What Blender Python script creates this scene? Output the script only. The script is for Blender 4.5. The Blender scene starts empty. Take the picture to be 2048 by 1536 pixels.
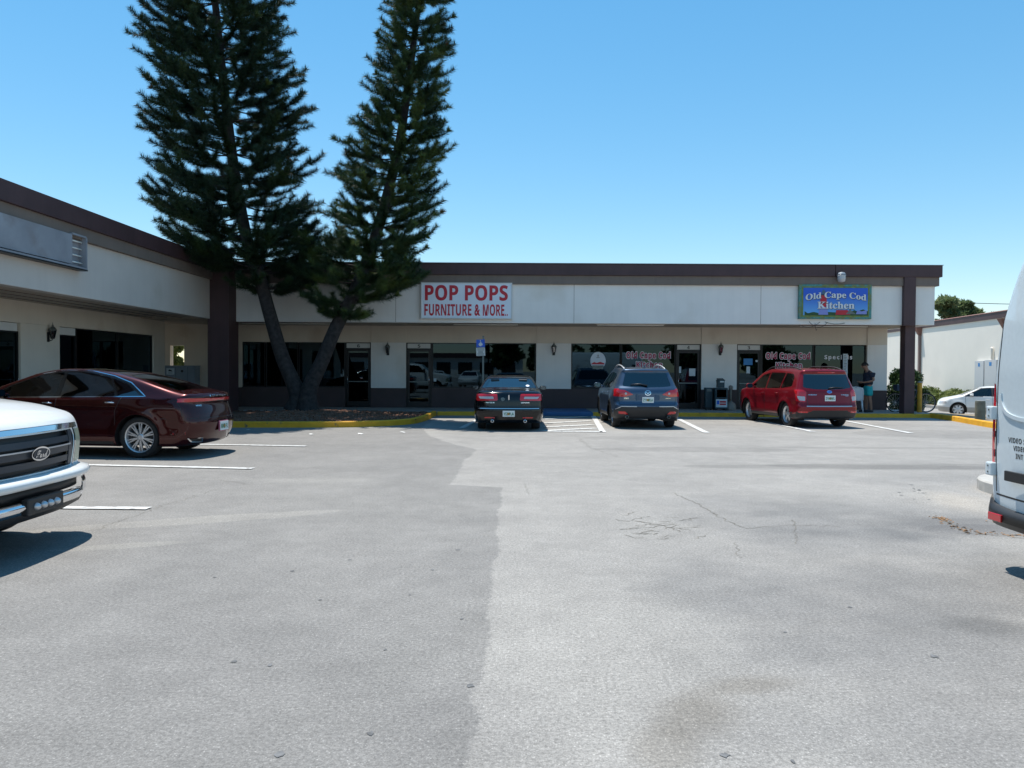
import bpy, math, random
import numpy as np
from mathutils import Matrix, Vector
random.seed(7); rng = np.random.default_rng(11)
S = bpy.context.scene
COL = S.collection
# ---------------------------------------------------------------- camera
FPX = 1600.0; CAMH = 1.6
camd = bpy.data.cameras.new('camera'); cam = bpy.data.objects.new('camera', camd); COL.objects.link(cam)
camd.sensor_width = 36; camd.lens = 36 * FPX / 2048; camd.clip_start = .05; camd.clip_end = 3000
CM = Matrix.Translation((0, 0, CAMH)) @ Matrix.Rotation(math.radians(90 - 1.074), 4, 'X') @ Matrix.Rotation(math.radians(.29), 4, 'Z')
cam.matrix_world = CM; S.camera = cam
S.render.resolution_x = 1024; S.render.resolution_y = 768
# ---------------------------------------------------------------- sky, sun, exposure
SUNV = Vector((-.17, .28, 1.0)).normalized()
W = bpy.data.worlds.new("World"); S.world = W; W.use_nodes = True
nt = W.node_tree; bg = nt.nodes['Background']
sky = nt.nodes.new('ShaderNodeTexSky'); sky.sky_type = 'NISHITA'; sky.sun_disc = False
sky.sun_elevation = math.asin(SUNV.z); sky.sun_rotation = math.atan2(SUNV.x, SUNV.y)
sky.air_density = 1.0; sky.dust_density = .0; sky.ozone_density = 2.2; sky.altitude = 0
hs = nt.nodes.new('ShaderNodeHueSaturation'); hs.inputs['Saturation'].default_value = 1.6; hs.inputs['Hue'].default_value = .491; hs.inputs['Value'].default_value = 1.36
gm = nt.nodes.new('ShaderNodeGamma'); gm.inputs[1].default_value = .66; nt.links.new(sky.outputs[0], gm.inputs[0]); nt.links.new(gm.outputs[0], hs.inputs['Color']); nt.links.new(hs.outputs[0], bg.inputs['Color'])
bg.inputs['Strength'].default_value = .15
sund = bpy.data.lights.new('sun', 'SUN'); sun = bpy.data.objects.new('sun', sund); COL.objects.link(sun)
sund.energy = 4.3; sund.angle = math.radians(.5); sund.color = (1, .955, .88)
sun.rotation_euler = SUNV.to_track_quat('Z', 'Y').to_euler()
S.view_settings.view_transform = 'Standard'; S.view_settings.look = 'None'
S.view_settings.exposure = .55; S.view_settings.gamma = 1
S.cycles.max_bounces = 8; S.cycles.transparent_max_bounces = 12; S.cycles.use_denoising = True

# ---------------------------------------------------------------- helpers
def ray(px, py):
    d = CM.to_3x3() @ Vector(((px - 1024) / FPX, -(py - 768) / FPX, -1)); return d
def G(px, py, z=0.0):                    # where the sight line through a pixel meets height z
    d = ray(px, py); t = (z - CAMH) / d.z; return Vector((d.x * t, d.y * t, z))
def PY(px, py, Y):                       # ... meets the vertical plane y = Y
    d = ray(px, py); t = Y / d.y; return Vector((d.x * t, Y, CAMH + d.z * t))
def PX(px, py, X):
    d = ray(px, py); t = X / d.x; return Vector((X, d.y * t, CAMH + d.z * t))

def tag(o, label=None, cat=None, group=None, kind=None):
    if label: o['label'] = label
    if cat: o['category'] = cat
    if group: o['group'] = group
    if kind: o['kind'] = kind
    return o
def thing(name, label, cat, loc=(0, 0, 0), rz=0, group=None):
    o = bpy.data.objects.new(name, None); COL.objects.link(o); o.empty_display_size = .2
    o.location = loc; o.rotation_euler = (0, 0, rz)
    return tag(o, label, cat, group)
def copy_tree(o, parent=None):
    c = o.copy(); COL.objects.link(c); c.parent = parent
    for ch in list(o.children): copy_tree(ch, c)
    return c

class MB:
    def __init__(s): s.v = []; s.f = []
    def add(s, vs, fs):
        n = len(s.v); s.v.extend([tuple(map(float, p)) for p in vs]); s.f.extend([tuple(i + n for i in f) for f in fs]); return s
    def box(s, x0, x1, y0, y1, z0, z1):
        return s.add([(x0,y0,z0),(x1,y0,z0),(x1,y1,z0),(x0,y1,z0),(x0,y0,z1),(x1,y0,z1),(x1,y1,z1),(x0,y1,z1)],
                     [(3,2,1,0),(4,5,6,7),(0,1,5,4),(1,2,6,5),(2,3,7,6),(3,0,4,7)])
    def obox(s, c, ax, ay, az, hx, hy, hz):
        c = Vector(c); ax = Vector(ax).normalized(); ay = Vector(ay).normalized(); az = Vector(az).normalized()
        vs = [c + ax*hx*i + ay*hy*j + az*hz*k for k in (-1,1) for i,j in ((-1,-1),(1,-1),(1,1),(-1,1))]
        return s.add(vs, [(3,2,1,0),(4,5,6,7),(0,1,5,4),(1,2,6,5),(2,3,7,6),(3,0,4,7)])
    def tube(s, pts, r, n=8, caps=True, flat=1.0):
        pts = [Vector(p) for p in pts]; m = len(pts)
        rs = r if isinstance(r, (list, tuple)) else [r] * m
        up = Vector((0, 0, 1)); vs = []; a = None
        for i, p in enumerate(pts):
            t = (pts[min(i+1, m-1)] - pts[max(i-1, 0)]).normalized()
            if a is None:
                a = t.cross(up)
                if a.length < .01: a = t.cross(Vector((1, 0, 0)))
            a = (a - t * a.dot(t)).normalized(); b = t.cross(a)
            for k in range(n):
                q = 2 * math.pi * k / n; vs.append(p + (a * math.cos(q) + b * math.sin(q) * flat) * rs[i])
        fs = [(i*n+k, i*n+(k+1) % n, (i+1)*n+(k+1) % n, (i+1)*n+k) for i in range(m-1) for k in range(n)]
        if caps: fs += [tuple(range(n))[::-1], tuple(range((m-1)*n, m*n))]
        return s.add(vs, fs)
    def lathe(s, prof, axis='Z', c=(0, 0, 0), n=24, caps=True):      # prof: (r, h)
        vs = []; c = Vector(c)
        for r, h in prof:
            for k in range(n):
                q = 2 * math.pi * k / n; a, b = r * math.cos(q), r * math.sin(q)
                vs.append(c + Vector({'Z': (a, b, h), 'Y': (a, h, b), 'X': (h, a, b)}[axis]))
        m = len(prof)
        fs = [(i*n+k, i*n+(k+1) % n, (i+1)*n+(k+1) % n, (i+1)*n+k) for i in range(m-1) for k in range(n)]
        if caps:
            if prof[0][0] > 1e-4: fs.append(tuple(range(n))[::-1])
            if prof[-1][0] > 1e-4: fs.append(tuple(range((m-1)*n, m*n)))
        return s.add(vs, fs)
    def sheet(s, pts): return s.add(pts, [tuple(range(len(pts)))])
    def prism(s, pts, z0, z1):                                    # pts (x,y) ccw
        n = len(pts)
        return s.add([(p[0], p[1], z0) for p in pts] + [(p[0], p[1], z1) for p in pts],
                     [tuple(range(n))[::-1], tuple(range(n, 2*n))] + [(i, (i+1) % n, n+(i+1) % n, n+i) for i in range(n)])
    def build(s, name, mat, parent=None, world=False, smooth=False, bevel=0, kind=None, fix=True):
        me = bpy.data.meshes.new(name)
        off = Vector((0, 0, 0))
        if world:
            q = parent
            while q is not None: off += q.location; q = q.parent
        me.from_pydata([tuple(Vector(v) - off) for v in s.v] if world else s.v, [], s.f)
        if fix:
            import bmesh
            bm = bmesh.new(); bm.from_mesh(me); bmesh.ops.recalc_face_normals(bm, faces=bm.faces); bm.to_mesh(me); bm.free()
        return link(name, me, mat, parent, smooth, bevel, kind)
def link(name, me, mat, parent=None, smooth=False, bevel=0, kind=None):
    me.materials.append(mat)
    o = bpy.data.objects.new(name, me); COL.objects.link(o); o.parent = parent
    if smooth: me.polygons.foreach_set('use_smooth', [True] * len(me.polygons)); me.update()
    if bevel:
        b = o.modifiers.new('bevel', 'BEVEL'); b.width = bevel; b.segments = 2; b.limit_method = 'ANGLE'
        b.angle_limit = math.radians(35)
    if kind: o['kind'] = kind
    return o

def mathbold(t, kind):
    U, L = {'serif': (0x1D400, 0x1D41A), 'sans': (0x1D5D4, 0x1D5EE), 'script': (0x1D4D0, 0x1D4EA)}[kind]
    D = {'serif': 0x1D7CE, 'sans': 0x1D7EC, 'script': 0x1D7CE}[kind]
    o = ''
    for c in t:
        if 'A' <= c <= 'Z': o += chr(U + ord(c) - 65)
        elif 'a' <= c <= 'z': o += chr(L + ord(c) - 97)
        elif '0' <= c <= '9': o += chr(D + ord(c) - 48)
        else: o += c
    return o
def text_geo(t, w, h=None, style='sans', offset=0, center=True, spacing=1.0):     # verts (N,2), faces
    cu = bpy.data.curves.new('t', 'FONT'); cu.body = mathbold(t, style) if style else t; cu.size = 1; cu.offset = offset
    cu.space_character = spacing; cu.resolution_u = 5
    o = bpy.data.objects.new('t', cu); COL.objects.link(o)
    dg = bpy.context.evaluated_depsgraph_get(); dg.update()
    me = bpy.data.meshes.new_from_object(o.evaluated_get(dg))
    v = np.array([p.co[:2] for p in me.vertices]); f = [tuple(p.vertices) for p in me.polygons]
    bpy.data.objects.remove(o); bpy.data.curves.remove(cu); bpy.data.meshes.remove(me)
    lo, hi = v.min(0), v.max(0); sx = w / (hi[0] - lo[0]); sy = (h / (hi[1] - lo[1])) if h else sx
    v = (v - lo) * [sx, sy]
    if center: v -= np.array([w, (hi[1] - lo[1]) * sy]) / 2
    return v, f
def text_mb(t, w, h, place, style='sans', offset=0, warp=None, mb=None, spacing=1.0):     # place maps (x, y) to a point
    v, f = text_geo(t, w, h, style, offset, spacing=spacing)
    if warp is not None: v = warp(v)
    mb = mb or MB(); mb.add([place(a, b) for a, b in v], f); return mb

def arc(pts, n=6):                                   # Catmull-Rom through points
    P = [Vector(p) for p in pts]; out = []
    for i in range(len(P)-1):
        a, b, c, d = P[max(i-1, 0)], P[i], P[i+1], P[min(i+2, len(P)-1)]
        for j in range(n):
            t = j / n; out.append(.5*((2*b) + (-a+c)*t + (2*a-5*b+4*c-d)*t*t + (-a+3*b-3*c+d)*t**3))
    out.append(P[-1]); return out
# ---------------------------------------------------------------- materials
def pm(name, color, rough=.7, metal=0, noise=0, scale=4, bump=0, bscale=60, coat=0, spec=.5, trans=0, emit=None, dirt=None, detail=5, streak=0):
    m = bpy.data.materials.new(name); m.use_nodes = True; n = m.node_tree.nodes; l = m.node_tree.links
    b = n['Principled BSDF']; b.inputs['Base Color'].default_value = (*color, 1); b.inputs['Roughness'].default_value = rough
    b.inputs['Metallic'].default_value = metal; b.inputs['Coat Weight'].default_value = coat; b.inputs['Coat Roughness'].default_value = .03
    b.inputs['Specular IOR Level'].default_value = spec
    if noise or bump or dirt:
        tc = n.new('ShaderNodeTexCoord')
    if noise:
        t = n.new('ShaderNodeTexNoise'); t.inputs['Scale'].default_value = scale; t.inputs['Detail'].default_value = detail
        l.new(tc.outputs['Object'], t.inputs['Vector'])
        r = n.new('ShaderNodeMapRange'); r.inputs[1].default_value = .3; r.inputs[2].default_value = .7
        r.inputs[3].default_value = 1 - noise; r.inputs[4].default_value = 1 + noise
        l.new(t.outputs[0], r.inputs[0])
        v = n.new('ShaderNodeVectorMath'); v.operation = 'SCALE'; v.inputs[0].default_value = color
        l.new(r.outputs[0], v.inputs['Scale']); l.new(v.outputs[0], b.inputs['Base Color'])
        if streak:                                       # rain streaks, long in z
            mp = n.new('ShaderNodeMapping'); mp.inputs['Scale'].default_value = (7, 7, .35); l.new(tc.outputs['Object'], mp.inputs[0])
            t3 = n.new('ShaderNodeTexNoise'); t3.inputs['Scale'].default_value = 1; t3.inputs['Detail'].default_value = 6; l.new(mp.outputs[0], t3.inputs['Vector'])
            r3 = n.new('ShaderNodeMapRange'); r3.inputs[1].default_value = .45; r3.inputs[2].default_value = .75; r3.inputs[3].default_value = 1; r3.inputs[4].default_value = 1 - streak
            l.new(t3.outputs[0], r3.inputs[0]); v3 = n.new('ShaderNodeVectorMath'); v3.operation = 'SCALE'; l.new(v.outputs[0], v3.inputs[0]); l.new(r3.outputs[0], v3.inputs['Scale']); v = v3; l.new(v.outputs[0], b.inputs['Base Color'])
        src = v.outputs[0]
        if dirt:                                             # (colour, scale, threshold)
            t2 = n.new('ShaderNodeTexNoise'); t2.inputs['Scale'].default_value = dirt[1]; t2.inputs['Detail'].default_value = 8
            l.new(tc.outputs['Object'], t2.inputs['Vector'])
            r2 = n.new('ShaderNodeMapRange'); r2.inputs[1].default_value = dirt[2]; r2.inputs[2].default_value = dirt[2] + .12
            l.new(t2.outputs[0], r2.inputs[0])
            mx = n.new('ShaderNodeMix'); mx.data_type = 'RGBA'; l.new(r2.outputs[0], mx.inputs[0]); l.new(src, mx.inputs[6])
            mx.inputs[7].default_value = (*dirt[0], 1); l.new(mx.outputs[2], b.inputs['Base Color'])
    if bump:
        t = n.new('ShaderNodeTexNoise'); t.inputs['Scale'].default_value = bscale; t.inputs['Detail'].default_value = 3
        l.new(tc.outputs['Object'], t.inputs['Vector'])
        bp = n.new('ShaderNodeBump'); bp.inputs['Strength'].default_value = bump; bp.inputs['Distance'].default_value = .01
        l.new(t.outputs[0], bp.inputs['Height']); l.new(bp.outputs[0], b.inputs['Normal'])
    if emit: b.inputs['Emission Color'].default_value = (*emit[0], 1); b.inputs['Emission Strength'].default_value = emit[1]
    return m
def glassm(name, tint, refl=.0, rough=.01, ior=1.5, gcol=(1, 1, 1)):
    m = bpy.data.materials.new(name); m.use_nodes = True; n = m.node_tree.nodes; l = m.node_tree.links; n.clear()
    o = n.new('ShaderNodeOutputMaterial'); t = n.new('ShaderNodeBsdfTransparent'); t.inputs[0].default_value = (*tint, 1)
    g = n.new('ShaderNodeBsdfGlossy'); g.inputs['Roughness'].default_value = rough; g.inputs[0].default_value = (*gcol, 1)
    fr = n.new('ShaderNodeFresnel'); fr.inputs[0].default_value = ior
    ad = n.new('ShaderNodeMath'); ad.operation = 'ADD'; ad.use_clamp = True; ad.inputs[1].default_value = refl; l.new(fr.outputs[0], ad.inputs[0])
    mx = n.new('ShaderNodeMixShader'); l.new(ad.outputs[0], mx.inputs[0]); l.new(t.outputs[0], mx.inputs[1]); l.new(g.outputs[0], mx.inputs[2])
    l.new(mx.outputs[0], o.inputs[0]); return m

M = {}
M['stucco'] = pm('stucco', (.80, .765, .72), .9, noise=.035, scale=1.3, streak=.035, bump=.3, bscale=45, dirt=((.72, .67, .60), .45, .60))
M['stucco_wing_shade'] = pm('stucco_wing_shade', (.60, .55, .50), .9, noise=.04, scale=1.3, streak=.035, bump=.3, bscale=45, dirt=((.53, .48, .42), .45, .60))  # stucco copy darkened to paint shade onto the left wing fascia
M['stucco_cream'] = pm('stucco_cream', (.70, .62, .52), .9, streak=.03, noise=.05, scale=1.1, bump=.25, bscale=45, dirt=((.60, .50, .40), .6, .60))
M['stucco_sun'] = pm('stucco_sun', (.80, .745, .655), .9, noise=.03, scale=.7, bump=.2, bscale=30, dirt=((.76, .71, .63), .3, .6))
M['brown'] = pm('brown_paint', (.070, .036, .038), .6, streak=.12, noise=.15, scale=1.5, bump=.06)
M['brown_base'] = pm('brown_base', (.075, .048, .046), .75, noise=.12, scale=1.5, bump=.1)
M['tan'] = pm('tan_band', (.19, .15, .125), .8, streak=.10, noise=.10, scale=1.2, bump=.1)
M['soffit'] = pm('soffit', (.50, .42, .33), .9, noise=.06, scale=1, bump=.1)
M['frame'] = pm('bronze_frame', (.018, .016, .016), .4, metal=.3, noise=.1, scale=8)
M['shopglass'] = glassm('shop_glass', (.09, .11, .12), .0, gcol=(.50, .80, 1.0))
M['dark'] = pm('dark_interior', (.02, .021, .024), .9, noise=.2, scale=1)
M['white'] = pm('white_panel', (.66, .65, .62), .6, noise=.04, scale=3)
M['signwhite'] = pm('sign_face', (.72, .77, .84), .35, noise=.03, scale=2)
M['signred'] = pm('sign_red', (.50, .012, .03), .45, noise=.06, scale=8)
M['concrete'] = pm('concrete', (.30, .29, .27), .9, noise=.12, scale=2, bump=.2, bscale=60, dirt=((.2, .19, .17), 1.2, .6))
M['kerbyellow'] = pm('yellow_kerb_paint', (.70, .35, .015), .7, noise=.14, scale=3, bump=.2, dirt=((.16, .12, .07), 5, .63), detail=9)
M['kerbblue'] = pm('blue_walk_paint', (.05, .13, .27), .7, noise=.12, scale=3, bump=.15, dirt=((.05, .10, .2), 4, .64))
M['kerbwhite'] = pm('pale_kerb', (.44, .42, .385), .85, noise=.16, scale=4, bump=.3, dirt=((.34, .32, .28), 3, .6))
M['line'] = pm('white_line_paint', (.58, .58, .56), .75, noise=.14, scale=12, dirt=((.31, .30, .29), 9, .53), detail=8)
M['mulch'] = pm('mulch', (.20, .10, .062), .95, noise=.5, scale=22, bump=1, bscale=50)
M['dirt'] = pm('dirt', (.24, .19, .13), .95, noise=.35, scale=8, bump=.6)
M['grass'] = pm('lawn', (.11, .13, .045), .95, noise=.4, scale=9, bump=.8)
M['bark'] = pm('bark', (.034, .028, .026), .95, noise=.5, scale=9, bump=.9, bscale=25)
M['chrome'] = pm('chrome', (.75, .76, .78), .08, metal=1)
M['alloy'] = pm('alloy', (.60, .60, .61), .42, metal=.85)
M['blackplastic'] = pm('black_plastic', (.018, .018, .019), .5, noise=.1)
M['rubber'] = pm('tyre_rubber', (.018, .018, .018), .85, noise=.2, scale=20, bump=.2)
M['tailred'] = pm('red_lens', (.55, .006, .012), .12, coat=1)
M['taildark'] = pm('dark_red_lens', (.20, .004, .008), .12, coat=1)
M['lensclear'] = pm('clear_lens', (.46, .45, .45), .12, coat=1)
M['amber'] = pm('amber_lens', (.7, .18, .02), .15, coat=1)
M['headlens'] = pm('yellowed_headlamp', (.36, .38, .27), .3, coat=.25)
M['carglass'] = glassm('car_glass', (.13, .16, .16), .03)
M['carglassdark'] = glassm('dark_car_glass', (.03, .035, .04), .075)
M['plate'] = pm('plate_white', (.70, .74, .72), .4, noise=.04)
M['plategreen'] = pm('plate_green', (.03, .20, .10), .5)
M['plateorange'] = pm('plate_orange', (.45, .20, .04), .5)
M['seat'] = pm('beige_seat', (.36, .33, .28), .8, noise=.1)
M['seatdark'] = pm('black_seat', (.05, .05, .052), .8, noise=.1)
M['galv'] = pm('galvanised_post', (.16, .18, .17), .55, metal=.6, noise=.15, scale=12)
M['signblue'] = pm('sign_blue', (.008, .10, .55), .4, noise=.04)
M['cabinet'] = pm('grey_cabinet', (.23, .27, .31), .55, noise=.08, scale=4, bump=.05)
M['piano'] = pm('gloss_black', (.008, .008, .008), .15)
M['black'] = pm('black_paint', (.015, .015, .016), .45, noise=.1)
def paint(name, c, metal=.0, rough=.3, coat=.75, noise=.03):
    return pm(name, c, rough, metal=metal, coat=coat, noise=noise, scale=25, spec=.15)
# ================================================================ GROUND
def ground_material(name, c_hi, c_lo, blotches=(), speck=.5, lane=None):
    m = bpy.data.materials.new(name); m.use_nodes = True; n = m.node_tree.nodes; l = m.node_tree.links
    b = n['Principled BSDF']; b.inputs['Roughness'].default_value = .8; b.inputs['Specular IOR Level'].default_value = .3
    tc = n.new('ShaderNodeTexCoord').outputs['Object']
    def noise(scale, detail=4, rough=.55, dist=0):
        t = n.new('ShaderNodeTexNoise'); t.inputs['Scale'].default_value = scale; t.inputs['Detail'].default_value = detail
        t.inputs['Roughness'].default_value = rough; t.inputs['Distortion'].default_value = dist
        l.new(tc, t.inputs['Vector']); return t.outputs[0]
    def rng_(src, a, b_, c, d):
        r = n.new('ShaderNodeMapRange'); r.inputs[1].default_value = a; r.inputs[2].default_value = b_; r.inputs[3].default_value = c; r.inputs[4].default_value = d
        l.new(src, r.inputs[0]); return r.outputs[0]
    def mul(a, c):
        v = n.new('ShaderNodeVectorMath'); v.operation = 'SCALE'; l.new(a, v.inputs[0]); l.new(c, v.inputs['Scale']); return v.outputs[0]
    mx = n.new('ShaderNodeMix'); mx.data_type = 'RGBA'; mx.inputs[6].default_value = (*c_lo, 1); mx.inputs[7].default_value = (*c_hi, 1)
    l.new(rng_(noise(.28, 6, .6, .6), .35, .65, 0, 1), mx.inputs[0]); col = mx.outputs[2]
    col = mul(col, rng_(noise(1.7, 6, .7), .3, .7, .88, 1.10))
    col = mul(col, rng_(noise(6, 5, .7), .3, .7, .93, 1.07))
    # aggregate grain: pale stones and dark pits of 1-2 cm
    col = mul(col, rng_(noise(48, 3, .8), .28, .72, 1 - .72 * speck, 1 + .72 * speck)); col = mul(col, rng_(noise(130, 2, .8), .3, .7, 1 - .4 * speck, 1 + .4 * speck))
    vo = n.new('ShaderNodeTexVoronoi'); vo.inputs['Scale'].default_value = 80; l.new(tc, vo.inputs['Vector'])
    sp = n.new('ShaderNodeSeparateColor'); l.new(vo.outputs['Color'], sp.inputs[0])
    near = rng_(vo.outputs['Distance'], .18, .38, 1, 0)
    rnd = rng_(sp.outputs[0], .62, .95, 0, 1)
    k = n.new('ShaderNodeMath'); k.operation = 'MULTIPLY'; l.new(near, k.inputs[0]); l.new(rnd, k.inputs[1])
    k2 = n.new('ShaderNodeMath'); k2.operation = 'MULTIPLY_ADD'; l.new(k.outputs[0], k2.inputs[0]); k2.inputs[1].default_value = 1.25 * speck; k2.inputs[2].default_value = 1
    col = mul(col, k2.outputs[0])
    wob = n.new('ShaderNodeTexNoise'); wob.inputs['Scale'].default_value = 1.1; wob.inputs['Detail'].default_value = 5; l.new(tc, wob.inputs['Vector'])
    if lane is not None:
        sx = n.new('ShaderNodeSeparateXYZ'); l.new(tc, sx.inputs[0])
        r = n.new('ShaderNodeMapRange'); r.inputs[1].default_value = 0; r.inputs[2].default_value = 30; l.new(sx.outputs['Y'], r.inputs[0])
        fc = n.new('ShaderNodeFloatCurve'); cv = fc.mapping.curves[0]; cv.points[0].location = (0, (lane[0][0] + 12) / 16); cv.points[1].location = (1, (lane[-1][0] + 12) / 16)
        for (x_, y_) in lane[1:-1]: pt = cv.points.new(y_ / 30, (x_ + 12) / 16); pt.handle_type = 'VECTOR'
        for pt in cv.points: pt.handle_type = 'VECTOR'
        fc.mapping.update(); l.new(r.outputs[0], fc.inputs['Value'])
        xb = n.new('ShaderNodeMath'); xb.operation = 'MULTIPLY_ADD'; l.new(fc.outputs[0], xb.inputs[0]); xb.inputs[1].default_value = 16; xb.inputs[2].default_value = -12
        d0 = n.new('ShaderNodeMath'); d0.operation = 'SUBTRACT'; l.new(sx.outputs['X'], d0.inputs[0]); l.new(xb.outputs[0], d0.inputs[1])
        acc = d0.outputs[0]
        for sc_, am in ((1.2, .22), (7, .07), (30, .07), (90, .05)):
            q = n.new('ShaderNodeMath'); q.operation = 'MULTIPLY_ADD'; l.new(noise(sc_, 3, .6), q.inputs[0]); q.inputs[1].default_value = am; q.inputs[2].default_value = -am/2
            q2 = n.new('ShaderNodeMath'); l.new(acc, q2.inputs[0]); l.new(q.outputs[0], q2.inputs[1]); acc = q2.outputs[0]
        f_ = rng_(acc, -.014, .010, 1, 0)
        q = n.new('ShaderNodeMix'); q.data_type = 'RGBA'; q.blend_type = 'MULTIPLY'; l.new(f_, q.inputs[0]); l.new(col, q.inputs[6]); q.inputs[7].default_value = (.76, .765, .775, 1); col = q.outputs[2]
    for (cx, cy, rx, ry, ang, k_, tint, hard) in blotches:
        mp = n.new('ShaderNodeMapping'); mp.vector_type = 'TEXTURE'
        mp.inputs['Location'].default_value = (cx, cy, 0); mp.inputs['Rotation'].default_value = (0, 0, ang); mp.inputs['Scale'].default_value = (rx, ry, 1)
        l.new(tc, mp.inputs[0])
        ln = n.new('ShaderNodeVectorMath'); ln.operation = 'LENGTH'; l.new(mp.outputs[0], ln.inputs[0])
        s_ = n.new('ShaderNodeMath'); s_.operation = 'MULTIPLY_ADD'; l.new(wob.outputs[0], s_.inputs[0]); s_.inputs[1].default_value = 1.3; s_.inputs[2].default_value = -.65
        a_ = n.new('ShaderNodeMath'); l.new(ln.outputs['Value'], a_.inputs[0]); l.new(s_.outputs[0], a_.inputs[1])
        s_.inputs[1].default_value = .5 if hard else 1.3; s_.inputs[2].default_value = -.25 if hard else -.65
        f_ = rng_(a_.outputs[0], *((.90, .97) if hard else (.40, 1.1)), k_, 0)
        q = n.new('ShaderNodeMix'); q.data_type = 'RGBA'; q.blend_type = 'MULTIPLY'; l.new(f_, q.inputs[0]); l.new(col, q.inputs[6]); q.inputs[7].default_value = (*tint, 1)
        col = q.outputs[2]
    l.new(col, b.inputs['Base Color'])
    bp = n.new('ShaderNodeBump'); bp.inputs['Strength'].default_value = .55; bp.inputs['Distance'].default_value = .006
    l.new(noise(110, 2, .7), bp.inputs['Height']); l.new(bp.outputs[0], b.inputs['Normal'])
    return m
def g2(px, py): p = G(px, py); return (p.x, p.y)
BL = []
def blotch(px, py, rx, ry, ang, k, tint=(.5, .52, .55), hard=False):
    x, y = g2(px, py); BL.append((x, y, rx, ry, math.radians(ang), k, tint, hard))
DK = (.80, .81, .825); MD = (.80, .80, .80)
blotch(1850, 933, 3.1, .42, 0, .8, MD, True); blotch(1700, 934, 2.8, .36, 0, .9, MD, True)
blotch(1390, 899, 2.2, .55, 0, .8, MD, True); blotch(1290, 876, 1.6, .5, 0, .6, MD, True); blotch(1760, 896, 3.0, .22, 0, .7, MD, True)
blotch(1900, 868, 2.6, 1.5, 0, .7, MD, True); blotch(1650, 850, 3.4, .9, 0, .4, MD)
blotch(400, 1040, 1.6, .22, 24, .8, (1.22, 1.21, 1.18), True); blotch(240, 1092, .6, .12, 20, .8, (1.2, 1.2, 1.17), True); blotch(600, 960, 1.2, .3, 0, .6, (1.15, 1.15, 1.13))
blotch(1960, 1012, .75, 1.15, 0, .9, (1.12, 1.09, 1.05)); blotch(1905, 1000, .35, .8, -10, .8, (1.12, 1.09, 1.05)); blotch(1990, 1060, .8, .3, 0, .6, (.72, .72, .74), True)
blotch(730, 1000, 2.4, 3.0, 0, .5, (1.10, 1.10, 1.09)); blotch(480, 1300, 1.2, .8, 0, .35, (.86, .86, .87)); blotch(920, 1440, .5, .6, 0, .5, (.82, .82, .83))
blotch(1120, 1250, 1.1, 1.6, 0, .4, (1.07, 1.07, 1.06))
blotch(1500, 1010, 1.3, .8, -15, .75, DK); blotch(1620, 1050, 1.5, .7, -18, .9, DK); blotch(1800, 1090, 1.9, .8, -20, 1, DK)
blotch(1930, 1180, 1.5, 1.0, 0, .8, DK); blotch(1480, 1180, .7, .9, 20, .6, DK); blotch(1850, 1300, 1.1, .7, 0, .7, DK)
blotch(1760, 1030, 1.3, 1.3, 0, .9, DK); blotch(1850, 960, 1.7, .9, 0, .6, DK)
blotch(1960, 1340, 1.7, 2.2, 0, .55, (.78, .785, .80)); blotch(1700, 1180, 2.2, 1.6, 0, .4, (.80, .805, .82)); blotch(1960, 1050, 1.3, .8, 0, 1, (.68, .685, .70))
blotch(1400, 1420, .22, .32, -25, .55, (.62, .58, .52)); blotch(1500, 1370, .34, .14, 14, .5, (.62, .58, .52))
blotch(1330, 1500, .16, .3, -15, .45, (.62, .58, .52))
blotch(1985, 1250, .35, .2, 0, .5, (.6, .6, .6)); blotch(1750, 1480, .9, .5, 0, .5, DK)
LANE = [(-.35, 0)] + [g2(*p) for p in [(922, 1700), (935, 1536), (955, 1385), (982, 1220), (994, 1060), (1006, 974)]]
_a = g2(904, 970); LANE += [(_a[0], LANE[-1][1] + .15), g2(930, 918), g2(955, 900), (g2(900, 886)[0], g2(900, 886)[1]), g2(860, 872), (-2.45, 21.8), (-2.4, 30)]
M['asphalt'] = ground_material('asphalt_pale', (.292, .276, .254), (.250, .237, .219), BL, .55, LANE)
BL2 = []
M['asphalt_dark'] = ground_material('asphalt_grey', (.185, .184, .184), (.135, .136, .140), [], .5)
M['asphalt_mid'] = ground_material('asphalt_mid', (.205, .20, .192), (.16, .158, .155), [], .4)

def terrain(x, y):
    a = min(max((y - 27.9) / 6.5, 0), 1); b = min(max((x - 14.6) / 3.0, 0), 1)
    a = a*a*(3-2*a); b = b*b*(3-2*b); return -.5 * a * b
xs = [-400, -150, -60, -30, -15, 0, 8, 12] + [14 + .5*i for i in range(13)] + [22, 24, 28, 35, 60, 150, 400]
ys = [-400, -150, -60, -20, 0, 10, 20, 25] + [27 + .5*i for i in range(17)] + [37, 40, 50, 80, 150, 500]
mb = MB(); nx = len(xs)
mb.add([(x, y, terrain(x, y)) for y in ys for x in xs], [(j*nx+i, j*nx+i+1, (j+1)*nx+i+1, (j+1)*nx+i) for j in range(len(ys)-1) for i in range(nx-1)])
tag(mb.build('ground', M['asphalt'], smooth=True), kind='structure')

def jag(pts, step=.12, amp=.03, closed=True):
    out = []; n = len(pts)
    for i in range(n if closed else n - 1):
        a = Vector((*pts[i][:2],)); b = Vector((*pts[(i+1) % n][:2],)); L = (b - a).length; k = max(1, int(L / step)); d = (b - a) / L; nn = Vector((-d.y, d.x))
        for j in range(k):
            w = 0 if j == 0 else (random.uniform(-1, 1)) * amp
            out.append(a + (b - a) * j / k + nn * w)
    return out
def patch(name, pts, z, mat, step=.12, amp=.03):
    q = jag(pts, step, amp); mb = MB(); mb.sheet([(p.x, p.y, z) for p in q])
    o = mb.build(name, mat, fix=False)
    me = o.data
    if me.polygons[0].normal.z < 0: me.flip_normals()
    return tag(o, kind='structure')
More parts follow.
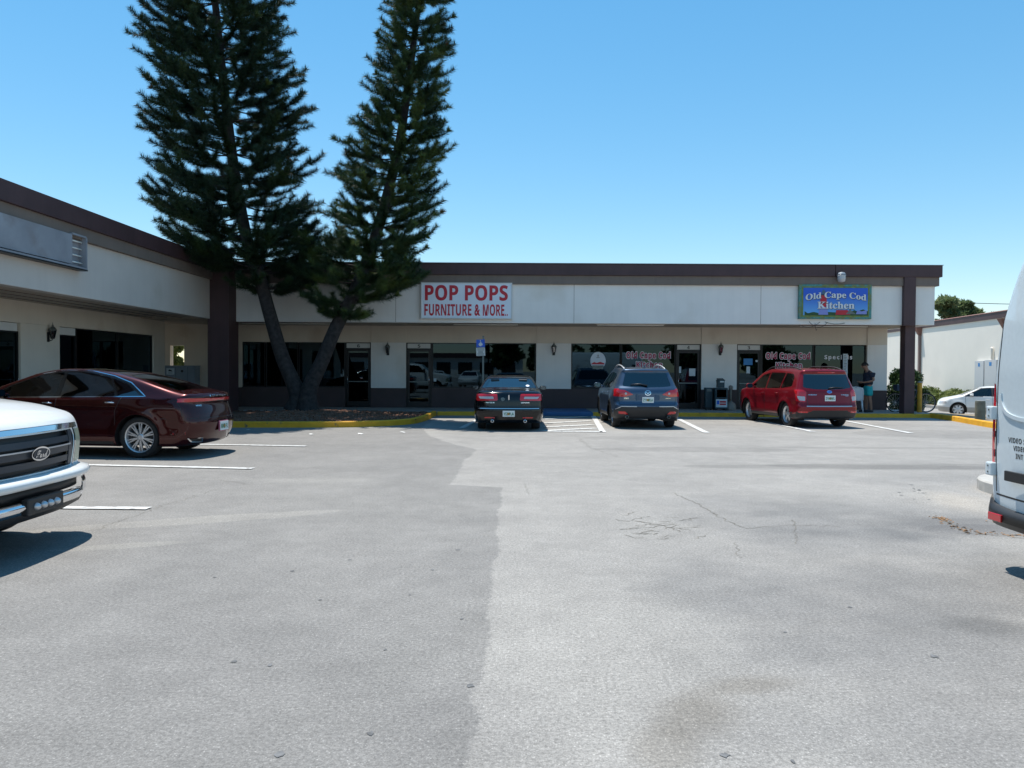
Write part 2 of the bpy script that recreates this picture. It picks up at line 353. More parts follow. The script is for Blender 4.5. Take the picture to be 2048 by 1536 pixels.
# brown leaf litter washed up at the island
ll = MB()
for k in range(200):
    c = arc([g2(*p) for p in [(1876, 1034), (1890, 1042), (1912, 1055), (1950, 1066), (2010, 1070), (2100, 1075)]], 6); p = random.choice(c[:-1]); q = c[c.index(p) + 1]; t = random.random()
    x = p.x + (q.x-p.x)*t + random.gauss(0, .035); y = p.y + (q.y-p.y)*t + random.gauss(0, .05)
    if k % 4 == 0: x, y = g2(random.gauss(2022, 20), random.gauss(1040, 4))
    a_ = random.random()*6.28; L = random.uniform(.008, .03); ll.sheet([(x + L*math.cos(a_), y + L*math.sin(a_), .004), (x - L*.4*math.sin(a_), y + L*.4*math.cos(a_), .012), (x - L*math.cos(a_), y - L*math.sin(a_), .005), (x + L*.4*math.sin(a_), y - L*.4*math.cos(a_), .006)])
M['leaflitter'] = pm('dry_leaves', (.30, .17, .08), .9, noise=.4, scale=9)
o = tag(ll.build('leaf_litter', M['leaflitter'], fix=False), 'orange brown dry leaf litter washed up beside the white island kerb', 'leaf litter', kind='stuff')
# cracks
M['crack'] = pm('crack_fill', (.17, .155, .13), .95, noise=.3, scale=10)
cr = MB()
def crack(pts, w=.009, wob=.028, step=.05, z=.003):
    q = jag([g2(*p) for p in pts], step, wob, closed=False)
    for i in range(len(q)-1):
        a, b = q[i], q[i+1]; d = (b-a).normalized() if (b-a).length > 0 else Vector((1, 0)); nn = Vector((-d.y, d.x)) * w * random.uniform(.3, 1) / 2
        nn = nn * .7; cr.sheet([(a.x-nn.x, a.y-nn.y, z), (b.x-nn.x, b.y-nn.y, z), (b.x+nn.x, b.y+nn.y, z), (a.x+nn.x, a.y+nn.y, z)])
crack([(1345, 985), (1390, 1005), (1450, 1040), (1490, 1057)], .02); crack([(1490, 1057), (1580, 1050), (1690, 1053)], .015)
crack([(1240, 1060), (1290, 1056), (1360, 1048)], .02); crack([(1270, 1042), (1320, 1050), (1370, 1065)], .018)
for i in range(26):
    x = 1300 + random.gauss(0, 40); y = 1055 + random.gauss(0, 13); a = random.uniform(-1, 1)
    crack([(x, y), (x + 34 + 14*random.random(), y + 10 * a)], .016, .04, .05)
crack([(1586, 1040), (1590, 1060), (1594, 1090)], .012, .02)
crack([(1050, 965), (1056, 990)], .008, .02)
crack([(1150, 870), (1180, 895), (1240, 915)], .012, .06); crack([(1470, 1085), (1478, 1120)], .008)
crack([(440, 960), (500, 970), (560, 968)], .014, .04); crack([(190, 1060), (330, 1010), (450, 975)], .010, .05)
crack([(1890, 1040), (1930, 1066), (2040, 1076), (2150, 1085)], .02, .03)
tag(cr.build('pavement_cracks', M['crack'], fix=False), kind='structure')
M['stain'] = pm('oil_stain', (.13, .13, .13), .8, noise=.4, scale=20)
st = MB()
for (px, py, r) in [(1450, 1511, .055), (1868, 1313, .06), (940, 1372, .07), (742, 1467, .05), (540, 1331, .05), (1585, 1523, .035), (468, 1324, .05), (923, 1238, .035),
                    (585, 1143, .05), (640, 1200, .035), (700, 1120, .04), (820, 1190, .03), (866, 1140, .04), (770, 1300, .03), (430, 1155, .04), (915, 1100, .05), (1570, 1265, .03), (1700, 1215, .04), (560, 1510, .06)]:
    x, y = g2(px, py); n = 11; ph = random.random() * 6
    st.sheet([(x + r * .45 * random.uniform(.35, 1.1) * math.cos(k*2*math.pi/n), y + r * .45 * random.uniform(.35, 1.1) * 1.2 * math.sin(k*2*math.pi/n), .003) for k in range(n)])
for i in range(14):
    x, y = g2(1835 + random.gauss(0, 18), 985 + random.gauss(0, 9)); r = random.uniform(.008, .028)
    st.sheet([(x + r * math.cos(k*2*math.pi/7), y + r * math.sin(k*2*math.pi/7), .003) for k in range(7)])
tag(st.build('oil_stains', M['stain'], fix=False), kind='structure')
# pale tyre scuffs
# painted stall lines
def stripe(a, b, w=.1, z=.012, mb=None):
    a = Vector((*a, z)); b = Vector((*b, z)); d = (b-a).normalized(); nn = Vector((-d.y, d.x, 0)) * w/2
    k = max(2, int((b-a).length / .12)); L = [a + (b-a)*i/k - nn * random.uniform(.86, 1.04) for i in range(k+1)]; R = [a + (b-a)*i/k + nn * random.uniform(.86, 1.04) for i in range(k+1)]
    mb = mb or MB(); n = k + 1
    mb.add(L + R, [(i, i+1, n+i+1, n+i) for i in range(k)]); return mb
mk = MB()
for a, b in [((-9.5, 13.3), g2(506, 938)), ((-9.5, g2(150, 1014)[1]), g2(298, 1018)), ((-9.5, 16.9), g2(612, 893)), ((-9.5, 5.6), (-3.9, 5.5))]:
    stripe(a, b, .16, mb=mk)
for a, b in [(g2(1186, 832), g2(1206, 865)), (g2(1350, 835), g2(1413, 866)), (g2(1690, 842), g2(1822, 867)), (g2(1500, 838), g2(1626, 864)), ((-.95, 26.6), (-1.35, 21.4))]:
    stripe(a, b, .17, mb=mk)
for a, b in [(g2(1086, 839), g2(1172, 834)), (g2(1086, 847), g2(1180, 842)), (g2(1090, 854.5), g2(1186, 850)), (g2(1085, 862), g2(1192, 857)), (g2(1094, 863), g2(1205, 864))]:
    stripe(a, b, .26, mb=mk)
tag(mk.build('parking_lines', M['line'], fix=False), kind='structure')

# ---------------------------------------------------------------- walks and kerbs
mb = MB(); mb.box(-12.4, 2.78 - 1.75, 27.48, 30.4, 0, .13); mb.box(2.78, 14.7, 27.48, 30.4, 0, .13); mb.box(-12.2, -9.9, 3, 27.48, 0, .128)
tag(mb.build('walkway', M['concrete'], bevel=.01), kind='structure')
mb = MB(); mb.box(1.03, 2.78, 27.48, 30.4, 0, .131)
mb.box(1.03, 2.78, 27.33, 27.48, 0, .125)
tag(mb.build('blue_walkway', M['kerbblue'], bevel=.02), kind='structure')
def kerb(pts, w, h, mat, label, closed=False, name='kerb', batter=.02):
    # swept kerb section along a plan path
    q = [Vector((p[0], p[1])) for p in pts]; n = len(q); mb = MB(); prof = [(-w/2, 0), (-w/2 + batter, h - .02), (-w/2 + batter + .02, h), (w/2 - .02, h), (w/2, h - .02), (w/2, 0)]
    vs = []; m = len(prof)
    for i in range(n):
        a = q[(i-1) % n] if (closed or i) else q[i]; b = q[(i+1) % n] if (closed or i < n-1) else q[i]
        d = (b - a).normalized(); nn = Vector((-d.y, d.x))
        for u, z in prof: p = q[i] + nn * u; vs.append((p.x, p.y, z + (terrain(p.x, p.y) if q[i].x > 13 and q[i].y > 20 else 0)))
    fs = []
    for i in range(n if closed else n-1):
        j = (i+1) % n; fs += [(i*m+k, i*m+k+1, j*m+k+1, j*m+k) for k in range(m-1)]
    if not closed: fs += [tuple(range(m)), tuple(range((n-1)*m, n*m))]
    mb.add(vs, fs); o = mb.build(name, mat); tag(o, kind='structure'); return o
kerb([(-2.55, 27.4), (1.03, 27.4)], .16, .135, M['kerbyellow'], '')
kerb([(2.78, 27.4), (8.6, 27.4)], .16, .135, M['kerbyellow'], '')
kerb([(8.63, 27.4), (14.35, 27.4)], .16, .135, M['kerbyellow'], '')
island = arc([(-9.9, 21.25), (-8.6, 21.3), (-7.0, 21.42), (-5.2, 21.55), (-4.0, 21.9), (-3.0, 22.9), (-2.72, 24.6), (-2.68, 26.3), (-2.66, 27.3)], 6)
kerb([(p.x, p.y) for p in island][::-1], .17, .16, M['kerbyellow'], '')
kerb([(14.38, 27.4), (14.40, 26.9), (14.2, 25.4), (13.75, 23.2), (13.45, 21.2), (13.4, 19.0)], .18, .16, M['kerbyellow'], '')
# mulch bed in the tree island
poly = [(p.x, p.y + .08) if p.x < -4 else (p.x - .08, p.y) for p in island] + [(-2.8, 27.45), (-9.9, 27.45)]
mb = MB(); cx, cy = -6.4, 25.2; rings = 14; n = len(poly); vs = []
for k in range(rings):
    t = k / (rings - 1)
    for (x, y) in poly:
        h = .11 + .22 * math.exp(-((1-t)*3.2)**2) if False else .11 + .20 * (1 - t)**1.5
        vs.append((cx + (x-cx)*t, cy + (y-cy)*t, h + (random.uniform(-.02, .02) if 0 < k < rings-1 else 0)))
fs = [(k*n+i, k*n+(i+1) % n, (k+1)*n+(i+1) % n, (k+1)*n+i) for k in range(rings-1) for i in range(n)]
mb.add(vs, fs); tag(mb.build('mulch_bed', M['mulch']), kind='structure')
mb = MB()                                            # loose bark chips
for i in range(2600):
    t = math.sqrt(random.random()); x, y = random.choice(poly); x = cx + (x-cx)*t; y = cy + (y-cy)*t
    x += random.uniform(-.3, .3); 
    if y > 27.4 or y < 21.5 or x > -2.8: continue
    z = .125 + .20*(1-t)**1.5; a = random.random()*6.28; L = random.uniform(.02, .055)
    mb.obox((x, y, z), (math.cos(a), math.sin(a), random.uniform(-.4, .4)), (-math.sin(a), math.cos(a), 0), (0, 0, 1), L, L*.3, .006)
tag(mb.build('bark_chips', M['mulch'], fix=False), kind='stuff'); COL.objects['bark_chips']['label'] = 'reddish brown bark chips strewn over the tree island'
COL.objects['bark_chips']['category'] = 'bark mulch'
# bed behind the right kerb, island end by the van
mb = MB(); q = [(14.5, 27.3), (14.3, 25.4), (13.84, 23.2), (13.55, 21.2), (13.5, 19.0), (15.6, 19.0), (16.0, 22.0), (16.2, 25.5), (16.1, 28.0), (15.2, 28.9), (14.55, 28.6)]
mb.prism(q[::-1], -.1, .10); tag(mb.build('dirt_bed', M['dirt']), kind='structure')
kerb([(16.2, 29.0), (17.5, 30.5), (19, 31.5)], .01, .0, M['concrete'], '') if False else None
isl = [(7.02 + .62*math.cos(t), 10.35 + .9*math.sin(t)) for t in [math.pi*(.5 + i/14) for i in range(15)]]
path = [(9.5, 11.25)] + isl + [(9.5, 9.45)]
kerb(path[::-1], .30, .15, M['kerbwhite'], '', batter=.05)
mb = MB(); mb.prism([(x + (.1 if x < 6.9 else 0), y + (.1 if y < 10.3 else -.1)) for x, y in path], 0, .09); tag(mb.build('island_soil', M['grass']), kind='structure')
# ================================================================ MAIN BUILDING
YW = 30.1; YF = 27.35
def wx(px): return (px - 1024) * YW / FPX
def fx(px): return (px - 1024) * YF / FPX
B = thing('strip_mall', 'long single-storey beige shop row with dark brown roof trim facing the parking lot', 'building', (2, YW, 0))
ZS, ZT, ZB = .873, 2.57, .86
opens = [(484, 742), (812, 1072), (1142, 1402), (1473, 1733)]
XL, XR = wx(470), wx(1773)
w = MB(); bs = MB()
xs_ = [-10.4]
w.box(-10.45, XR, YW, YW + .25, ZT, 3.35)                                   # header
edges = [-10.45] + [wx(p) for o in opens for p in o] + [XR]
for i in range(0, len(edges), 2):
    w.box(edges[i], edges[i+1], YW + (.0 if i == 0 else -.035), YW + .25, ZB, ZT)
    b1 = MB(); b1.box(edges[i], edges[i+1], YW - (.03 if i == 0 else .055), YW + .25, .12, ZB); b1.build('base_band', M['brown_base'], B, True)
for i in range(2, len(edges), 2):                                           # pilaster heads
    w.box(edges[i], edges[i+1], YW - .035, YW, ZT, 3.2)
w.box(XR - .25, XR, YW + .25, 44, ZB, 3.35); bs.box(XR - .25, XR + .03, YW + .25, 44, 0, ZB); bs.build('base_band', M['brown_base'], B, True); bs = MB()
w.box(-10.45, XR, 43.75, 44, 0, 3.35)
w.box(-10.45, -10.2, YW + .25, 43.75, 0, 3.35)
# back wall of the corner passage, with its square opening
ox0, ox1 = wx(340), wx(368); oz0, oz1 = 1.2, PY(354, 691, YW).z
w.box(-15.5, ox0, YW, YW + .3, ZB, 3.35); w.box(ox0, ox1, YW, YW + .3, ZB, oz0); w.box(ox0, ox1, YW, YW + .3, oz1, 3.35); w.box(ox1, -10.45, YW, YW + .3, ZB, 3.35)
bs.box(-15.5, -10.45, YW - .03, YW + .3, .12, ZB)
w.build('wall', M['stucco_cream'], B, True, bevel=.008)
bs.build('base_band', M['brown_base'], B, True)
# white lower faces of the piers (paler paint)
for i in range(2, len(edges), 2): wp = MB(); wp.box(edges[i] + .004, edges[i+1] - .004, YW - .0375, YW - .036, ZB + .003, ZT); wp.build('pier_paint', M['stucco'], B, True)
# fascia bands
def band(z0, z1, d, mat, name, y0=YF, xl=fx(464), xr=fx(1867)):
    m_ = MB(); m_.box(xl, xr + d, y0 - d, y0 + .3, z0, z1); m_.box(xr + d - .3, xr + d, y0 + .3, 44.2, z0, z1)
    return m_.build(name, mat, B, True, bevel=.008)
ZF0, ZF1, ZF2, ZF3 = 3.17, 4.49, 4.79, 5.17
band(ZF0, ZF1, 0, M['stucco'], 'fascia')
band(ZF1, ZF2, .10, M['tan'], 'tan_band')
tr = MB(); tr.box(fx(464), fx(1664), YF - .17, YF + .3, ZF2, ZF3); tr.box(fx(1664) + .02, fx(1867) + .17, YF - .17, YF + .3, ZF2, ZF3 + .01); tr.box(fx(1867) - .13, fx(1867) + .17, YF + .3, 44.2, ZF2, ZF3)
tr.build('roof_trim', M['brown'], B, True, bevel=.01)
M['flash'] = pm('metal_flashing', (.25, .24, .24), .4, metal=.7, noise=.1)
fl = MB(); fl.box(fx(464), fx(1867) + .19, YF - .19, YF + .32, ZF3 + .011, ZF3 + .03); fl.build('roof_edge', M['flash'], B, True)
rf = MB(); rf.box(-10.3, fx(1867), YF + .3, 44.2, 4.6, 4.75); rf.build('roof', M['concrete'], B, True)
sf = MB(); sf.box(-10.2, fx(1867) + 0, YF + .3, YW + .1, 3.2, 3.26); sf.box(XR, fx(1867), YW + .1, 44, 3.2, 3.26); sf.box(-15.5, -10.2, 26.5, YW + .1, 3.22, 3.28); sf.build('soffit', M['soffit'], B, True)
for px in (791, 1147, 1520): jn = MB(); jn.box(fx(px) - .006, fx(px) + .006, YF - .003, YF + .01, ZF0 + .01, ZF1); jn.build('fascia_joint', M['tan'], B, True)
cl = MB(); cl.box(13.49, 13.84, 27.49, 27.86, .13, ZF0 + .05); cl.build('column', M['brown'], B, True, bevel=.01)
cl = MB(); cl.box(13.29, 13.69, 27.19, YF - .001, ZF0 - .03, ZF2); cl.build('column_head', M['brown'], B, True, bevel=.01)
cl = MB(); cl.box(-10.13, -9.42, 26.62, 27.33, .13, 5.0); cl.box(-10.3, -9.45, 27.33, 27.65, .13, 5.0); cl.build('column', M['brown'], B, True, bevel=.01)
# dark room behind the shopfronts
rm = MB(); rm.box(-10.15, XR - .27, YW + 3.6, YW + 3.7, .1, 3.3); rm.box(-10.15, XR - .27, YW + .26, YW + 3.6, .02, .1); rm.box(-10.15, XR - .27, YW + .26, YW + 3.6, 3.2, 3.3)
for px in (777, 1107, 1438): rm.box(wx(px) - .06, wx(px) + .06, YW + .26, YW + 3.6, .1, 3.2)
rm.build('interior', M['dark'], B, True)
M['blind'] = pm('grey_blind', (.10, .11, .12), .8, noise=.1)
M['shelf'] = pm('room_things', (.12, .09, .07), .8, noise=.3, scale=2)
def pane(x0, x1, z0, z1, y=YW + .10, sill=True):
    fr = MB(); t = .028
    fr.box(x0, x1, y - .04, y + .04, z0, z0 + t + .02); fr.box(x0, x1, y - .04, y + .04, z1 - t, z1)
    fr.box(x0, x0 + t, y - .04, y + .04, z0 + t + .02, z1 - t); fr.box(x1 - t, x1, y - .04, y + .04, z0 + t + .02, z1 - t)
    f = fr.build('window', M['frame'], B, True)
    g = MB(); g.box(x0 + t, x1 - t, y - .004, y + .004, z0 + t + .02, z1 - t); g.build('glass', M['shopglass'], f, True)
    return f
def door(x0, x1, num=None, side=1, y=YW + .10):
    fr = MB(); z0, z1 = .135, ZT; t = .045; zt = 2.36
    fr.box(x0, x0 + t, y - .06, y + .05, z0, z1); fr.box(x1 - t, x1, y - .06, y + .05, z0, z1); fr.box(x0 + t, x1 - t, y - .06, y + .05, z1 - .03, z1); fr.box(x0 + t, x1 - t, y - .06, y + .05, zt - .05, zt)
    a, b = x0 + t + .01, x1 - t - .01
    d = fr.build('door', M['frame'], B, True)
    lf = MB(); s = .07
    lf.box(a, a + s, y - .03, y + .02, z0 + .01, zt - .06); lf.box(b - s, b, y - .03, y + .02, z0 + .01, zt - .06); lf.box(a + s, b - s, y - .03, y + .02, zt - .06 - s, zt - .06); lf.box(a + s, b - s, y - .03, y + .02, z0 + .01, z0 + .22)
    lf.build('door_leaf', M['frame'], d, True)
    g = MB(); g.box(a + s, b - s, y - .008, y, z0 + .22, zt - .06 - s); g.build('glass', M['shopglass'], d, True)
    p = MB(); p.box(x0 + t, x1 - t, y - .03, y - .01, zt, z1 - .03); p.build('transom_panel', M['white'], d, True)
    hx = a + s/2 if side < 0 else b - s/2
    h = MB(); h.tube([(hx, y - .03, 1.02), (hx, y - .10, 1.02), (hx, y - .10, 1.30), (hx, y - .03, 1.30)], .012, 6); h.build('handle', M['chrome'], d, True, smooth=True)
    h = MB(); h.box(a + s, b - s, y - .05, y - .03, 1.08, 1.12); h.build('push_bar', M['galv'], d, True)
    if num:
        text_mb(num, .10 * len(num), .12, lambda u, v: ((x0 + x1)/2 + u, y - .032, (zt + z1)/2 - .02 + v)).build('unit_number', M['black'], d, True, fix=False)
    return d
bb = lambda x0, x1, y: None
panes = [(484, 529), (531, 595), (597, 689), (864, 1071), (1143, 1241), (1243, 1351), (1524, 1628), (1630, 1732)]
PN = [pane(wx(a), wx(b), ZS, ZT) for a, b in panes]
D = [door(wx(690), wx(742), '6', -1), door(wx(812), wx(863), '5', 1), door(wx(1352), wx(1402), '4', -1), door(wx(1473), wx(1523), '3', 1)]
for a, b in [(484, 690), (863.5, 1072), (1142, 1351.5), (1523.5, 1733)]: bp = MB(); bp.box(wx(a), wx(b), YW - .012, YW + .2, .12, ZS); bp.build('window_base', M['brown_base'], B, True)
# things seen dimly through the glass
for bxs in [(wx(600), wx(660), YW + .8, YW + 1.2, .1, 1.5), (wx(900), wx(960), YW + 1.2, YW + 1.6, .1, 1.3), (wx(1150), wx(1200), YW + .9, YW + 1.3, .9, .95), (wx(1540), wx(1600), YW + 1.0, YW + 1.5, .8, .85)]: it = MB(); it.box(*bxs); it.build('shop_table', M['shelf'], B, True)
it = MB(); it.box(wx(1146), wx(1238), YW + .35, YW + .37, 1.75, 2.5); it.build('roller_blind', M['blind'], B, True)
# window lettering
M['letterred'] = pm('letter_maroon', (.42, .015, .08), .5)
M['letterwhite'] = pm('letter_white', (.78, .74, .77), .5)
def win_letters(win, xa, xb, za, zb, txt, off=.02):
    y = YW + .085
    cx, cz = (xa + xb)/2, (za + zb)/2
    text_mb(txt, (xb - xa) + .045, (zb - za) + .045, lambda u, v: (cx + u, y, cz + v), offset=.085, spacing=1.1).build('letter_outline', M['letterwhite'], win, True, fix=False)
    text_mb(txt, xb - xa, zb - za, lambda u, v: (cx + u, y - .006, cz + v), offset=.012, spacing=1.12).build('lettering', M['letterred'], win, True, fix=False)
def zz(px, py): return PY(px, py, YW).z
win_letters(PN[5], wx(1253), wx(1341), zz(1300, 721), zz(1300, 703.5), 'Old Cape Cod'); win_letters(PN[5], wx(1273), wx(1325), zz(1300, 735.5), zz(1300, 723), 'Kitchen')
win_letters(PN[6], wx(1533), wx(1621), zz(1580, 722), zz(1580, 705), 'Old Cape Cod'); win_letters(PN[6], wx(1553), wx(1605), zz(1580, 737), zz(1580, 724.5), 'Kitchen')
text_mb('Specials', wx(1706) - wx(1650), .21, lambda u, v: ((wx(1706) + wx(1650))/2 + u, YW + .085, zz(1680, 715.5) + v), offset=.02, spacing=1.3).build('lettering', M['letterwhite'], PN[7], True, fix=False)
# papers on doors
M['paperblue'] = pm('paper_blue', (.04, .22, .50), .6, noise=.05)
M['paper'] = pm('paper_white', (.55, .62, .66), .6, noise=.08, scale=20)
def note(parent, px0, px1, py0, py1, mat, name='notice'):
    m_ = MB(); m_.box(wx(px0), wx(px1), YW + .082, YW + .086, zz(px0, py1), zz(px0, py0)); m_.build(name, mat, parent, True)
note(D[2], 1379, 1391.5, 737, 752, M['paper']); note(D[2], 1356, 1363, 733, 746, M['paper']); note(D[3], 1488, 1506, 717, 730, M['paperblue']); note(D[3], 1494, 1501, 733, 747, M['paper']); note(D[3], 1512, 1518, 720, 724, M['paper'])
note(PN[3], 867, 872, 757, 763, M['paper'])
# tall narrow board leaning in the last window
lt = thing('menu_board', 'tall narrow pale menu board standing upright behind the last shop window', 'menu board', (wx(1690.5), YW + .02, .13))
m_ = MB(); m_.box(wx(1686), wx(1695.5), YW + .02, YW + .045, .135, zz(1690, 707.5)); m_.build('board', M['paper'], lt, True, bevel=.004)
m_ = MB()
for k in range(16): m_.box(wx(1687.5), wx(1694) - random.uniform(0, .05), YW + .014, YW + .018, zz(1690, 712 + k*3.1), zz(1690, 711 + k*3.1))
m_.build('menu_text', M['galv'], lt, True)
# round-topped poster in window
pt = thing('oval_poster', 'white oval poster with a small lighthouse and red roofs hung in the window', 'poster', (wx(1195), YW + .06, 1.1))
m_ = MB(); cx, cz = wx(1196), zz(1196, 722); rx, rz = .29, .345; n = 32
E_ = [(cx + rx*math.cos(q*2*math.pi/n), cz + rz*math.sin(q*2*math.pi/n) * (1 if math.sin(q*2*math.pi/n) > 0 else .9)) for q in range(n)]
m_.add([(x, YW + .05, z) for x, z in E_] + [(x, YW + .058, z) for x, z in E_], [tuple(range(n))[::-1], tuple(range(n, 2*n))] + [(i, (i+1) % n, n+(i+1) % n, n+i) for i in range(n)])
M['posterwhite'] = pm('poster_white', (.66, .72, .80), .5); m_.build('poster_card', M['posterwhite'], pt, True)
m_ = MB(); m_.sheet([(cx-.24, YW+.046, cz-.13), (cx+.24, YW+.046, cz-.13), (cx+.24, YW+.046, cz-.08), (cx+.08, YW+.046, cz-.03), (cx-.05, YW+.046, cz-.07), (cx-.15, YW+.046, cz-.04), (cx-.24, YW+.046, cz-.09)]); m_.build('poster_roofs', M['signred'], pt, True)
m_ = MB(); m_.sheet([(cx-.06, YW+.046, cz+.12), (cx+.06, YW+.046, cz+.12), (cx+.06, YW+.046, cz+.14), (cx-.06, YW+.046, cz+.14)]); m_.build('poster_tower', M['galv'], pt, True); m_ = MB(); m_.sheet([(cx-.03, YW+.046, cz+.17), (cx+.03, YW+.046, cz+.17), (cx, YW+.046, cz+.26)]); m_.build('poster_lamp', M['galv'], pt, True); m_ = MB(); m_.sheet([(cx-.20, YW+.046, cz-.30), (cx+.20, YW+.046, cz-.30), (cx+.22, YW+.046, cz-.16), (cx-.22, YW+.046, cz-.16)]); m_.build('poster_print', M['galv'], pt, True)

# ================================================================ LEFT WING
XWL = -12.3; XFL = -10.05
Wg = thing('strip_mall', 'left wing of the shopping plaza with an empty sign board on its shaded beige fascia', 'building', (-12, 20, 0))
def ly(px): return -XWL * FPX / (1024 - px)
YE = ly(330); Y0 = 3.0
A0, A1 = ly(120), ly(308); Bm1 = ly(42); zt = 2.69
w = MB(); w.box(XWL - .25, XWL, Y0, YE, zt, 3.4)
openL = [(A0, A1), (13.4, Bm1), (5.2, 11.2)]; ed = [YE, A1, A0, Bm1, 13.4, 11.2, 5.2, Y0]
bs = MB()
for i in range(0, len(ed), 2):
    w.box(XWL - .25, XWL, ed[i+1], ed[i], ZB, zt); b1 = MB(); b1.box(XWL - .25, XWL + .03, ed[i+1], ed[i], .12, ZB); b1.build('base_band', M['brown_base'], Wg, True)
w.box(-24, XWL - .25, YE - .25, YE, ZB, 3.4); bs.box(-24, XWL - .25, YE - .25, YE + .02, .12, ZB)
w.build('wall', M['stucco_cream'], Wg, True, bevel=.008); bs.build('base_band', M['brown_base'], Wg, True)
def bandL(z0, z1, d, mat, name, ext=0):
    m_ = MB(); m_.box(XFL - .3, XFL + d, Y0 - 1, 26.61 + ext, z0, z1); return m_.build(name, mat, Wg, True, bevel=.008)
ZL = (3.22, 4.52, 4.82, 5.24)
bandL(ZL[0], ZL[1], 0, M['stucco_wing_shade'], 'fascia'); bandL(ZL[1], ZL[2], .10, M['tan'], 'tan_band'); bandL(ZL[2], ZL[3], .17, M['brown'], 'roof_trim', .75)
m_ = MB(); m_.box(-24, XFL - .3, Y0 - 1, YE, 4.6, 4.8); m_.box(-24, -9.9, 27.4, YE + 2, 4.62, 4.78); m_.build('roof', M['concrete'], Wg, True)
m_ = MB(); m_.box(XWL - .1, XFL - .3, Y0 - 1, 26.5, 3.24, 3.3)
m_.build('soffit', M['soffit'], Wg, True)
m_ = MB()
for x in (-11.9, -11.4, -10.9): m_.box(x, x + .03, Y0, 26.4, 3.225, 3.24)
m_.build('soffit_batten', M['tan'], Wg, True)
m_ = MB(); m_.box(XWL - 3.7, XWL - 3.6, Y0, YE - .3, .1, 3.3); m_.box(XWL - 3.6, XWL - .26, Y0, YE - .3, .02, .1); m_.box(XWL - 3.6, XWL - .26, Y0, YE - .3, 3.2, 3.3); m_.build('interior', M['dark'], Wg, True)
def paneL(y0, y1, z0, z1, name='window'):
    x = XWL - .1; t = .03; fr = MB()
    fr.box(x - .04, x + .04, y0, y1, z0, z0 + t + .02); fr.box(x - .04, x + .04, y0, y1, z1 - t, z1); fr.box(x - .04, x + .04, y0, y0 + t, z0, z1); fr.box(x - .04, x + .04, y1 - t, y1, z0, z1)
    f = fr.build(name, M['frame'], Wg, True); g = MB(); g.box(x - .004, x + .004, y0 + t, y1 - t, z0 + t + .02, z1 - t); g.build('glass', M['shopglass'], f, True); return f
def doorL(y0, y1):
    f = paneL(y0, y1, .135, zt - .21, 'door'); x = XWL - .1
    p = MB(); p.box(x - .02, x + .03, y0 + .03, y1 - .03, zt - .21, zt - .01); p.build('transom_panel', M['white'], f, True)
    h = MB(); h.tube([(x + .02, y1 - .1, 1.0), (x + .1, y1 - .1, 1.0), (x + .1, y1 - .1, 1.3), (x + .02, y1 - .1, 1.3)], .012, 6); h.build('handle', M['chrome'], f, True)
yd = ly(157)
doorL(A0, yd); paneL(yd + .01, (yd + A1)/2, ZS, zt); paneL((yd + A1)/2 + .01, A1, ZS, zt)
doorL(Bm1 - 1.0, Bm1); paneL(13.4, 16.2, ZS, zt); paneL(16.21, Bm1 - 1.01, ZS, zt); paneL(5.2, 8, ZS, zt); paneL(8.01, 11.2, ZS, zt)
for a_, b_ in ((yd, A1), (13.4, Bm1 - 1.0), (5.2, 11.2)): m_ = MB(); m_.box(XWL - .2, XWL + .01, a_, b_, .12, ZS); m_.build('window_base', M['brown_base'], Wg, True)
# blank sign board on the fascia
def sy(px): return -(XFL + .06) * FPX / (1024 - px)
SB = thing('sign_board', 'blank weathered grey sign box on the left wing fascia, one end panel missing', 'sign', (XFL, 15, 4.2))
ya, yb, yc = 8.0, sy(137), sy(164)
za, zb = PX(150, 533, XFL + .1).z, PX(137, 468, XFL + .1).z
M['signgrey'] = pm('weathered_panel', (.30, .31, .34), .5, noise=.16, scale=1.6, dirt=((.24, .22, .22), .9, .55))
m_ = MB(); m_.box(XFL + .004, XFL + .16, ya, yb, za + .03, zb); m_.build('sign_face', M['signgrey'], SB, True)
m_ = MB(); m_.box(XFL + .004, XFL + .20, ya, yc, za - .04, za + .0); m_.box(XFL + .004, XFL + .18, yb, yc, zb, zb + .04); m_.box(XFL + .004, XFL + .2, yc - .04, yc, za, zb); m_.build('sign_frame', M['signgrey'], SB, True); m_ = MB(); m_.box(XFL + .004, XFL + .21, ya, yc, za - .07, za - .041); m_.build('sign_ledge', M['frame'], SB, True)
M['tube'] = pm('fluorescent_tube', (.8, .8, .74), .4)
m_ = MB(); m_.box(XFL + .005, XFL + .02, yb + .03, yc - .04, za, zb); m_.build('sign_backing', M['signgrey'], SB, True)
m_ = MB()
for k in range(4): z = za + (zb - za) * (.15 + .23 * k); m_.tube([(XFL + .09, yb + .03, z), (XFL + .09, yc - .05, z)], .017, 8)
m_.build('lamp_tube', M['tube'], SB, True, smooth=True)

# ================================================================ SIGNS
zc0, zc1 = PY(930, 637, YF - .1).z, PY(930, 566, YF - .1).z
xs0, xs1 = (842 - 1024) * (YF - .12)/FPX, (1023 - 1024) * (YF - .12)/FPX
PS = thing('shop_sign', 'white rectangular shop sign with bold red letters POP POPS FURNITURE & MORE', 'sign', ((xs0 + xs1)/2, YF, zc0))
m_ = MB(); m_.box(xs0, xs1, YF - .13, YF - .01, zc0, zc1); m_.build('sign_face', M['signwhite'], PS, True, bevel=.006)
m_ = MB(); t = .022
for a in [(xs0 - .01, xs1 + .01, zc0 - .01, zc0 + t), (xs0 - .01, xs1 + .01, zc1 - t, zc1 + .01)]: m_.box(a[0], a[1], YF - .145, YF - .008, a[2], a[3])
for a in [(xs0 - .01, xs0 + t), (xs1 - t, xs1 + .01)]: m_.box(a[0], a[1], YF - .145, YF - .008, zc0 + t, zc1 - t)
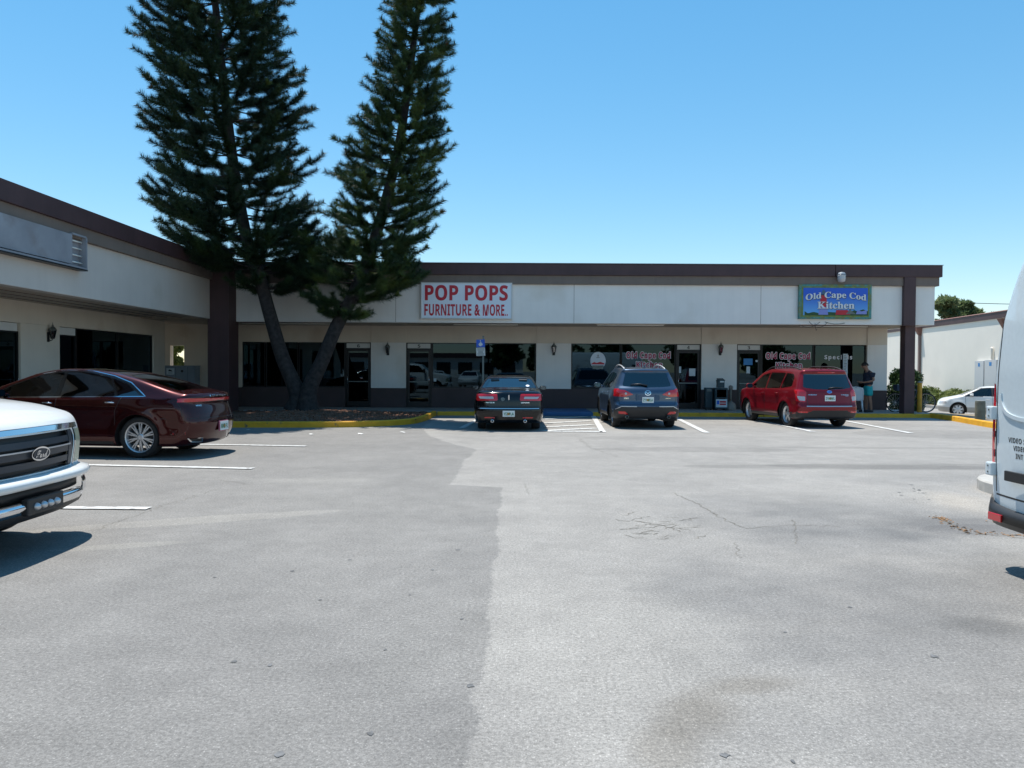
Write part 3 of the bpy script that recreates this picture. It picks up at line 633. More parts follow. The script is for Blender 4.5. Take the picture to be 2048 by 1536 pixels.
m_.build('sign_frame', M['white'], PS, True)
H = zc1 - zc0; Wd = xs1 - xs0
def sgn(parent, txt, u0, u1, v0, v1, mat, y, style='sans', offset=0, warp=None, x0=xs0, W_=Wd, z0=zc0, H_=H, name='lettering', dx=0, dz=0, spacing=1):
    cx = x0 + W_*(u0+u1)/2 + dx; cz = z0 + H_*(v0+v1)/2 + dz
    return text_mb(txt, W_*(u1-u0), H_*(v1-v0), lambda a, b: (cx + a, y, cz + b), style, offset, warp, spacing=spacing).build(name, mat, parent, True, fix=False)
sgn(PS, 'POP POPS', .04, .955, .50, .94, M['signred'], YF - .134, offset=.012)
sgn(PS, 'FURNITURE', .035, .555, .075, .40, M['signred'], YF - .134, offset=.006)
sgn(PS, '&', .587, .65, .075, .40, M['signred'], YF - .134, style='sans', offset=.03)
sgn(PS, 'MORE..', .68, .955, .075, .40, M['signred'], YF - .134, offset=.006)
# restaurant sign
zc0, zc1 = PY(1668, 638, YF - .1).z, PY(1668, 569, YF - .1).z
xs0, xs1 = (1596 - 1024) * (YF - .12)/FPX, (1741 - 1024) * (YF - .12)/FPX; H = zc1 - zc0; Wd = xs1 - xs0
KS = thing('shop_sign', 'blue restaurant sign with a red and white lighthouse and Old Cape Cod Kitchen lettering', 'sign', ((xs0 + xs1)/2, YF, zc0))
def skygrad(name):
    m = pm(name, (.02, .14, .60), .4); n = m.node_tree.nodes; l = m.node_tree.links
    tc = n.new('ShaderNodeTexCoord'); sp = n.new('ShaderNodeSeparateXYZ'); l.new(tc.outputs['Generated'], sp.inputs[0])
    cr_ = n.new('ShaderNodeValToRGB'); e = cr_.color_ramp.elements; e[0].position = .02; e[0].color = (.13, .42, .80, 1); e[1].position = .75; e[1].color = (.012, .10, .58, 1)
    l.new(sp.outputs['Z'], cr_.inputs[0]); l.new(cr_.outputs[0], n['Principled BSDF'].inputs['Base Color']); return m
m_ = MB(); m_.box(xs0, xs1, YF - .13, YF - .01, zc0, zc1); M['signgreen'] = pm('aqua_frame', (.07, .24, .22), .6, noise=.25, scale=14, dirt=((.17, .19, .07), 5, .5)); m_.build('sign_frame', M['signgreen'], KS, True, bevel=.01)
m_ = MB(); m_.box(xs0 + .09, xs1 - .09, YF - .138, YF - .13, zc0 + .07, zc1 - .07); m_.build('sign_border', pm('lime_border', (.16, .22, .05), .6, noise=.3, scale=9), KS, True)
m_ = MB(); m_.box(xs0 + .14, xs1 - .14, YF - .146, YF - .138, zc0 + .12, zc1 - .12); m_.build('sign_face', skygrad('sign_sky'), KS, True)
X = lambda u: xs0 + Wd*u
Z = lambda v: zc0 + H*v
ys = YF - .149
def poly(parent, name, pts, mat, y): m_ = MB(); m_.sheet([(X(u), y, Z(v)) for u, v in pts]); return m_.build(name, mat, parent, True, fix=False)
M['pictgreen'] = pm('picture_green', (.02, .07, .02), .6, noise=.4, scale=10); M['pictlilac'] = pm('picture_lilac', (.22, .26, .60), .5)
poly(KS, 'painted_shrubs', [(.075, .10), (.95, .10), (.95, .22), (.88, .28), (.8, .22), (.76, .26), (.68, .18), (.5, .19), (.4, .2), (.28, .16), (.2, .2), (.12, .16), (.075, .22)], M['pictgreen'], ys)
poly(KS, 'painted_tower', [(.265, .12), (.40, .12), (.385, .34), (.28, .34)], M['pictlilac'], ys - .003)
poly(KS, 'painted_tower', [(.28, .34), (.385, .34), (.372, .68), (.295, .68)], M['signred'], ys - .003)
poly(KS, 'painted_tower', [(.29, .68), (.378, .68), (.378, .71), (.29, .71)], M['black'], ys - .003)
poly(KS, 'painted_tower', [(.31, .71), (.358, .71), (.358, .80), (.334, .85), (.31, .80)], pm('lamp_room', (.05, .12, .2), .5), ys - .003)
poly(KS, 'painted_house', [(.50, .12), (.70, .12), (.70, .22), (.66, .26), (.51, .26)], M['signred'], ys - .003)
poly(KS, 'painted_house', [(.64, .14), (.78, .14), (.70, .28)], M['galv'], ys - .005)
poly(KS, 'painted_house', [(.78, .14), (.93, .14), (.93, .26), (.86, .22), (.80, .26)], M['pictlilac'], ys - .004)
M['signtext'] = pm('sign_cream', (.68, .70, .72), .5)
def arch_(v): 
    k = v[:, 0] / (Wd * .44); v = v.copy(); v[:, 1] -= .11 * (k**2); return v
for (dx, dz, mat, dy) in [(.014, -.016, M['black'], 0), (0, 0, M['signtext'], -.004)]:
    sgn(KS, 'Old Cape Cod', .085, .92, .56, .79, mat, ys - .008 + dy, 'serif', .012, arch_, xs0, Wd, zc0, H, 'lettering', dx, dz)
    sgn(KS, 'Kitchen', .25, .76, .29, .50, mat, ys - .008 + dy, 'serif', .014, None, xs0, Wd, zc0, H, 'lettering', dx, dz)
# floodlight above it
FL = thing('floodlight', 'grey twin-lobed security floodlight mounted above the blue restaurant sign', 'light', ((1680 - 1024)*(YF - .25)/FPX, YF - .10, PY(1680, 556, YF).z))
m_ = MB(); m_.box(-.07, .07, -.04, 0, -.12, .10); m_.build('mount', M['galv'], FL, bevel=.01)
m_ = MB(); m_.lathe([(.02, .17), (.10, .15), (.135, .09), (.14, .07)], c=(0, -.17, 0)); m_.build('hood', M['cabinet'], FL, smooth=True)
m_ = MB(); m_.lathe([(.14, .06), (.145, .03), (.13, .0), (.145, -.03), (.12, -.14), (.09, -.17), (0.001, -.18)], c=(0, -.17, 0)); m_.build('diffuser', M['lensclear'], FL, smooth=True)
# wall lanterns
def lantern(label, loc, rz):
    L = thing('wall_lantern', label, 'wall light', loc, rz, 'wall lanterns on the piers')
    m_ = MB(); m_.box(-.05, .05, -.02, 0, -.20, .06); m_.tube([(0, -.01, -.10), (0, -.07, -.17), (0, -.13, -.14), (0, -.13, -.11)], .012, 6); m_.build('bracket', M['black'], L, bevel=.004)
    m_ = MB(); m_.lathe([(.03, -.11), (.05, -.09), (.085, .10), (.08, .10), (.045, -.085)], c=(0, -.13, 0), n=6, caps=False); m_.build('glass', glassm('lantern_glass', (.45, .5, .52), .1, .1), L)
    m_ = MB()
    for k in range(6):
        q = k*math.pi/3; m_.tube([(.05*math.cos(q), -.13 + .05*math.sin(q), -.09), (.087*math.cos(q), -.13 + .087*math.sin(q), .10)], .006, 4)
    m_.lathe([(.045, -.12), (.055, -.09), (.05, -.085)], c=(0, -.13, 0), n=6); m_.build('cage', M['black'], L)
    m_ = MB(); m_.lathe([(.10, .10), (.105, .115), (.055, .19), (.03, .20), (.02, .25), (.008, .27), (.001, .33)], c=(0, -.13, 0), n=12); m_.build('cap', M['galv'], L, smooth=False)
    return L
for px, lab in [(776, 'small dark wall lantern on the pier between the tree and the POP POPS shop door'), (1107, 'dark wall lantern on the white pier right of the black sedan'), (1439, 'wall lantern with clear glass on the pier above the newspaper box')]:
    lantern(lab, (wx(px), YW - .036, PY(px, 700, YW).z), 0)
lantern('shaded wall lantern between two dark shop windows of the left wing', (XWL, ly(96), PX(94, 668, XWL + .1).z), math.radians(90))
# soffit battens lights
for i, (a, b, lab) in enumerate([(482, 690, 'long unlit fluorescent strip light under the canopy behind the pine trunks'), (905, 1037, 'unlit fluorescent strip light under the canopy below the POP POPS sign'), (1192, 1328, 'cream fluorescent strip light under the canopy above the oval poster window'), (1597, 1735, 'dark fluorescent strip light under the canopy below the blue restaurant sign')]):
    y = 27.9; x0, x1 = (a-1024)*y/FPX, (b-1024)*y/FPX
    L = thing('strip_light', lab, 'strip light', ((x0+x1)/2, y, 3.198), group='strip lights under the canopy'); h = (x1-x0)/2
    m_ = MB(); m_.box(-h, h, -.06, .06, -.045, 0); m_.build('housing', M['stucco_cream'] if i == 2 else M['tan'], L, bevel=.004)
    m_ = MB(); m_.tube([(-h+.03, 0, -.06), (h-.03, 0, -.06)], .017, 8); m_.build('lamp_tube', M['tube'], L, smooth=True)
# loose cables under the sign
cb = MB()
for (a, sag, b) in [((1604, 652), 10, (1640, 644)), ((1618, 643), 18, (1655, 645)), ((1650, 644), 5, (1690, 646)), ((1630, 646), 14, (1634, 657))]:
    p, q = PY(*a, YF - .02), PY(*b, YF - .02); cb.tube([p.lerp(q, t/8) + Vector((0, 0, -.017*sag*4*(t/8)*(1-t/8)*.6)) for t in range(9)], .007, 5)
tag(cb.build('cable', M['black']), 'loose dark wires dangling below the blue restaurant sign', 'wires')
# ================================================================ TREES
def foliage_mat(name, dark, mid, light, thr=.62, scale=.9, tl=.12):
    m = bpy.data.materials.new(name); m.use_nodes = True; n = m.node_tree.nodes; l = m.node_tree.links
    b = n['Principled BSDF']; b.inputs['Roughness'].default_value = .55; b.inputs['Specular IOR Level'].default_value = .35
    g = n.new('ShaderNodeNewGeometry'); t = n.new('ShaderNodeTexNoise'); t.inputs['Scale'].default_value = scale; t.inputs['Detail'].default_value = 3
    l.new(g.outputs['Position'], t.inputs['Vector'])
    r = n.new('ShaderNodeValToRGB'); e = r.color_ramp.elements; e[0].position = .35; e[0].color = (*dark, 1); e[1].position = thr + .08; e[1].color = (*light, 1)
    k = e.new(.52); k.color = (*mid, 1); l.new(t.outputs[0], r.inputs[0]); l.new(r.outputs[0], b.inputs['Base Color'])
    tr = n.new('ShaderNodeBsdfTranslucent'); l.new(r.outputs[0], tr.inputs[0]); mx = n.new('ShaderNodeMixShader'); mx.inputs[0].default_value = tl
    l.new(b.outputs[0], mx.inputs[1]); l.new(tr.outputs[0], mx.inputs[2]); l.new(mx.outputs[0], n['Material Output'].inputs[0]); return m
M['needle'] = foliage_mat('pine_needles', (.008, .024, .011), (.016, .040, .015), (.045, .075, .020), .64, 1.1)
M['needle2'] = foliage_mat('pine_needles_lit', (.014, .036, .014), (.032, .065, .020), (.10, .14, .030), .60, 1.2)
M['leaf'] = foliage_mat('leaves', (.09, .13, .05), (.16, .21, .09), (.27, .30, .15), .6, .7, .4)
M['leafdark'] = foliage_mat('leaves_dark', (.02, .045, .015), (.035, .075, .02), (.07, .12, .03), .6, 2)
M['leafhedge'] = foliage_mat('leaves_hedge', (.09, .12, .035), (.18, .22, .06), (.30, .33, .11), .6, 2.5, .35)
TRI = lambda n: np.arange(3*n).reshape(n, 3)
def tri_mesh(name, V, mat, parent, loc):
    V = V.reshape(-1, 3) - np.array(loc); n = len(V)//3
    me = bpy.data.meshes.new(name); me.vertices.add(len(V)); me.vertices.foreach_set('co', V.astype(np.float32).ravel())
    me.loops.add(3*n); me.loops.foreach_set('vertex_index', np.arange(3*n, dtype=np.int32)); me.polygons.add(n)
    me.polygons.foreach_set('loop_start', np.arange(0, 3*n, 3, dtype=np.int32)); me.update(calc_edges=True); me.validate()
    return link(name, me, mat, parent)
def norm(a): return a / np.maximum(np.linalg.norm(a, axis=-1, keepdims=True), 1e-9)
def brush(P, T, out, per, L, wdt, fwd=.55, up=.25):
    # P (k,3) points along a shoot, T (k,3) tangents -> needle triangles
    k = len(P); n = k * per; Pb = np.repeat(P, per, 0); Tb = np.repeat(T, per, 0)
    r = norm(rng.normal(size=(n, 3))); r = norm(r - Tb * (r*Tb).sum(1, keepdims=True))
    d = norm(r + Tb * fwd + np.array([0, 0, up])); ln = L * rng.uniform(.7, 1.1, (n, 1)); s = norm(np.cross(d, rng.normal(size=(n, 3)))) * wdt/2
    Pb = Pb + Tb * rng.uniform(-.02, .02, (n, 1)); out.append(np.stack([Pb - s, Pb + s, Pb + d*ln], 1))
M['needlelit'] = foliage_mat('lit_tip_needles', (.05, .085, .02), (.10, .14, .03), (.17, .20, .05), .6, 1.5)  # paler needle colour paints sunlight onto some branch tips
M['needlebrown'] = pm('dry_needles', (.20, .09, .04), .8, noise=.3, scale=9)
def pine(name, label, base, trunk_px, env, mat, y0, seed, top, fr_=.02):
    global rng
    rng = np.random.default_rng(seed); rr = random.Random(seed)
    T = thing(name, label, 'pine tree', base)
    # trunk centreline from pixels, at depth y0 with slight wander
    tp = [PY(px, py, y0 + dy) for px, py, dy in trunk_px]; tp = [Vector(base)] + tp
    tp = arc([tuple(p) for p in tp], 6)
    zs = np.array([p.z for p in tp]); zt_ = tp[-1].z
    rad = [max(.02, .24 * (1 - (p.z - base[2]) / (top - base[2] + .5))**.75 + (.15 * math.exp(-(p.z - base[2]) * 2.2))) for p in tp]
    mb = MB(); mb.tube(tp, rad, 12); mb.build('trunk', M['bark'], T, True, smooth=True, fix=False)
    pts = np.array([tuple(p) for p in tp])
    def at(z): return np.array([np.interp(z, zs, pts[:, i]) for i in range(3)])
    out = []; lit_tips = []; brown = []; br = MB()
    z = env[0][0]; ez = [e[0] for e in env]
    ph = 0
    while z < top - .25:
        el = np.interp(z, ez, [e[1] for e in env]); er = np.interp(z, ez, [e[2] for e in env])
        f = 1.0
        if z > env[-1][0]: f = max(.12, (top - z) / (top - env[-1][0]))
        c = at(z); k = 7 if z < env[-1][0] else 6; ph += 1.1
        for j in range(k):
            a = ph + 2*math.pi*j/k + rr.uniform(-.25, .25); ca, sa = math.cos(a), math.sin(a)
            lat = c[0]; L = (el if ca < 0 else er) * abs(ca) + (.5*(el+er)) * (1 - abs(ca)); L = (min(L, 3.8) * .93 - .12) * f * rr.uniform(.80, 1.08)
            if L < .25: continue
            # branch curve: slight droop then upturned end
            zz_ = z + rr.uniform(-.14, .14); m = 9; s = np.linspace(0, 1, m); kink = rr.uniform(-.25, .25)
            droop = rr.uniform(-.02, .14) if z < 8 else rr.uniform(-.04, .08)
            x = c[0] + ca*L*s - sa*kink*L*s*s*.5; y = c[1] + sa*L*s + ca*kink*L*s*s*.5
            zc = zz_ + L*(-droop*np.sin(s*math.pi*.8)*1.2 + .20*s**2.6 + .07*s) + .16*np.clip((s-.8)/.2, 0, 1)**2
            C = np.stack([x, y, zc], 1)
            br.tube([tuple(p) for p in C[::2]], [.028, .022, .016, .010, .006], 4, caps=False)
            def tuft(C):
                q_ = rr.random(); t_ = norm(np.array([C[-1] - C[-2]])); tgt = lit_tips if q_ < fr_ else (brown if q_ > 1 - .006 else None)
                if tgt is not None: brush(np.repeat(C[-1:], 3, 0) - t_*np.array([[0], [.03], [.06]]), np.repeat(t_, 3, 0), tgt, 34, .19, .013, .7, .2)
            def shoot(C, r0, per, L0=.17):
                n_ = max(4, int(np.linalg.norm(C[-1]-C[0]) / .045)); s2 = np.linspace(r0, 1, n_); idx = s2 * (len(C)-1)
                P = np.stack([np.interp(idx, np.arange(len(C)), C[:, i]) for i in range(3)], 1); Tn = norm(np.gradient(P, axis=0) + 1e-9); brush(P, Tn, out, per, L0, .012)
            shoot(C, .34, 30, .215); tuft(C)
            # side plumes
            nb = int(1 + L * 1.75)
            for q in range(nb):
                t = .26 + .70 * (q + rr.random()) / nb; i0 = t*(m-1); P0 = np.array([np.interp(i0, np.arange(m), C[:, i]) for i in range(3)])
                side = 1 if q % 2 else -1; sp = side * rr.uniform(.40, 1.0); ll = (1.05 - t) * L * .5 + rr.uniform(.35, .60); ll = min(ll, 1.15)
                dx, dy = ca*math.cos(sp) - sa*math.sin(sp), sa*math.cos(sp) + ca*math.sin(sp)
                u = np.linspace(0, 1, 5); rise = rr.uniform(.10, .38)
                Cs = P0 + np.stack([dx*ll*u, dy*ll*u, ll*(rise*u**2.2 - .06*np.sin(u*3))], 1)
                shoot(Cs, .06, 27, .195); tuft(Cs)
        z += rr.uniform(.42, .52) if z < env[-1][0] else .45
    V = np.concatenate(out); print(name, len(V))
    cr_ = tri_mesh('crown', V, mat, T, base)
    if lit_tips: tri_mesh('lit_tip_tufts', np.concatenate(lit_tips), M['needlelit'], T, base)
    if brown: tri_mesh('dry_tufts', np.concatenate(brown), M['needlebrown'], T, base)
    br.build('branches', M['bark'], T, True, fix=False)
    return T
# envelope: (height, reach to the left, reach to the right) in metres, at the tree's own depth
k26 = 25.3 / FPX
TY = 25.3
pine('norfolk_pine', 'tall dark conifer with a trunk leaning left in the mulch island', (-6.86, TY, .22),
     [(596, 790, 0), (565, 715, .1), (540, 630, .1), (518, 550, 0), (492, 470, 0), (470, 350, 0), (453, 220, 0), (441, 110, 0), (430, 0, 0), (420, -120, 0), (412, -260, 0)],
     [(4.1, .8, 1.8), (4.5, 2.6, 2.3), (5.0, 3.1, 2.4), (5.5, 3.3, 2.6), (6.4, 3.7, 2.7), (6.9, 3.1, 2.8), (7.8, 3.0, 2.7), (9.0, 2.75, 2.6), (10.2, 2.6, 2.65), (11.5, 2.55, 2.4), (12.6, 2.5, 2.35), (13.5, 2.35, 2.15), (14.5, 2.1, 2.0)],
     M['needle'], TY, 3, 19.0)
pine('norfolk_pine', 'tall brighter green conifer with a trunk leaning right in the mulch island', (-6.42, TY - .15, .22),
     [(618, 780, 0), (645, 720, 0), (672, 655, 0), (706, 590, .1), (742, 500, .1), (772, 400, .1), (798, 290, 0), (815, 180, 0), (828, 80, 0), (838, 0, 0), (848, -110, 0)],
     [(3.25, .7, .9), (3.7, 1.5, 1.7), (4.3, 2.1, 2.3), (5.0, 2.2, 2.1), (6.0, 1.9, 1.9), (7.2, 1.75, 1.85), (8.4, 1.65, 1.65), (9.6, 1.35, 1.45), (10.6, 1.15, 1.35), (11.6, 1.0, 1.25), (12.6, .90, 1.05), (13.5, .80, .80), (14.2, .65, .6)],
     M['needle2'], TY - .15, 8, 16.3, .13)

def leafy(name, label, cat, loc, w, h, trunk_h, n, leaf, mat, seed, clumps=26, group=None, trunk=True, flat=.8):
    global rng; rng = np.random.default_rng(seed); rr = random.Random(seed)
    T = thing(name, label, cat, loc, group=group); out = []
    if trunk:
        tb = MB(); tb.tube([(0, 0, -.1), (rr.uniform(-.1, .1), 0, trunk_h*.5), (0, 0, trunk_h)], [w*.045, w*.035, w*.03], 8)
    cc = []
    for i in range(clumps):
        a = rr.random()*6.28; r = math.sqrt(rr.random()); z = rr.random(); R = w/2 * math.sqrt(max(.05, 1 - (2*z-.75)**2 * .55))
        c = np.array([math.cos(a)*r*R*.8, math.sin(a)*r*R*.8, trunk_h + (h - trunk_h) * (.08 + .80*z)]); cc.append(c)
        if trunk: tb.tube([(0, 0, trunk_h*.75), tuple(c*[.5, .5, 1] + np.array([0, 0, -.1*h*0])) if c[2] > trunk_h else (0, 0, trunk_h), tuple(c)], [w*.016, w*.010, w*.004], 5)
        rad = w * rr.uniform(.11, .20); m = n // clumps
        p = norm(rng.normal(size=(m, 3))) * rng.uniform(.45, 1, (m, 1))**.6 * rad * np.array([1, 1, flat]) + c
        d = norm(rng.normal(size=(m, 3)) + [0, 0, .3]); s = norm(np.cross(d, rng.normal(size=(m, 3)))); L = leaf * rng.uniform(.6, 1.2, (m, 1))
        out.append(np.stack([p - s*L*.35, p + s*L*.35, p + d*L], 1)); out.append(np.stack([p - s*L*.35, p + d*L*.0 - d*L*.5, p + s*L*.35], 1))
    V = np.concatenate(out) + np.array(loc)
    tri_mesh('crown' if trunk else 'foliage', V, mat, T, loc)
    if trunk: tb.build('trunk', M['bark'], T, fix=False)
    return T
# trees beyond the far building
def far_tree(px0, px1, ytop, Y, label, seed, n, clumps, mat):
    x = ((px0 + px1)/2 - 1024) * Y / FPX; wdt = (px1 - px0) * Y / FPX; h = PY((px0+px1)/2, ytop, Y).z + .5
    leafy('broadleaf_tree', label, 'tree', (x, Y, -.5), wdt, h, h*.35, n, .42, mat, seed, clumps, group='trees beyond the far building', flat=.55)
far_tree(1850, 1922, 584, 70, 'feathery broadleaf tree rising above the far roof just right of the shop row', 5, 9000, 34, M['leaf'])
far_tree(1895, 1968, 594, 72, 'rounded green tree above the far roof, lower than its neighbour', 6, 9000, 30, M['leaf'])
far_tree(1976, 2004, 606, 80, 'very small distant tree top peeping over the sloping far roof', 7, 2500, 12, M['leafdark'])
far_tree(2020, 2120, 560, 90, 'distant tree beyond the far roof, hidden by the white van', 17, 3000, 16, M['leafdark'])
# plants near the bicycle, hedge along the far wall
leafy('shrub', 'dense dark green shrub behind the bicycle and the brown column', 'shrub', (PY(1812, 800, 32.5).x, 32.5, -.1), 1.75, 1.75, .05, 15000, .085, M['leafdark'], 21, 44, trunk=False, flat=1.1)
leafy('shrub', 'sunlit yellow green shrub seen through the square opening in the corner wall', 'shrub', (PY(340, 720, 33).x - .05, 33, 0), 1.4, 3.9, .3, 15000, .12, M['leafhedge'], 22, 30, trunk=False, flat=1.1)
# ================================================================ VEHICLES
def interp(tab):
    a = np.array(tab, float); a = a[a[:, 0].argsort()]; return lambda x: np.interp(x, a[:, 0], a[:, 1])
def smooth_tab(tab, sig):
    f = interp(tab); lo, hi = min(t[0] for t in tab), max(t[0] for t in tab); x = np.arange(lo - .6, hi + .6, .01); v = f(x)
    k = np.exp(-.5*(np.arange(-int(3*sig/.01), int(3*sig/.01)+1)*.01/sig)**2); k /= k.sum(); vp = np.pad(v, len(k)//2, mode='edge'); v2 = np.convolve(vp, k, 'valid')
    return lambda q: np.interp(q, x, v2)
def smax(a, b, k):
    h = np.clip(.5 + .5*(a-b)/k, 0, 1); return b*(1-h) + a*h + k*h*(1-h)
def field(sp):
    T = smooth_tab(sp['top'], sp.get('ts', .05)); Wp = smooth_tab(sp['plan'], .12); ins = smooth_tab(sp['sect'], .035)
    belt = smooth_tab(sp['belt'], .1); XR_ = smooth_tab(sp['rear'], .03); XF_ = smooth_tab(sp['front'], .03); tum = sp['tumble']; rb, fb = sp['bow']; wm = sp['w']
    k1, k2 = sp.get('k', (.07, .12)); cro = sp.get('crown', .05); zb = smooth_tab(sp['bottom'], .08)
    arches = sp['arches']; flare = sp.get('flare', .02)
    def F(x, y, z):
        ay = np.abs(y)
        yl = Wp(x) - ins(z); b = belt(x); over = np.maximum(z - b, 0); yl = yl - tum * over - .12*over*over
        for (cx, cz, R) in arches:
            d = np.sqrt((x-cx)**2 + (z-cz)**2); yl = yl + flare * np.exp(-((d - R)/.09)**2) * (z < b)
        zt_ = T(x) - cro * (ay/wm)**2.2
        f = smax((z - zt_) * sp.get('tg', .85), (ay - yl) * .95, k1)
        xr = XR_(z) + rb * (ay/wm)**2.6; xf = XF_(z) - fb * (ay/wm)**2.4
        f = smax(f, (xr - x) * .9, k2); f = smax(f, (x - xf) * .9, sp.get('kf', k2)); f = smax(f, zb(x) - z, .06)
        return f
    return F
def surfnet(F, lo, hi, h):
    g = [np.arange(lo[i], hi[i] + h, h) for i in range(3)]; X_, Y_, Z_ = np.meshgrid(*g, indexing='ij'); V = F(X_, Y_, Z_); I = V < 0
    sh = [s - 1 for s in V.shape]; acc = np.zeros((*sh, 3)); cnt = np.zeros(sh)
    offs = [(i, j, k) for i in (0, 1) for j in (0, 1) for k in (0, 1)]
    def sub(A, o): return A[o[0]:o[0]+sh[0], o[1]:o[1]+sh[1], o[2]:o[2]+sh[2]]
    for a in offs:
        for ax in range(3):
            if a[ax]: continue
            b = list(a); b[ax] = 1; va, vb = sub(V, a), sub(V, b); m = (va < 0) != (vb < 0); t = np.where(m, va / np.where(m, va - vb, 1), 0)
            for c in range(3): acc[..., c] += np.where(m, a[c] + (t if c == ax else 0), 0)
            cnt += m
    act = cnt > 0; idx = -np.ones(sh, int); idx[act] = np.arange(act.sum()); ii = np.argwhere(act)
    P = (acc[act] / cnt[act][:, None] + ii) * h + np.array(lo)
    quads = []
    for ax in range(3):
        u, v = [(1, 2), (2, 0), (0, 1)][ax]
        s0 = [slice(None)]*3; s1 = [slice(None)]*3; s0[ax] = slice(0, -1); s1[ax] = slice(1, None)
        a, b = I[tuple(s0)], I[tuple(s1)]; e = np.argwhere(a != b); e = e[(e[:, u] > 0) & (e[:, v] > 0)]
        e = e[(e[:, u] < sh[u]) & (e[:, v] < sh[v])]
        def ci(du, dv): q = e.copy(); q[:, u] += du; q[:, v] += dv; return idx[q[:, 0], q[:, 1], q[:, 2]]
        Q = np.stack([ci(-1, -1), ci(0, -1), ci(0, 0), ci(-1, 0)], 1); fl = a[tuple(e.T)]
        Q[~fl] = Q[~fl][:, ::-1]; quads.append(Q)
    return P, np.concatenate(quads)
def grad(F, P, e=.004):
    g = np.stack([F(*(P + np.eye(3)[i]*e).T) - F(*(P - np.eye(3)[i]*e).T) for i in range(3)], 1) / (2*e); return g
def reproj(F, P, n=4):
    for _ in range(n): g = grad(F, P); P = P - (F(*P.T) / np.maximum((g*g).sum(1), .05))[:, None] * g
    return P
def seg_dist(p, poly):
    a = np.array(poly, float); b = np.roll(a, -1, 0); best = np.full(len(p), 1e9); near = np.zeros((len(p), 2))
    for i in range(len(a)):
        d = b[i]-a[i]; t = np.clip(((p-a[i])@d)/max(d@d, 1e-12), 0, 1); q = a[i] + t[:, None]*d; dd = np.linalg.norm(p-q, axis=1); m = dd < best; best[m] = dd[m]; near[m] = q[m]
    return best, near
def inside(p, poly):
    a = np.array(poly, float); b = np.roll(a, -1, 0); c = np.zeros(len(p), bool)
    for i in range(len(a)):
        m = (a[i, 1] > p[:, 1]) != (b[i, 1] > p[:, 1]); xx = (b[i, 0]-a[i, 0])*(p[:, 1]-a[i, 1])/((b[i, 1]-a[i, 1]) + 1e-12) + a[i, 0]; c ^= m & (p[:, 0] < xx)
    return c
AX = {'side': (0, 2), 'rear': (1, 2), 'front': (1, 2), 'top': (0, 1)}
def rpoly(pts, r=.04, n=4):                            # round the corners of a polygon
    P = [Vector(p) for p in pts]; out = []
    for i in range(len(P)):
        a, b, c = P[i-1], P[i], P[(i+1) % len(P)]; u, v = a-b, c-b; rr = min(r, u.length*.45, v.length*.45); s, e = b + u.normalized()*rr, b + v.normalized()*rr
        for k in range(n+1): t = k/n; out.append(tuple((1-t)**2*s + 2*t*(1-t)*b + t*t*e))
    return out
def mir(pts): return [(-a, b) for a, b in pts]
def circ(cx, cz, r, n=40): return [(cx + r*math.cos(2*math.pi*i/n), cz + r*math.sin(2*math.pi*i/n)) for i in range(n)]

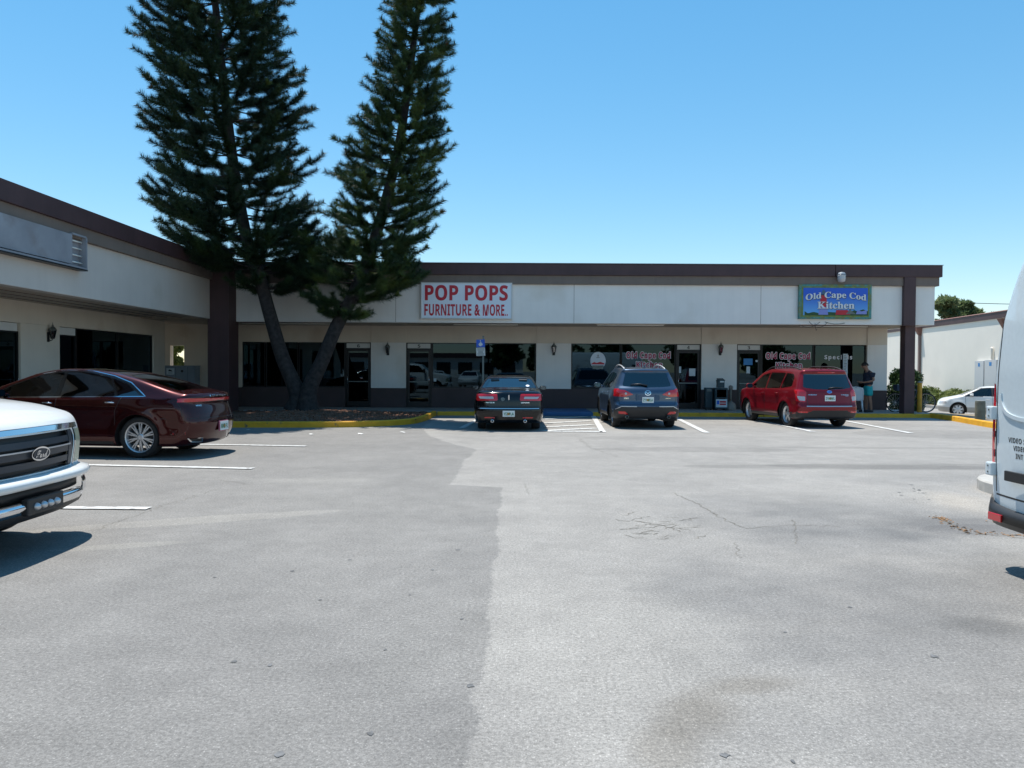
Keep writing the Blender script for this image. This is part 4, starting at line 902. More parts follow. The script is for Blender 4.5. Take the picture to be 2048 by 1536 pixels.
class Car:
    def __init__(s, sp, name, label, cat, paintmat, h=.03, group=None, glass='carglass', under='blackplastic'):
        s.sp = sp; s.F = field(sp); s.root = thing(name, label, cat, group=group); s.paint = paintmat; s.regs = []; s.h = h; s.L = sp['L']; s.w = sp['w']; s.H = sp['H']; s.under = under
        for (cx, cz, R) in sp['arches']: s.regs.append(('void', None, 'arch', circ(cx, cz, R), None, 0))
    def region(s, name, mat, axis, poly, lim=None, off=-.004): s.regs.append((name, M[mat] if isinstance(mat, str) else mat, axis, poly, lim, off))
    def mesh(s):
        hl = s.L/2 + .12; P, Q = surfnet(s.F, (-hl, -s.w*s.h*0 - (math.ceil((s.w+.12)/s.h)-.5)*s.h, -.02 + .0), (hl, s.w + .14, s.H + .1), s.h)
        P = reproj(s.F, P, 4)
        # snap vertices to region outlines
        n = grad(s.F, P); n = n / np.maximum(np.linalg.norm(n, axis=1, keepdims=True), 1e-6)
        done = np.zeros(len(P), bool)
        def cond(axis, P, n, lim):
            if axis == 'arch': return (np.abs(P[:, 1]) > s.w*.55) & (np.abs(n[:, 1]) > .25)
            if axis == 'side': c = np.abs(n[:, 1]) > .42
            elif axis == 'rear': c = n[:, 0] < -.22
            elif axis == 'front': c = n[:, 0] > .22
            else: c = n[:, 2] > .5
            if lim is not None: c &= lim(P)
            return c
        for (name, mat, axis, poly, lim, off) in s.regs:
            ax = AX.get(axis, (0, 2)); c = cond(axis, P, n, lim) & ~done; q = P[:, ax]; d, near = seg_dist(q, poly); m = c & (d < s.h*.55)
            P[np.ix_(m, ax)] = near[m]; done |= m
        P2 = reproj(s.F, P, 2); P = P2
        # triangles
        d1 = np.linalg.norm(P[Q[:, 0]]-P[Q[:, 2]], axis=1); d2 = np.linalg.norm(P[Q[:, 1]]-P[Q[:, 3]], axis=1)
        T = np.concatenate([np.where((d1 < d2)[:, None], Q[:, [0, 1, 2]], Q[:, [0, 1, 3]]), np.where((d1 < d2)[:, None], Q[:, [0, 2, 3]], Q[:, [1, 2, 3]])])
        C = P[T].mean(1); n = grad(s.F, P); n = n / np.maximum(np.linalg.norm(n, axis=1, keepdims=True), 1e-6)
        fn = np.cross(P[T[:, 1]]-P[T[:, 0]], P[T[:, 2]]-P[T[:, 0]]); fl = (fn * n[T[:, 0]]).sum(1) < 0; T[fl] = T[fl][:, ::-1]
        nc = norm(n[T].mean(1)); lab = np.full(len(T), -1)
        for i, (name, mat, axis, poly, lim, off) in enumerate(s.regs):
            if axis == 'arch': c = (np.abs(C[:, 1]) > s.w*.55)
            else: c = cond(axis, C, nc, lim)
            m = c & (lab < 0) & inside(C[:, AX.get(axis, (0, 2))], poly); lab[m] = i
        def emit(mask, name, mat, off=0, parent=None):
            t = T[mask]
            if len(t) == 0: return None
            u, inv = np.unique(t, return_inverse=True); me = bpy.data.meshes.new(name); V = P[u] + n[u]*off; inv = inv.reshape(-1, 3)
            me.vertices.add(len(V)); me.vertices.foreach_set('co', V.astype(np.float32).ravel()); me.loops.add(inv.size); me.loops.foreach_set('vertex_index', inv.ravel().astype(np.int32))
            me.polygons.add(len(inv)); me.polygons.foreach_set('loop_start', np.arange(0, inv.size, 3, dtype=np.int32)); me.update(calc_edges=True); me.validate()
            o = link(name, me, mat, parent or s.root, smooth=True)
            me.normals_split_custom_set_from_vertices(n[u].tolist())
            return o
        s.body = emit(lab == -1, 'body', s.paint)
        for i, (name, mat, axis, poly, lim, off) in enumerate(s.regs):
            if name == 'void': continue
            for sd in (1, -1):
                if axis in ('side',): mk_ = (lab == i) & (C[:, 1]*sd > 0)
                elif min(p[0] for p in poly) >= 0 or max(p[0] for p in poly) <= 0 or axis == 'top':
                    mk_ = (lab == i) if sd == 1 else None
                else: mk_ = (lab == i) if sd == 1 else None
                if mk_ is not None and mk_.any(): emit(mk_, name, mat, off)
        return s
    # ---- points on the surface
    def on(s, axis, pts, sgn=1):
        a = np.array(pts, float); n = len(a); t = np.linspace(0, 1, 240)
        if axis == 'side': o = np.stack([a[:, 0], np.full(n, sgn*(s.w+.15)), a[:, 1]], 1); e = np.stack([a[:, 0], np.zeros(n), a[:, 1]], 1)
        elif axis == 'rear': o = np.stack([np.full(n, -s.L/2-.15), a[:, 0], a[:, 1]], 1); e = o + [s.L*.6, 0, 0]
        elif axis == 'front': o = np.stack([np.full(n, s.L/2+.15), a[:, 0], a[:, 1]], 1); e = o - [s.L*.6, 0, 0]
        else: o = np.stack([a[:, 0], a[:, 1], np.full(n, s.H+.15)], 1); e = o - [0, 0, s.H]
        P = o[:, None] + (e-o)[:, None]*t[None, :, None]; v = s.F(P[..., 0], P[..., 1], P[..., 2]) < 0; k = v.argmax(1); k[~v.any(1)] = 120
        lo = P[np.arange(n), np.maximum(k-1, 0)]; hi = P[np.arange(n), k]
        for _ in range(12): m = (lo+hi)/2; ins = s.F(*m.T) < 0; hi = np.where(ins[:, None], m, hi); lo = np.where(ins[:, None], lo, m)
        g = grad(s.F, hi); return hi, g / np.linalg.norm(g, axis=1, keepdims=True)
    def strip(s, name, mat, axis, pts, w=.012, proud=.003, sgn=1, closed=False, mb=None, dense=.04):
        P = [Vector(p) for p in pts]; q = []
        n = len(P)
        for i in range(n if closed else n-1):
            a, b = P[i], P[(i+1) % n]; k = max(1, int((b-a).length/dense)); q += [tuple(a + (b-a)*j/k) for j in range(k)]
        if not closed: q.append(tuple(P[-1]))
        X, N = s.on(axis, q, sgn); Tn = norm(np.roll(X, -1, 0) - np.roll(X, 1, 0)) if closed else norm(np.gradient(X, axis=0)); B_ = norm(np.cross(N, Tn)); X = X + N*proud
        a, b = X - B_*w/2, X + B_*w/2; c, d = a - N*.012, b - N*.012
        own = mb is None; mb = mb or MB(); m = len(X); vs = np.concatenate([c, a, b, d]); rng_ = range(m if closed else m-1)
        mb.add(vs, [(r*m+i, r*m+(i+1) % m, (r+1)*m+(i+1) % m, (r+1)*m+i) for r in range(3) for i in rng_])
        if own: return mb.build(name, M[mat] if isinstance(mat, str) else mat, s.root, smooth=False, fix=False)
    def decal(s, name, mat, axis, verts2, faces, off=.004, sgn=1, parent=None):
        X, N = s.on(axis, verts2, sgn); mb = MB(); mb.add(X + N*off, faces); return mb.build(name, M[mat] if isinstance(mat, str) else mat, parent or s.root, fix=False)
    def text(s, name, mat, axis, txt, c, w, h, flip, style='sans', off=.005, offset=0, parent=None):
        v, f = text_geo(txt, w, h, style, offset); v = v * [flip, 1] + np.array(c); return s.decal(name, mat, axis, v, f, off, parent=parent)
    def seams(s, lines, axis='side', w=.011, sides=(1, -1), name='panel_seam', mat='blackplastic', proud=.0012):
        mb = MB()
        for sg in sides:
            for l in lines: s.strip(None, None, axis, l, w, proud, sg, mb=mb)
        return mb.build(name, M[mat] if isinstance(mat, str) else mat, s.root, fix=False)
    def wheels(s, R, Rr, track, spokes=5, width=.22, style='split', mat='alloy', inner=None):
        for (cx, cz, AR) in s.sp['arches']:
            for sg in (1, -1):
                # dark wheel housing
                mb = MB(); n = 20; ro = AR + .015; y1 = sg*(s.w - .035); y0 = sg*(s.w - .42)
                A_ = [(cx + ro*math.cos(a), y, cz + ro*math.sin(a)) for y in (y0, y1) for a in [math.pi*(-.12 + 1.24*i/n) for i in range(n+1)]]
                mb.add(A_, [(i, i+1, n+2+i, n+1+i) for i in range(n)]); mb.add([A_[i] for i in range(n+1)], [tuple(range(n+1))]); mb.build('wheel_housing', M['blackplastic'], s.root, fix=False)
                yc = sg * track/2; o = sg
                hub = MB(); hub.lathe([(.0, -.02*o), (.15, -.02*o), (.15, .03*o), (0, .03*o)], 'Y', n=20, caps=False)
                wobj = hub.build('wheel', M['galv'], s.root); wobj.location = (cx, yc - sg*.06, R)
                ty = MB(); hw = width/2; sdw = R - Rr
                prof = [(Rr, -hw*.8), (Rr + .35*sdw, -hw*.98), (Rr + .75*sdw, -hw), (R - .012, -hw*.86), (R, -hw*.65), (R, hw*.65), (R - .012, hw*.86), (Rr + .75*sdw, hw), (Rr + .35*sdw, hw*.98), (Rr, hw*.8), (Rr-.02, hw*.5)]
                ty.lathe([(r, y*1.0) for r, y in prof], 'Y', n=40, caps=False); t = ty.build('tyre', M['rubber'], wobj, smooth=True); t.location = (0, sg*.0, 0)
                rm = MB(); f = hw*.86*o
                rm.lathe([(Rr - .035, -hw*.6*o), (Rr - .028, f - .05*o), (Rr - .012, f - .012*o), (Rr + .004, f), (Rr + .004, f - .01*o)], 'Y', n=40, caps=False)
                yo = f - .035*o
                for k in range(spokes):
                    q = 2*math.pi*k/spokes + .3
                    offs = {'split': (-.16, .16), 'fat': (0,), 'thin': (-.10, .10)}[style]
                    for dq in offs:
                        ca, sa = math.cos(q+dq), math.sin(q+dq); a0 = q + dq*.25; p0 = (.05*math.cos(a0), yo + .006*o, .05*math.sin(a0)); p1 = ((Rr-.02)*ca, yo + .0*o, (Rr-.02)*sa)
                        wd = {'split': (.020, .016), 'fat': (.034, .052), 'thin': (.012, .010)}[style]; dv = Vector((ca, 0, sa)); pv = Vector((-sa, 0, ca)); P0, P1 = Vector(p0), Vector(p1)
                        vs = [P0 - pv*wd[0], P0 + pv*wd[0], P1 + pv*wd[1], P1 - pv*wd[1]]; vs += [v - Vector((0, .03*o, 0)) for v in vs]
                        rm.add(vs, [(0, 1, 2, 3), (4, 5, 6, 7), (0, 1, 5, 4), (1, 2, 6, 5), (2, 3, 7, 6), (3, 0, 4, 7)])
                rm.lathe([(.001, yo + .018*o), (.035, yo + .018*o), (.06, yo + .008*o), (.065, yo - .02*o)], 'Y', n=20, caps=False)
                rm.build('rim', M[mat] if isinstance(mat, str) else mat, wobj, smooth=False)
    def mirrors(s, x, z, mat, w=.20, h=.13):
        for sg in (1, -1):
            yb_, _ = s.on('side', [(x, z)], sg); y = yb_[0][1]; mb = MB()
            n = 12; vs = []; dx = (-.05, -.045, .02, .075, .09); sc = (.93, 1.0, 1.0, .8, .35)
            for d, k in zip(dx, sc):
                for i in range(n):
                    a = 2*math.pi*i/n; ca, sa = math.cos(a), math.sin(a); e = .72
                    vs.append((x + d, y + sg*(.11 + w/2) * 1 - sg*.04 + abs(ca)**e*np.sign(ca)*w/2*k, z + .05 + abs(sa)**e*np.sign(sa)*h/2*k))
            mb.add(vs, [(r*n+i, r*n+(i+1) % n, (r+1)*n+(i+1) % n, (r+1)*n+i) for r in range(len(dx)-1) for i in range(n)] + [tuple(range((len(dx)-1)*n, len(dx)*n))])
            mb.obox((x + .01, y + sg*.03, z + .02), (1, 0, 0), (0, 1, 0), (0, 0, 1), .035, .07, .022)
            mo = mb.build('side_mirror', mat, s.root, smooth=True)
            g = MB(); g.add([(x - .048, y + sg*(.07 + w/2) + abs(math.cos(2*math.pi*i/n))**.72*np.sign(math.cos(2*math.pi*i/n))*w/2*.88, z + .05 + abs(math.sin(2*math.pi*i/n))**.72*np.sign(math.sin(2*math.pi*i/n))*h/2*.88) for i in range(n)], [tuple(range(n))])
            g.build('mirror_glass', pm('mirror_glass', (.10, .13, .15), .03, metal=1), mo, fix=False)
    def handles(s, spots, mat):
        for sg in (1, -1):
            for (x, z) in spots:
                p, nn = s.on('side', [(x - .09, z), (x - .05, z), (x + .05, z), (x + .09, z)], sg); q = p + nn*np.array([[.004], [.03], [.03], [.004]]); mb = MB(); mb.tube([tuple(v) for v in q], .013, 6); mb.build('door_handle', mat, s.root, smooth=True)
    def plate(s, y0, z0, x, txt, tilt=0, frame='chrome'):
        mb = MB(); mb.box(x - .008, x, y0 - .155, y0 + .155, z0 - .078, z0 + .078); p = mb.build('license_plate', M['plate'], s.root, bevel=.003)
        c = MB(); n = 12; c.add([(x - .0095, y0 + .038*math.cos(2*math.pi*i/n), z0 - .005 + .035*math.sin(2*math.pi*i/n)) for i in range(n)], [tuple(range(n))]); c.build('plate_emblem', M['plateorange'], p, fix=False)
        g = text_mb(txt, .26, .075, lambda u, v: (x - .0105, y0 - u, z0 - .005 + v), offset=.01); g.build('plate_text', M['plategreen'], p, fix=False)
        return p
    def interior(s, x0, x1, belt, seat='seatdark', rows=(.15, -.75), hw=.62, dash=None, roofz=None):
        mb = MB(); mb.box(x0, x1, -s.w + .16, s.w - .16, .25, .45); mb.build('cabin_floor', M['blackplastic'], s.root)
        for sg in (1, -1):
            mb = MB(); mb.box(x0 + .75, x1 - .35, sg*(s.w-.15) - .01, sg*(s.w-.15) + .01, .40, belt - .03); mb.build('door_lining', M[seat], s.root)
        for r, xs_ in enumerate(rows):
            for y in ((.36, -.36) if r == 0 else (.38, -.38)):
                mb = MB(); z = belt - .42; mb.box(xs_ - .05, xs_ + .45, y - .25, y + .25, z - .12, z + .06); mb.obox((xs_ - .16, y, z + .30), (.97, 0, .22), (0, 1, 0), (-.22, 0, .97), .06, .24, .32)
                mb.obox((xs_ - .25, y, z + .68), (.97, 0, .22), (0, 1, 0), (-.22, 0, .97), .04, .12, .085); mb.build('seat', M[seat], s.root, bevel=.03)
        if dash is not None:
            mb = MB(); mb.box(dash - .05, dash + .4, -s.w + .2, s.w - .2, belt - .3, belt - .02); mb.build('dashboard', M['seatdark'], s.root, bevel=.04)
            mb = MB(); c = Vector((dash - .2, .37, belt - .02)); mb.tube([c + Vector((.05*math.cos(a)*.9, .185*math.sin(a), .185*math.cos(a))) for a in [2*math.pi*i/20 for i in range(21)]], .016, 6); mb.tube([c, c + Vector((.2, 0, -.08))], .03, 6); mb.obox(c, (0, 1, 0), (0, .0, 1), (1, 0, 0), .17, .02, .012); mb.build('steering_wheel', M['seatdark'], s.root, smooth=True)
    def place(s, x, y, yaw, z=0): s.root.location = (x, y, z); s.root.rotation_euler = (0, 0, math.radians(yaw))
    def ellipse(s, name, mat, axis, c, rx, rz, off=.006, parent=None, n=24):
        v = [c] + [(c[0] + rx*math.cos(2*math.pi*i/n), c[1] + rz*math.sin(2*math.pi*i/n)) for i in range(n)]; return s.decal(name, mat, axis, v, [(0, i+1, (i+1) % n + 1) for i in range(n)], off, parent=parent)

# ---------------------------------------------------------------- black sedan (rear view)
sp = dict(L=4.84, w=.915, H=1.44, tumble=.50, bow=(.20, .30), k=(.075, .13), crown=.045, ts=.07,
  top=[(-2.6, .96), (-2.38, 1.02), (-2.2, 1.045), (-1.72, 1.075), (-1.5, 1.10), (-.80, 1.365), (-.4, 1.425), (.1, 1.43), (.5, 1.37), (1.35, 1.02), (1.6, .97), (2.2, .84), (2.6, .70)],
  plan=[(-2.6, .84), (-2.2, .885), (-1.5, .915), (0, .918), (1.5, .905), (2.2, .86), (2.6, .80)],
  sect=[(0, .10), (.2, .05), (.35, .02), (.55, .0), (.75, .008), (.90, .03), (1.0, .05), (1.6, .06)], belt=[(-3, .96), (3, .93)],
  rear=[(.1, -2.2), (.24, -2.34), (.42, -2.41), (.56, -2.42), (.60, -2.40), (.80, -2.385), (.97, -2.35), (1.05, -2.30), (1.5, -2.30)],
  front=[(.1, 2.2), (.3, 2.36), (.5, 2.42), (.75, 2.38), (.9, 2.3), (1.5, 2.2)], bottom=[(-3, .24), (-2.0, .20), (2.0, .20), (3, .22)],
  arches=[(-1.37, .33, .37), (1.37, .33, .37)], flare=.018)
M['paintblack'] = paint('black_car_paint', (.003, .003, .004), rough=.15, metal=.0)
c = Car(sp, 'parked_car', 'black sedan parked nose-in, seen from behind, with red lamps and a blue-tinted rear window', 'car', M['paintblack'])
c.region('rear_window', 'carglassdark', 'rear', rpoly([(-.62, 1.115), (.62, 1.115), (.49, 1.352), (-.49, 1.352)], .05), lambda P: (P[:, 0] < -.7))
c.region('windshield', 'carglassdark', 'front', rpoly([(-.70, 1.02), (.70, 1.02), (.54, 1.345), (-.54, 1.345)], .05), lambda P: P[:, 0] > .3)
c.region('side_window', 'carglassdark', 'side', rpoly([(-.02, .985), (1.02, .985), (.45, 1.29), (.0, 1.33)], .03))
c.region('side_window', 'carglassdark', 'side', rpoly([(-.08, .985), (-1.25, 1.0), (-.86, 1.22), (-.5, 1.315), (-.06, 1.33)], .03))
for sg in (1, -1):
    c.region('reversing_lens', 'lensclear', 'rear', rpoly([(sg*.38, .83), (sg*.74, .828), (sg*.78, .885), (sg*.40, .89)], .015), lambda P: P[:, 0] < -1.5, .007)
    c.region('taillight', 'tailred', 'rear', rpoly([(sg*.28, .785), (sg*.84, .78), (sg*.84, .955), (sg*.30, .955)], .035), lambda P: P[:, 0] < -1.5, .004)
    c.region('headlight', 'lensclear', 'front', rpoly([(sg*.45, .62), (sg*.84, .62), (sg*.80, .76), (sg*.45, .74)], .03), lambda P: P[:, 0] > 1.5, .004)
c.mesh(); c.wheels(.33, .235, 1.56, 5, style='fat'); c.mirrors(.78, 1.0, M['paintblack'], .19, .12); c.handles([(.15, .85), (-.9, .87)], M['paintblack'])
for sg in (1, -1):
    v = [(sg*.36, .335), (sg*.62, .335), (sg*.62, .365), (sg*.36, .365)]; c.decal('reflector', 'tailred', 'rear', v, [(0, 1, 2, 3)], .006)
    mb = MB(); mb.lathe([(.03, .0), (.042, .0), (.042, .12), (.03, .12)], 'X', (-2.45, sg*.42, .265), 16, False); mb.build('exhaust_tip', M['chrome'], c.root, smooth=True)
c.strip('chrome_trim', 'chrome', 'rear', [(-.78, .585), (.78, .585)], .016, .004)
c.seams([[(-.86, .625), (-.86, .74)], [(.86, .625), (.86, .74)], [(-.9, .62), (.9, .62)]], 'rear', sides=(1,)); c.seams([[(-.04, .28), (-.04, .97)], [(1.05, .3), (1.02, .97)], [(-1.1, .72), (-.98, .97)]])
c.plate(0, .455, -2.432, 'YIZ PLA')
c.text('badge_lettering', 'chrome', 'rear', 'LINCOLN', (.50, .735), .26, .028, -1); c.text('badge_lettering', 'chrome', 'rear', 'ZEPHYR', (-.42, .735), .22, .028, -1)
mb = MB(); X_, N_ = c.on('rear', [(0, .87)]); x = X_[0][0]; mb.box(x - .012, x + .01, -.016, .016, .81, .93); mb.box(x - .016, x - .01, -.004, .004, .80, .94); mb.build('emblem', M['chrome'], c.root, bevel=.004)
c.ellipse('sticker', 'galv', 'rear', (.155, .825), .05, .045, .006)
c.ellipse('sticker', 'signwhite', 'rear', (-.50, 1.15), .05, .025, .004)
c.interior(-1.4, 1.1, .98, rows=(.2, -.7), dash=.75); c.place(-.08, 22.88, 90)

# ---------------------------------------------------------------- blue grey crossover (rear view)
sp = dict(L=4.54, w=.92, H=1.70, tumble=.36, bow=(.22, .34), k=(.07, .12), crown=.05, ts=.06,
  top=[(-2.5, 1.60), (-2.0, 1.615), (-1.2, 1.665), (-.3, 1.68), (.2, 1.665), (.6, 1.56), (1.30, 1.14), (1.55, 1.07), (2.0, .99), (2.5, .86)],
  plan=[(-2.6, .86), (-2.1, .89), (-1.5, .92), (0, .915), (1.5, .92), (2.1, .87), (2.6, .80)],
  sect=[(0, .12), (.25, .04), (.42, .0), (.62, .018), (.85, .0), (1.0, .022), (1.12, .05), (2, .06)], belt=[(-3, 1.10), (0, 1.04), (3, .98)],
  rear=[(.1, -2.0), (.33, -2.18), (.5, -2.26), (.66, -2.27), (.70, -2.21), (.98, -2.20), (1.08, -2.17), (1.16, -2.08), (1.54, -1.84), (1.575, -1.93), (1.8, -1.93)],
  front=[(.1, 2.05), (.3, 2.2), (.6, 2.27), (.85, 2.22), (1.1, 2.1), (2, 2.0)], bottom=[(-3, .34), (-1.9, .26), (1.9, .26), (3, .28)],
  arches=[(-1.33, .35, .40), (1.37, .35, .40)], flare=.03)
M['paintblue'] = paint('slate_blue_paint', (.055, .088, .14), metal=.5, rough=.28)
c = Car(sp, 'parked_car', 'slate blue crossover parked nose-in before the Kitchen window, silver roof rails, rear view', 'car', M['paintblue'], h=.028)
c.region('rear_window', 'carglassdark', 'rear', rpoly([(-.66, 1.155), (-.4, 1.13), (0, 1.12), (.4, 1.13), (.66, 1.155), (.55, 1.52), (-.55, 1.52)], .05), lambda P: P[:, 0] < -1.5)
c.region('windshield', 'carglassdark', 'front', rpoly([(-.70, 1.16), (.70, 1.16), (.55, 1.56), (-.55, 1.56)], .05), lambda P: P[:, 0] > .1)
c.region('side_window', 'carglassdark', 'side', rpoly([(.0, 1.07), (1.08, 1.07), (.42, 1.47), (.02, 1.53)], .03))
c.region('side_window', 'carglassdark', 'side', rpoly([(-.06, 1.07), (-1.02, 1.10), (-1.06, 1.49), (-.05, 1.53)], .03))
c.region('side_window', 'carglassdark', 'side', rpoly([(-1.10, 1.11), (-1.60, 1.20), (-1.30, 1.44), (-1.12, 1.48)], .03))
for sg in (1, -1):
    c.region('taillight', 'tailred', 'rear', rpoly([(sg*.38, .93), (sg*.62, .865), (sg*.90, .88), (sg*.92, 1.075), (sg*.60, 1.045)], .03), lambda P: P[:, 0] < -1.4, .004)
    c.region('reflector', 'tailred', 'rear', rpoly([(sg*.52, .395), (sg*.76, .41), (sg*.78, .475), (sg*.60, .475)], .015), lambda P: P[:, 0] < -1.4, .004)
    c.region('headlight', 'lensclear', 'front', rpoly([(sg*.45, .72), (sg*.86, .78), (sg*.82, .90), (sg*.45, .82)], .03), lambda P: P[:, 0] > 1.5, .004)
c.region('taillight_side', 'tailred', 'side', rpoly([(-2.3, .88), (-1.80, 1.02), (-1.85, 1.08), (-2.2, 1.085)], .02), None, .004)
clad = [(-1, .20), (1, .20), (1, .50), (.84, .52), (.70, .605), (-.70, .605), (-.84, .52), (-1, .50)]
c.region('lower_bumper', 'blackplastic', 'rear', clad, lambda P: P[:, 0] < -1.5, .0)
c.region('sill_cladding', 'blackplastic', 'side', [(-2.3, .1), (2.3, .1), (2.3, .36), (-2.3, .42)], None, .0)
c.region('arch_cladding', 'blackplastic', 'side', circ(-1.33, .35, .455), None, .002); c.region('arch_cladding', 'blackplastic', 'side', circ(1.37, .35, .455), None, .002)
c.mesh(); c.wheels(.35, .235, 1.60, 5, style='split'); c.mirrors(.78, 1.08, M['paintblue'], .21, .15); c.handles([(.12, .93), (-.9, .96)], M['paintblue'])
for sg in (1, -1):
    q = [(.62, 1), (-.2, 1), (-1.0, 1), (-1.62, 1)]; X_, N_ = c.on('top', [(x, sg*.56) for x, _ in q]); zoff = [.0, .06, .06, .0]; mb = MB()
    mb.tube(arc([tuple(X_[i] + [0, 0, zoff[i]]) for i in range(4)], 6), .022, 8); mb.build('roof_rail', M['alloy'], c.root, smooth=True)
    mb = MB(); mb.lathe([(.03, 0), (.042, 0), (.042, .15), (.03, .15)], 'X', (-2.25, sg*.56, .33), 16, False); mb.build('exhaust_tip', M['galv'], c.root, smooth=True)
    v = circ(sg*.58, .955, .03, 16); c.decal('reversing_lens', 'lensclear', 'rear', v, [tuple(range(16))], .010)
    c.strip('bumper_edge', 'alloy', 'rear', [(sg*.90, .515), (sg*.80, .555), (sg*.70, .61), (sg*.3, .61)], .018, .003)
c.seams([[(-.03, .42), (-.03, 1.05)], [(1.08, .45), (1.06, 1.05)], [(-.98, .80), (-1.08, 1.08)]]); c.seams([[(-.74, .66), (-.80, .92)], [(.74, .66), (.80, .92)], [(-.74, .655), (.74, .655)]], 'rear', sides=(1,))
X_, N_ = c.on('rear', [(0, .80)]); xp = X_[0][0]
c.plate(0, .79, xp - .012, 'Z11 MLA')
em = c.ellipse('emblem', 'chrome', 'rear', (0, .975), .085, .068, .006); c.ellipse('emblem_field', M['paintblue'], 'rear', (0, .975), .066, .052, .009, em)
v = np.array([(-.07, .99), (-.03, .995), (0, .965), (.03, .995), (.07, .99), (.07, .978), (.04, .978), (.0, .940), (-.04, .978), (-.07, .978)]); c.decal('emblem_wings', 'chrome', 'rear', v, [(0, 1, 8, 9), (1, 2, 7, 8), (2, 3, 6, 7), (3, 4, 5, 6)], .012, parent=em)
c.text('badge_lettering', 'chrome', 'rear', 'CX-5', (.57, .83), .12, .035, -1, offset=.02); c.text('badge_lettering', 'chrome', 'rear', 'SKYACTIV', (-.55, .83), .14, .02, -1)
X_, N_ = c.on('rear', [(.0, 1.16), (.2, 1.20), (.45, 1.19)]); mb = MB(); mb.tube([tuple(p + n*.025) for p, n in zip(X_, N_)], [.02, .014, .008], 6); mb.build('rear_wiper', M['black'], c.root, smooth=True)
c.strip('brake_light', 'taildark', 'rear', [(-.18, 1.545), (.18, 1.545)], .025, .002)
mb = MB(); mb.add([(-1.45, -.03, 1.655), (-1.45, .03, 1.655), (-1.62, .02, 1.655), (-1.62, -.02, 1.655), (-1.60, 0, 1.73)], [(0, 1, 4), (1, 2, 4), (2, 3, 4), (3, 0, 4)]); mb.build('roof_antenna', M['paintblue'], c.root)
c.interior(-1.6, 1.2, 1.06, rows=(.2, -.7), dash=.85); c.place(3.64, 23.65, 90.2)

# ---------------------------------------------------------------- red wagon-like crossover
sp = dict(L=4.60, w=.90, H=1.70, tumble=.30, bow=(.16, .32), k=(.065, .11), crown=.045, ts=.06,
  top=[(-2.6, 1.60), (-2.1, 1.62), (-1.2, 1.67), (-.3, 1.68), (.15, 1.665), (.62, 1.56), (1.32, 1.13), (1.5, 1.09), (2.1, 1.0), (2.6, .86)],
  plan=[(-2.6, .86), (-2.1, .885), (-1.5, .90), (0, .895), (1.5, .90), (2.1, .86), (2.6, .80)],
  sect=[(0, .12), (.25, .04), (.42, .0), (.62, .015), (.85, .0), (1.0, .018), (1.10, .04), (2, .05)], belt=[(-3, 1.07), (0, 1.04), (3, .99)],
  rear=[(.1, -2.1), (.30, -2.22), (.5, -2.29), (.62, -2.30), (.66, -2.26), (1.02, -2.20), (1.10, -2.16), (1.52, -1.97), (1.56, -2.04), (1.8, -2.04)],
  front=[(.1, 2.1), (.3, 2.25), (.6, 2.30), (.85, 2.26), (1.1, 2.12), (2, 2.0)], bottom=[(-3, .32), (-1.9, .25), (1.9, .25), (3, .28)],
  arches=[(-1.33, .345, .39), (1.31, .345, .39)], flare=.03)
M['paintred'] = paint('red_car_paint', (.20, .004, .010), metal=.25, rough=.3)
c = Car(sp, 'parked_car', 'bright red crossover with black roof rails parked nose-in beside the Specials window', 'car', M['paintred'], h=.028)
c.region('rear_window', 'carglassdark', 'rear', rpoly([(-.70, 1.13), (-.4, 1.08), (0, 1.07), (.4, 1.08), (.70, 1.13), (.62, 1.50), (-.62, 1.50)], .05), lambda P: P[:, 0] < -1.5)
c.region('windshield', 'carglassdark', 'front', rpoly([(-.70, 1.15), (.70, 1.15), (.56, 1.56), (-.56, 1.56)], .05), lambda P: P[:, 0] > .1)
c.region('side_window', 'carglass', 'side', rpoly([(.02, 1.06), (1.12, 1.05), (.48, 1.46), (.04, 1.53)], .03))
c.region('side_window', 'carglassdark', 'side', rpoly([(-.04, 1.06), (-.94, 1.08), (-1.0, 1.53), (-.02, 1.54)], .03))
c.region('side_window', 'carglassdark', 'side', rpoly([(-1.0, 1.08), (-1.66, 1.15), (-1.62, 1.42), (-1.50, 1.50), (-1.05, 1.53)], .05))
for sg in (1, -1):
    c.region('reversing_lens', 'lensclear', 'rear', rpoly([(sg*.685, .76), (sg*.83, .775), (sg*.86, .89), (sg*.68, .88)], .015), lambda P: P[:, 0] < -1.6, .007)
    c.region('taillight', 'tailred', 'rear', rpoly([(sg*.63, 1.0), (sg*.68, .72), (sg*.92, .76), (sg*.95, 1.07), (sg*.72, 1.07)], .03), lambda P: P[:, 0] < -1.6, .004)
    c.region('reflector', 'tailred', 'rear', rpoly([(sg*.60, .43), (sg*.84, .43), (sg*.86, .475), (sg*.62, .475)], .015), lambda P: P[:, 0] < -1.4, .004)
    c.region('headlight', 'lensclear', 'front', rpoly([(sg*.45, .74), (sg*.88, .78), (sg*.84, .92), (sg*.45, .84)], .03), lambda P: P[:, 0] > 1.5, .004)
c.region('taillight_side', 'tailred', 'side', rpoly([(-2.32, .76), (-2.0, .92), (-1.86, 1.06), (-2.2, 1.075)], .02), None, .004)
c.region('turn_signal', 'amber', 'side', rpoly([(1.85, .80), (2.25, .78), (2.2, .90), (1.80, .93)], .02), None, .004)
c.region('lower_bumper', 'blackplastic', 'rear', [(-1, .2), (1, .2), (1, .44), (.55, .46), (.5, .50), (-.5, .50), (-.55, .46), (-1, .44)], lambda P: P[:, 0] < -1.5, .0)
c.region('sill_cladding', 'blackplastic', 'side', [(-2.4, .1), (2.3, .1), (2.3, .34), (-1.7, .36), (-2.4, .46)], None, .0)
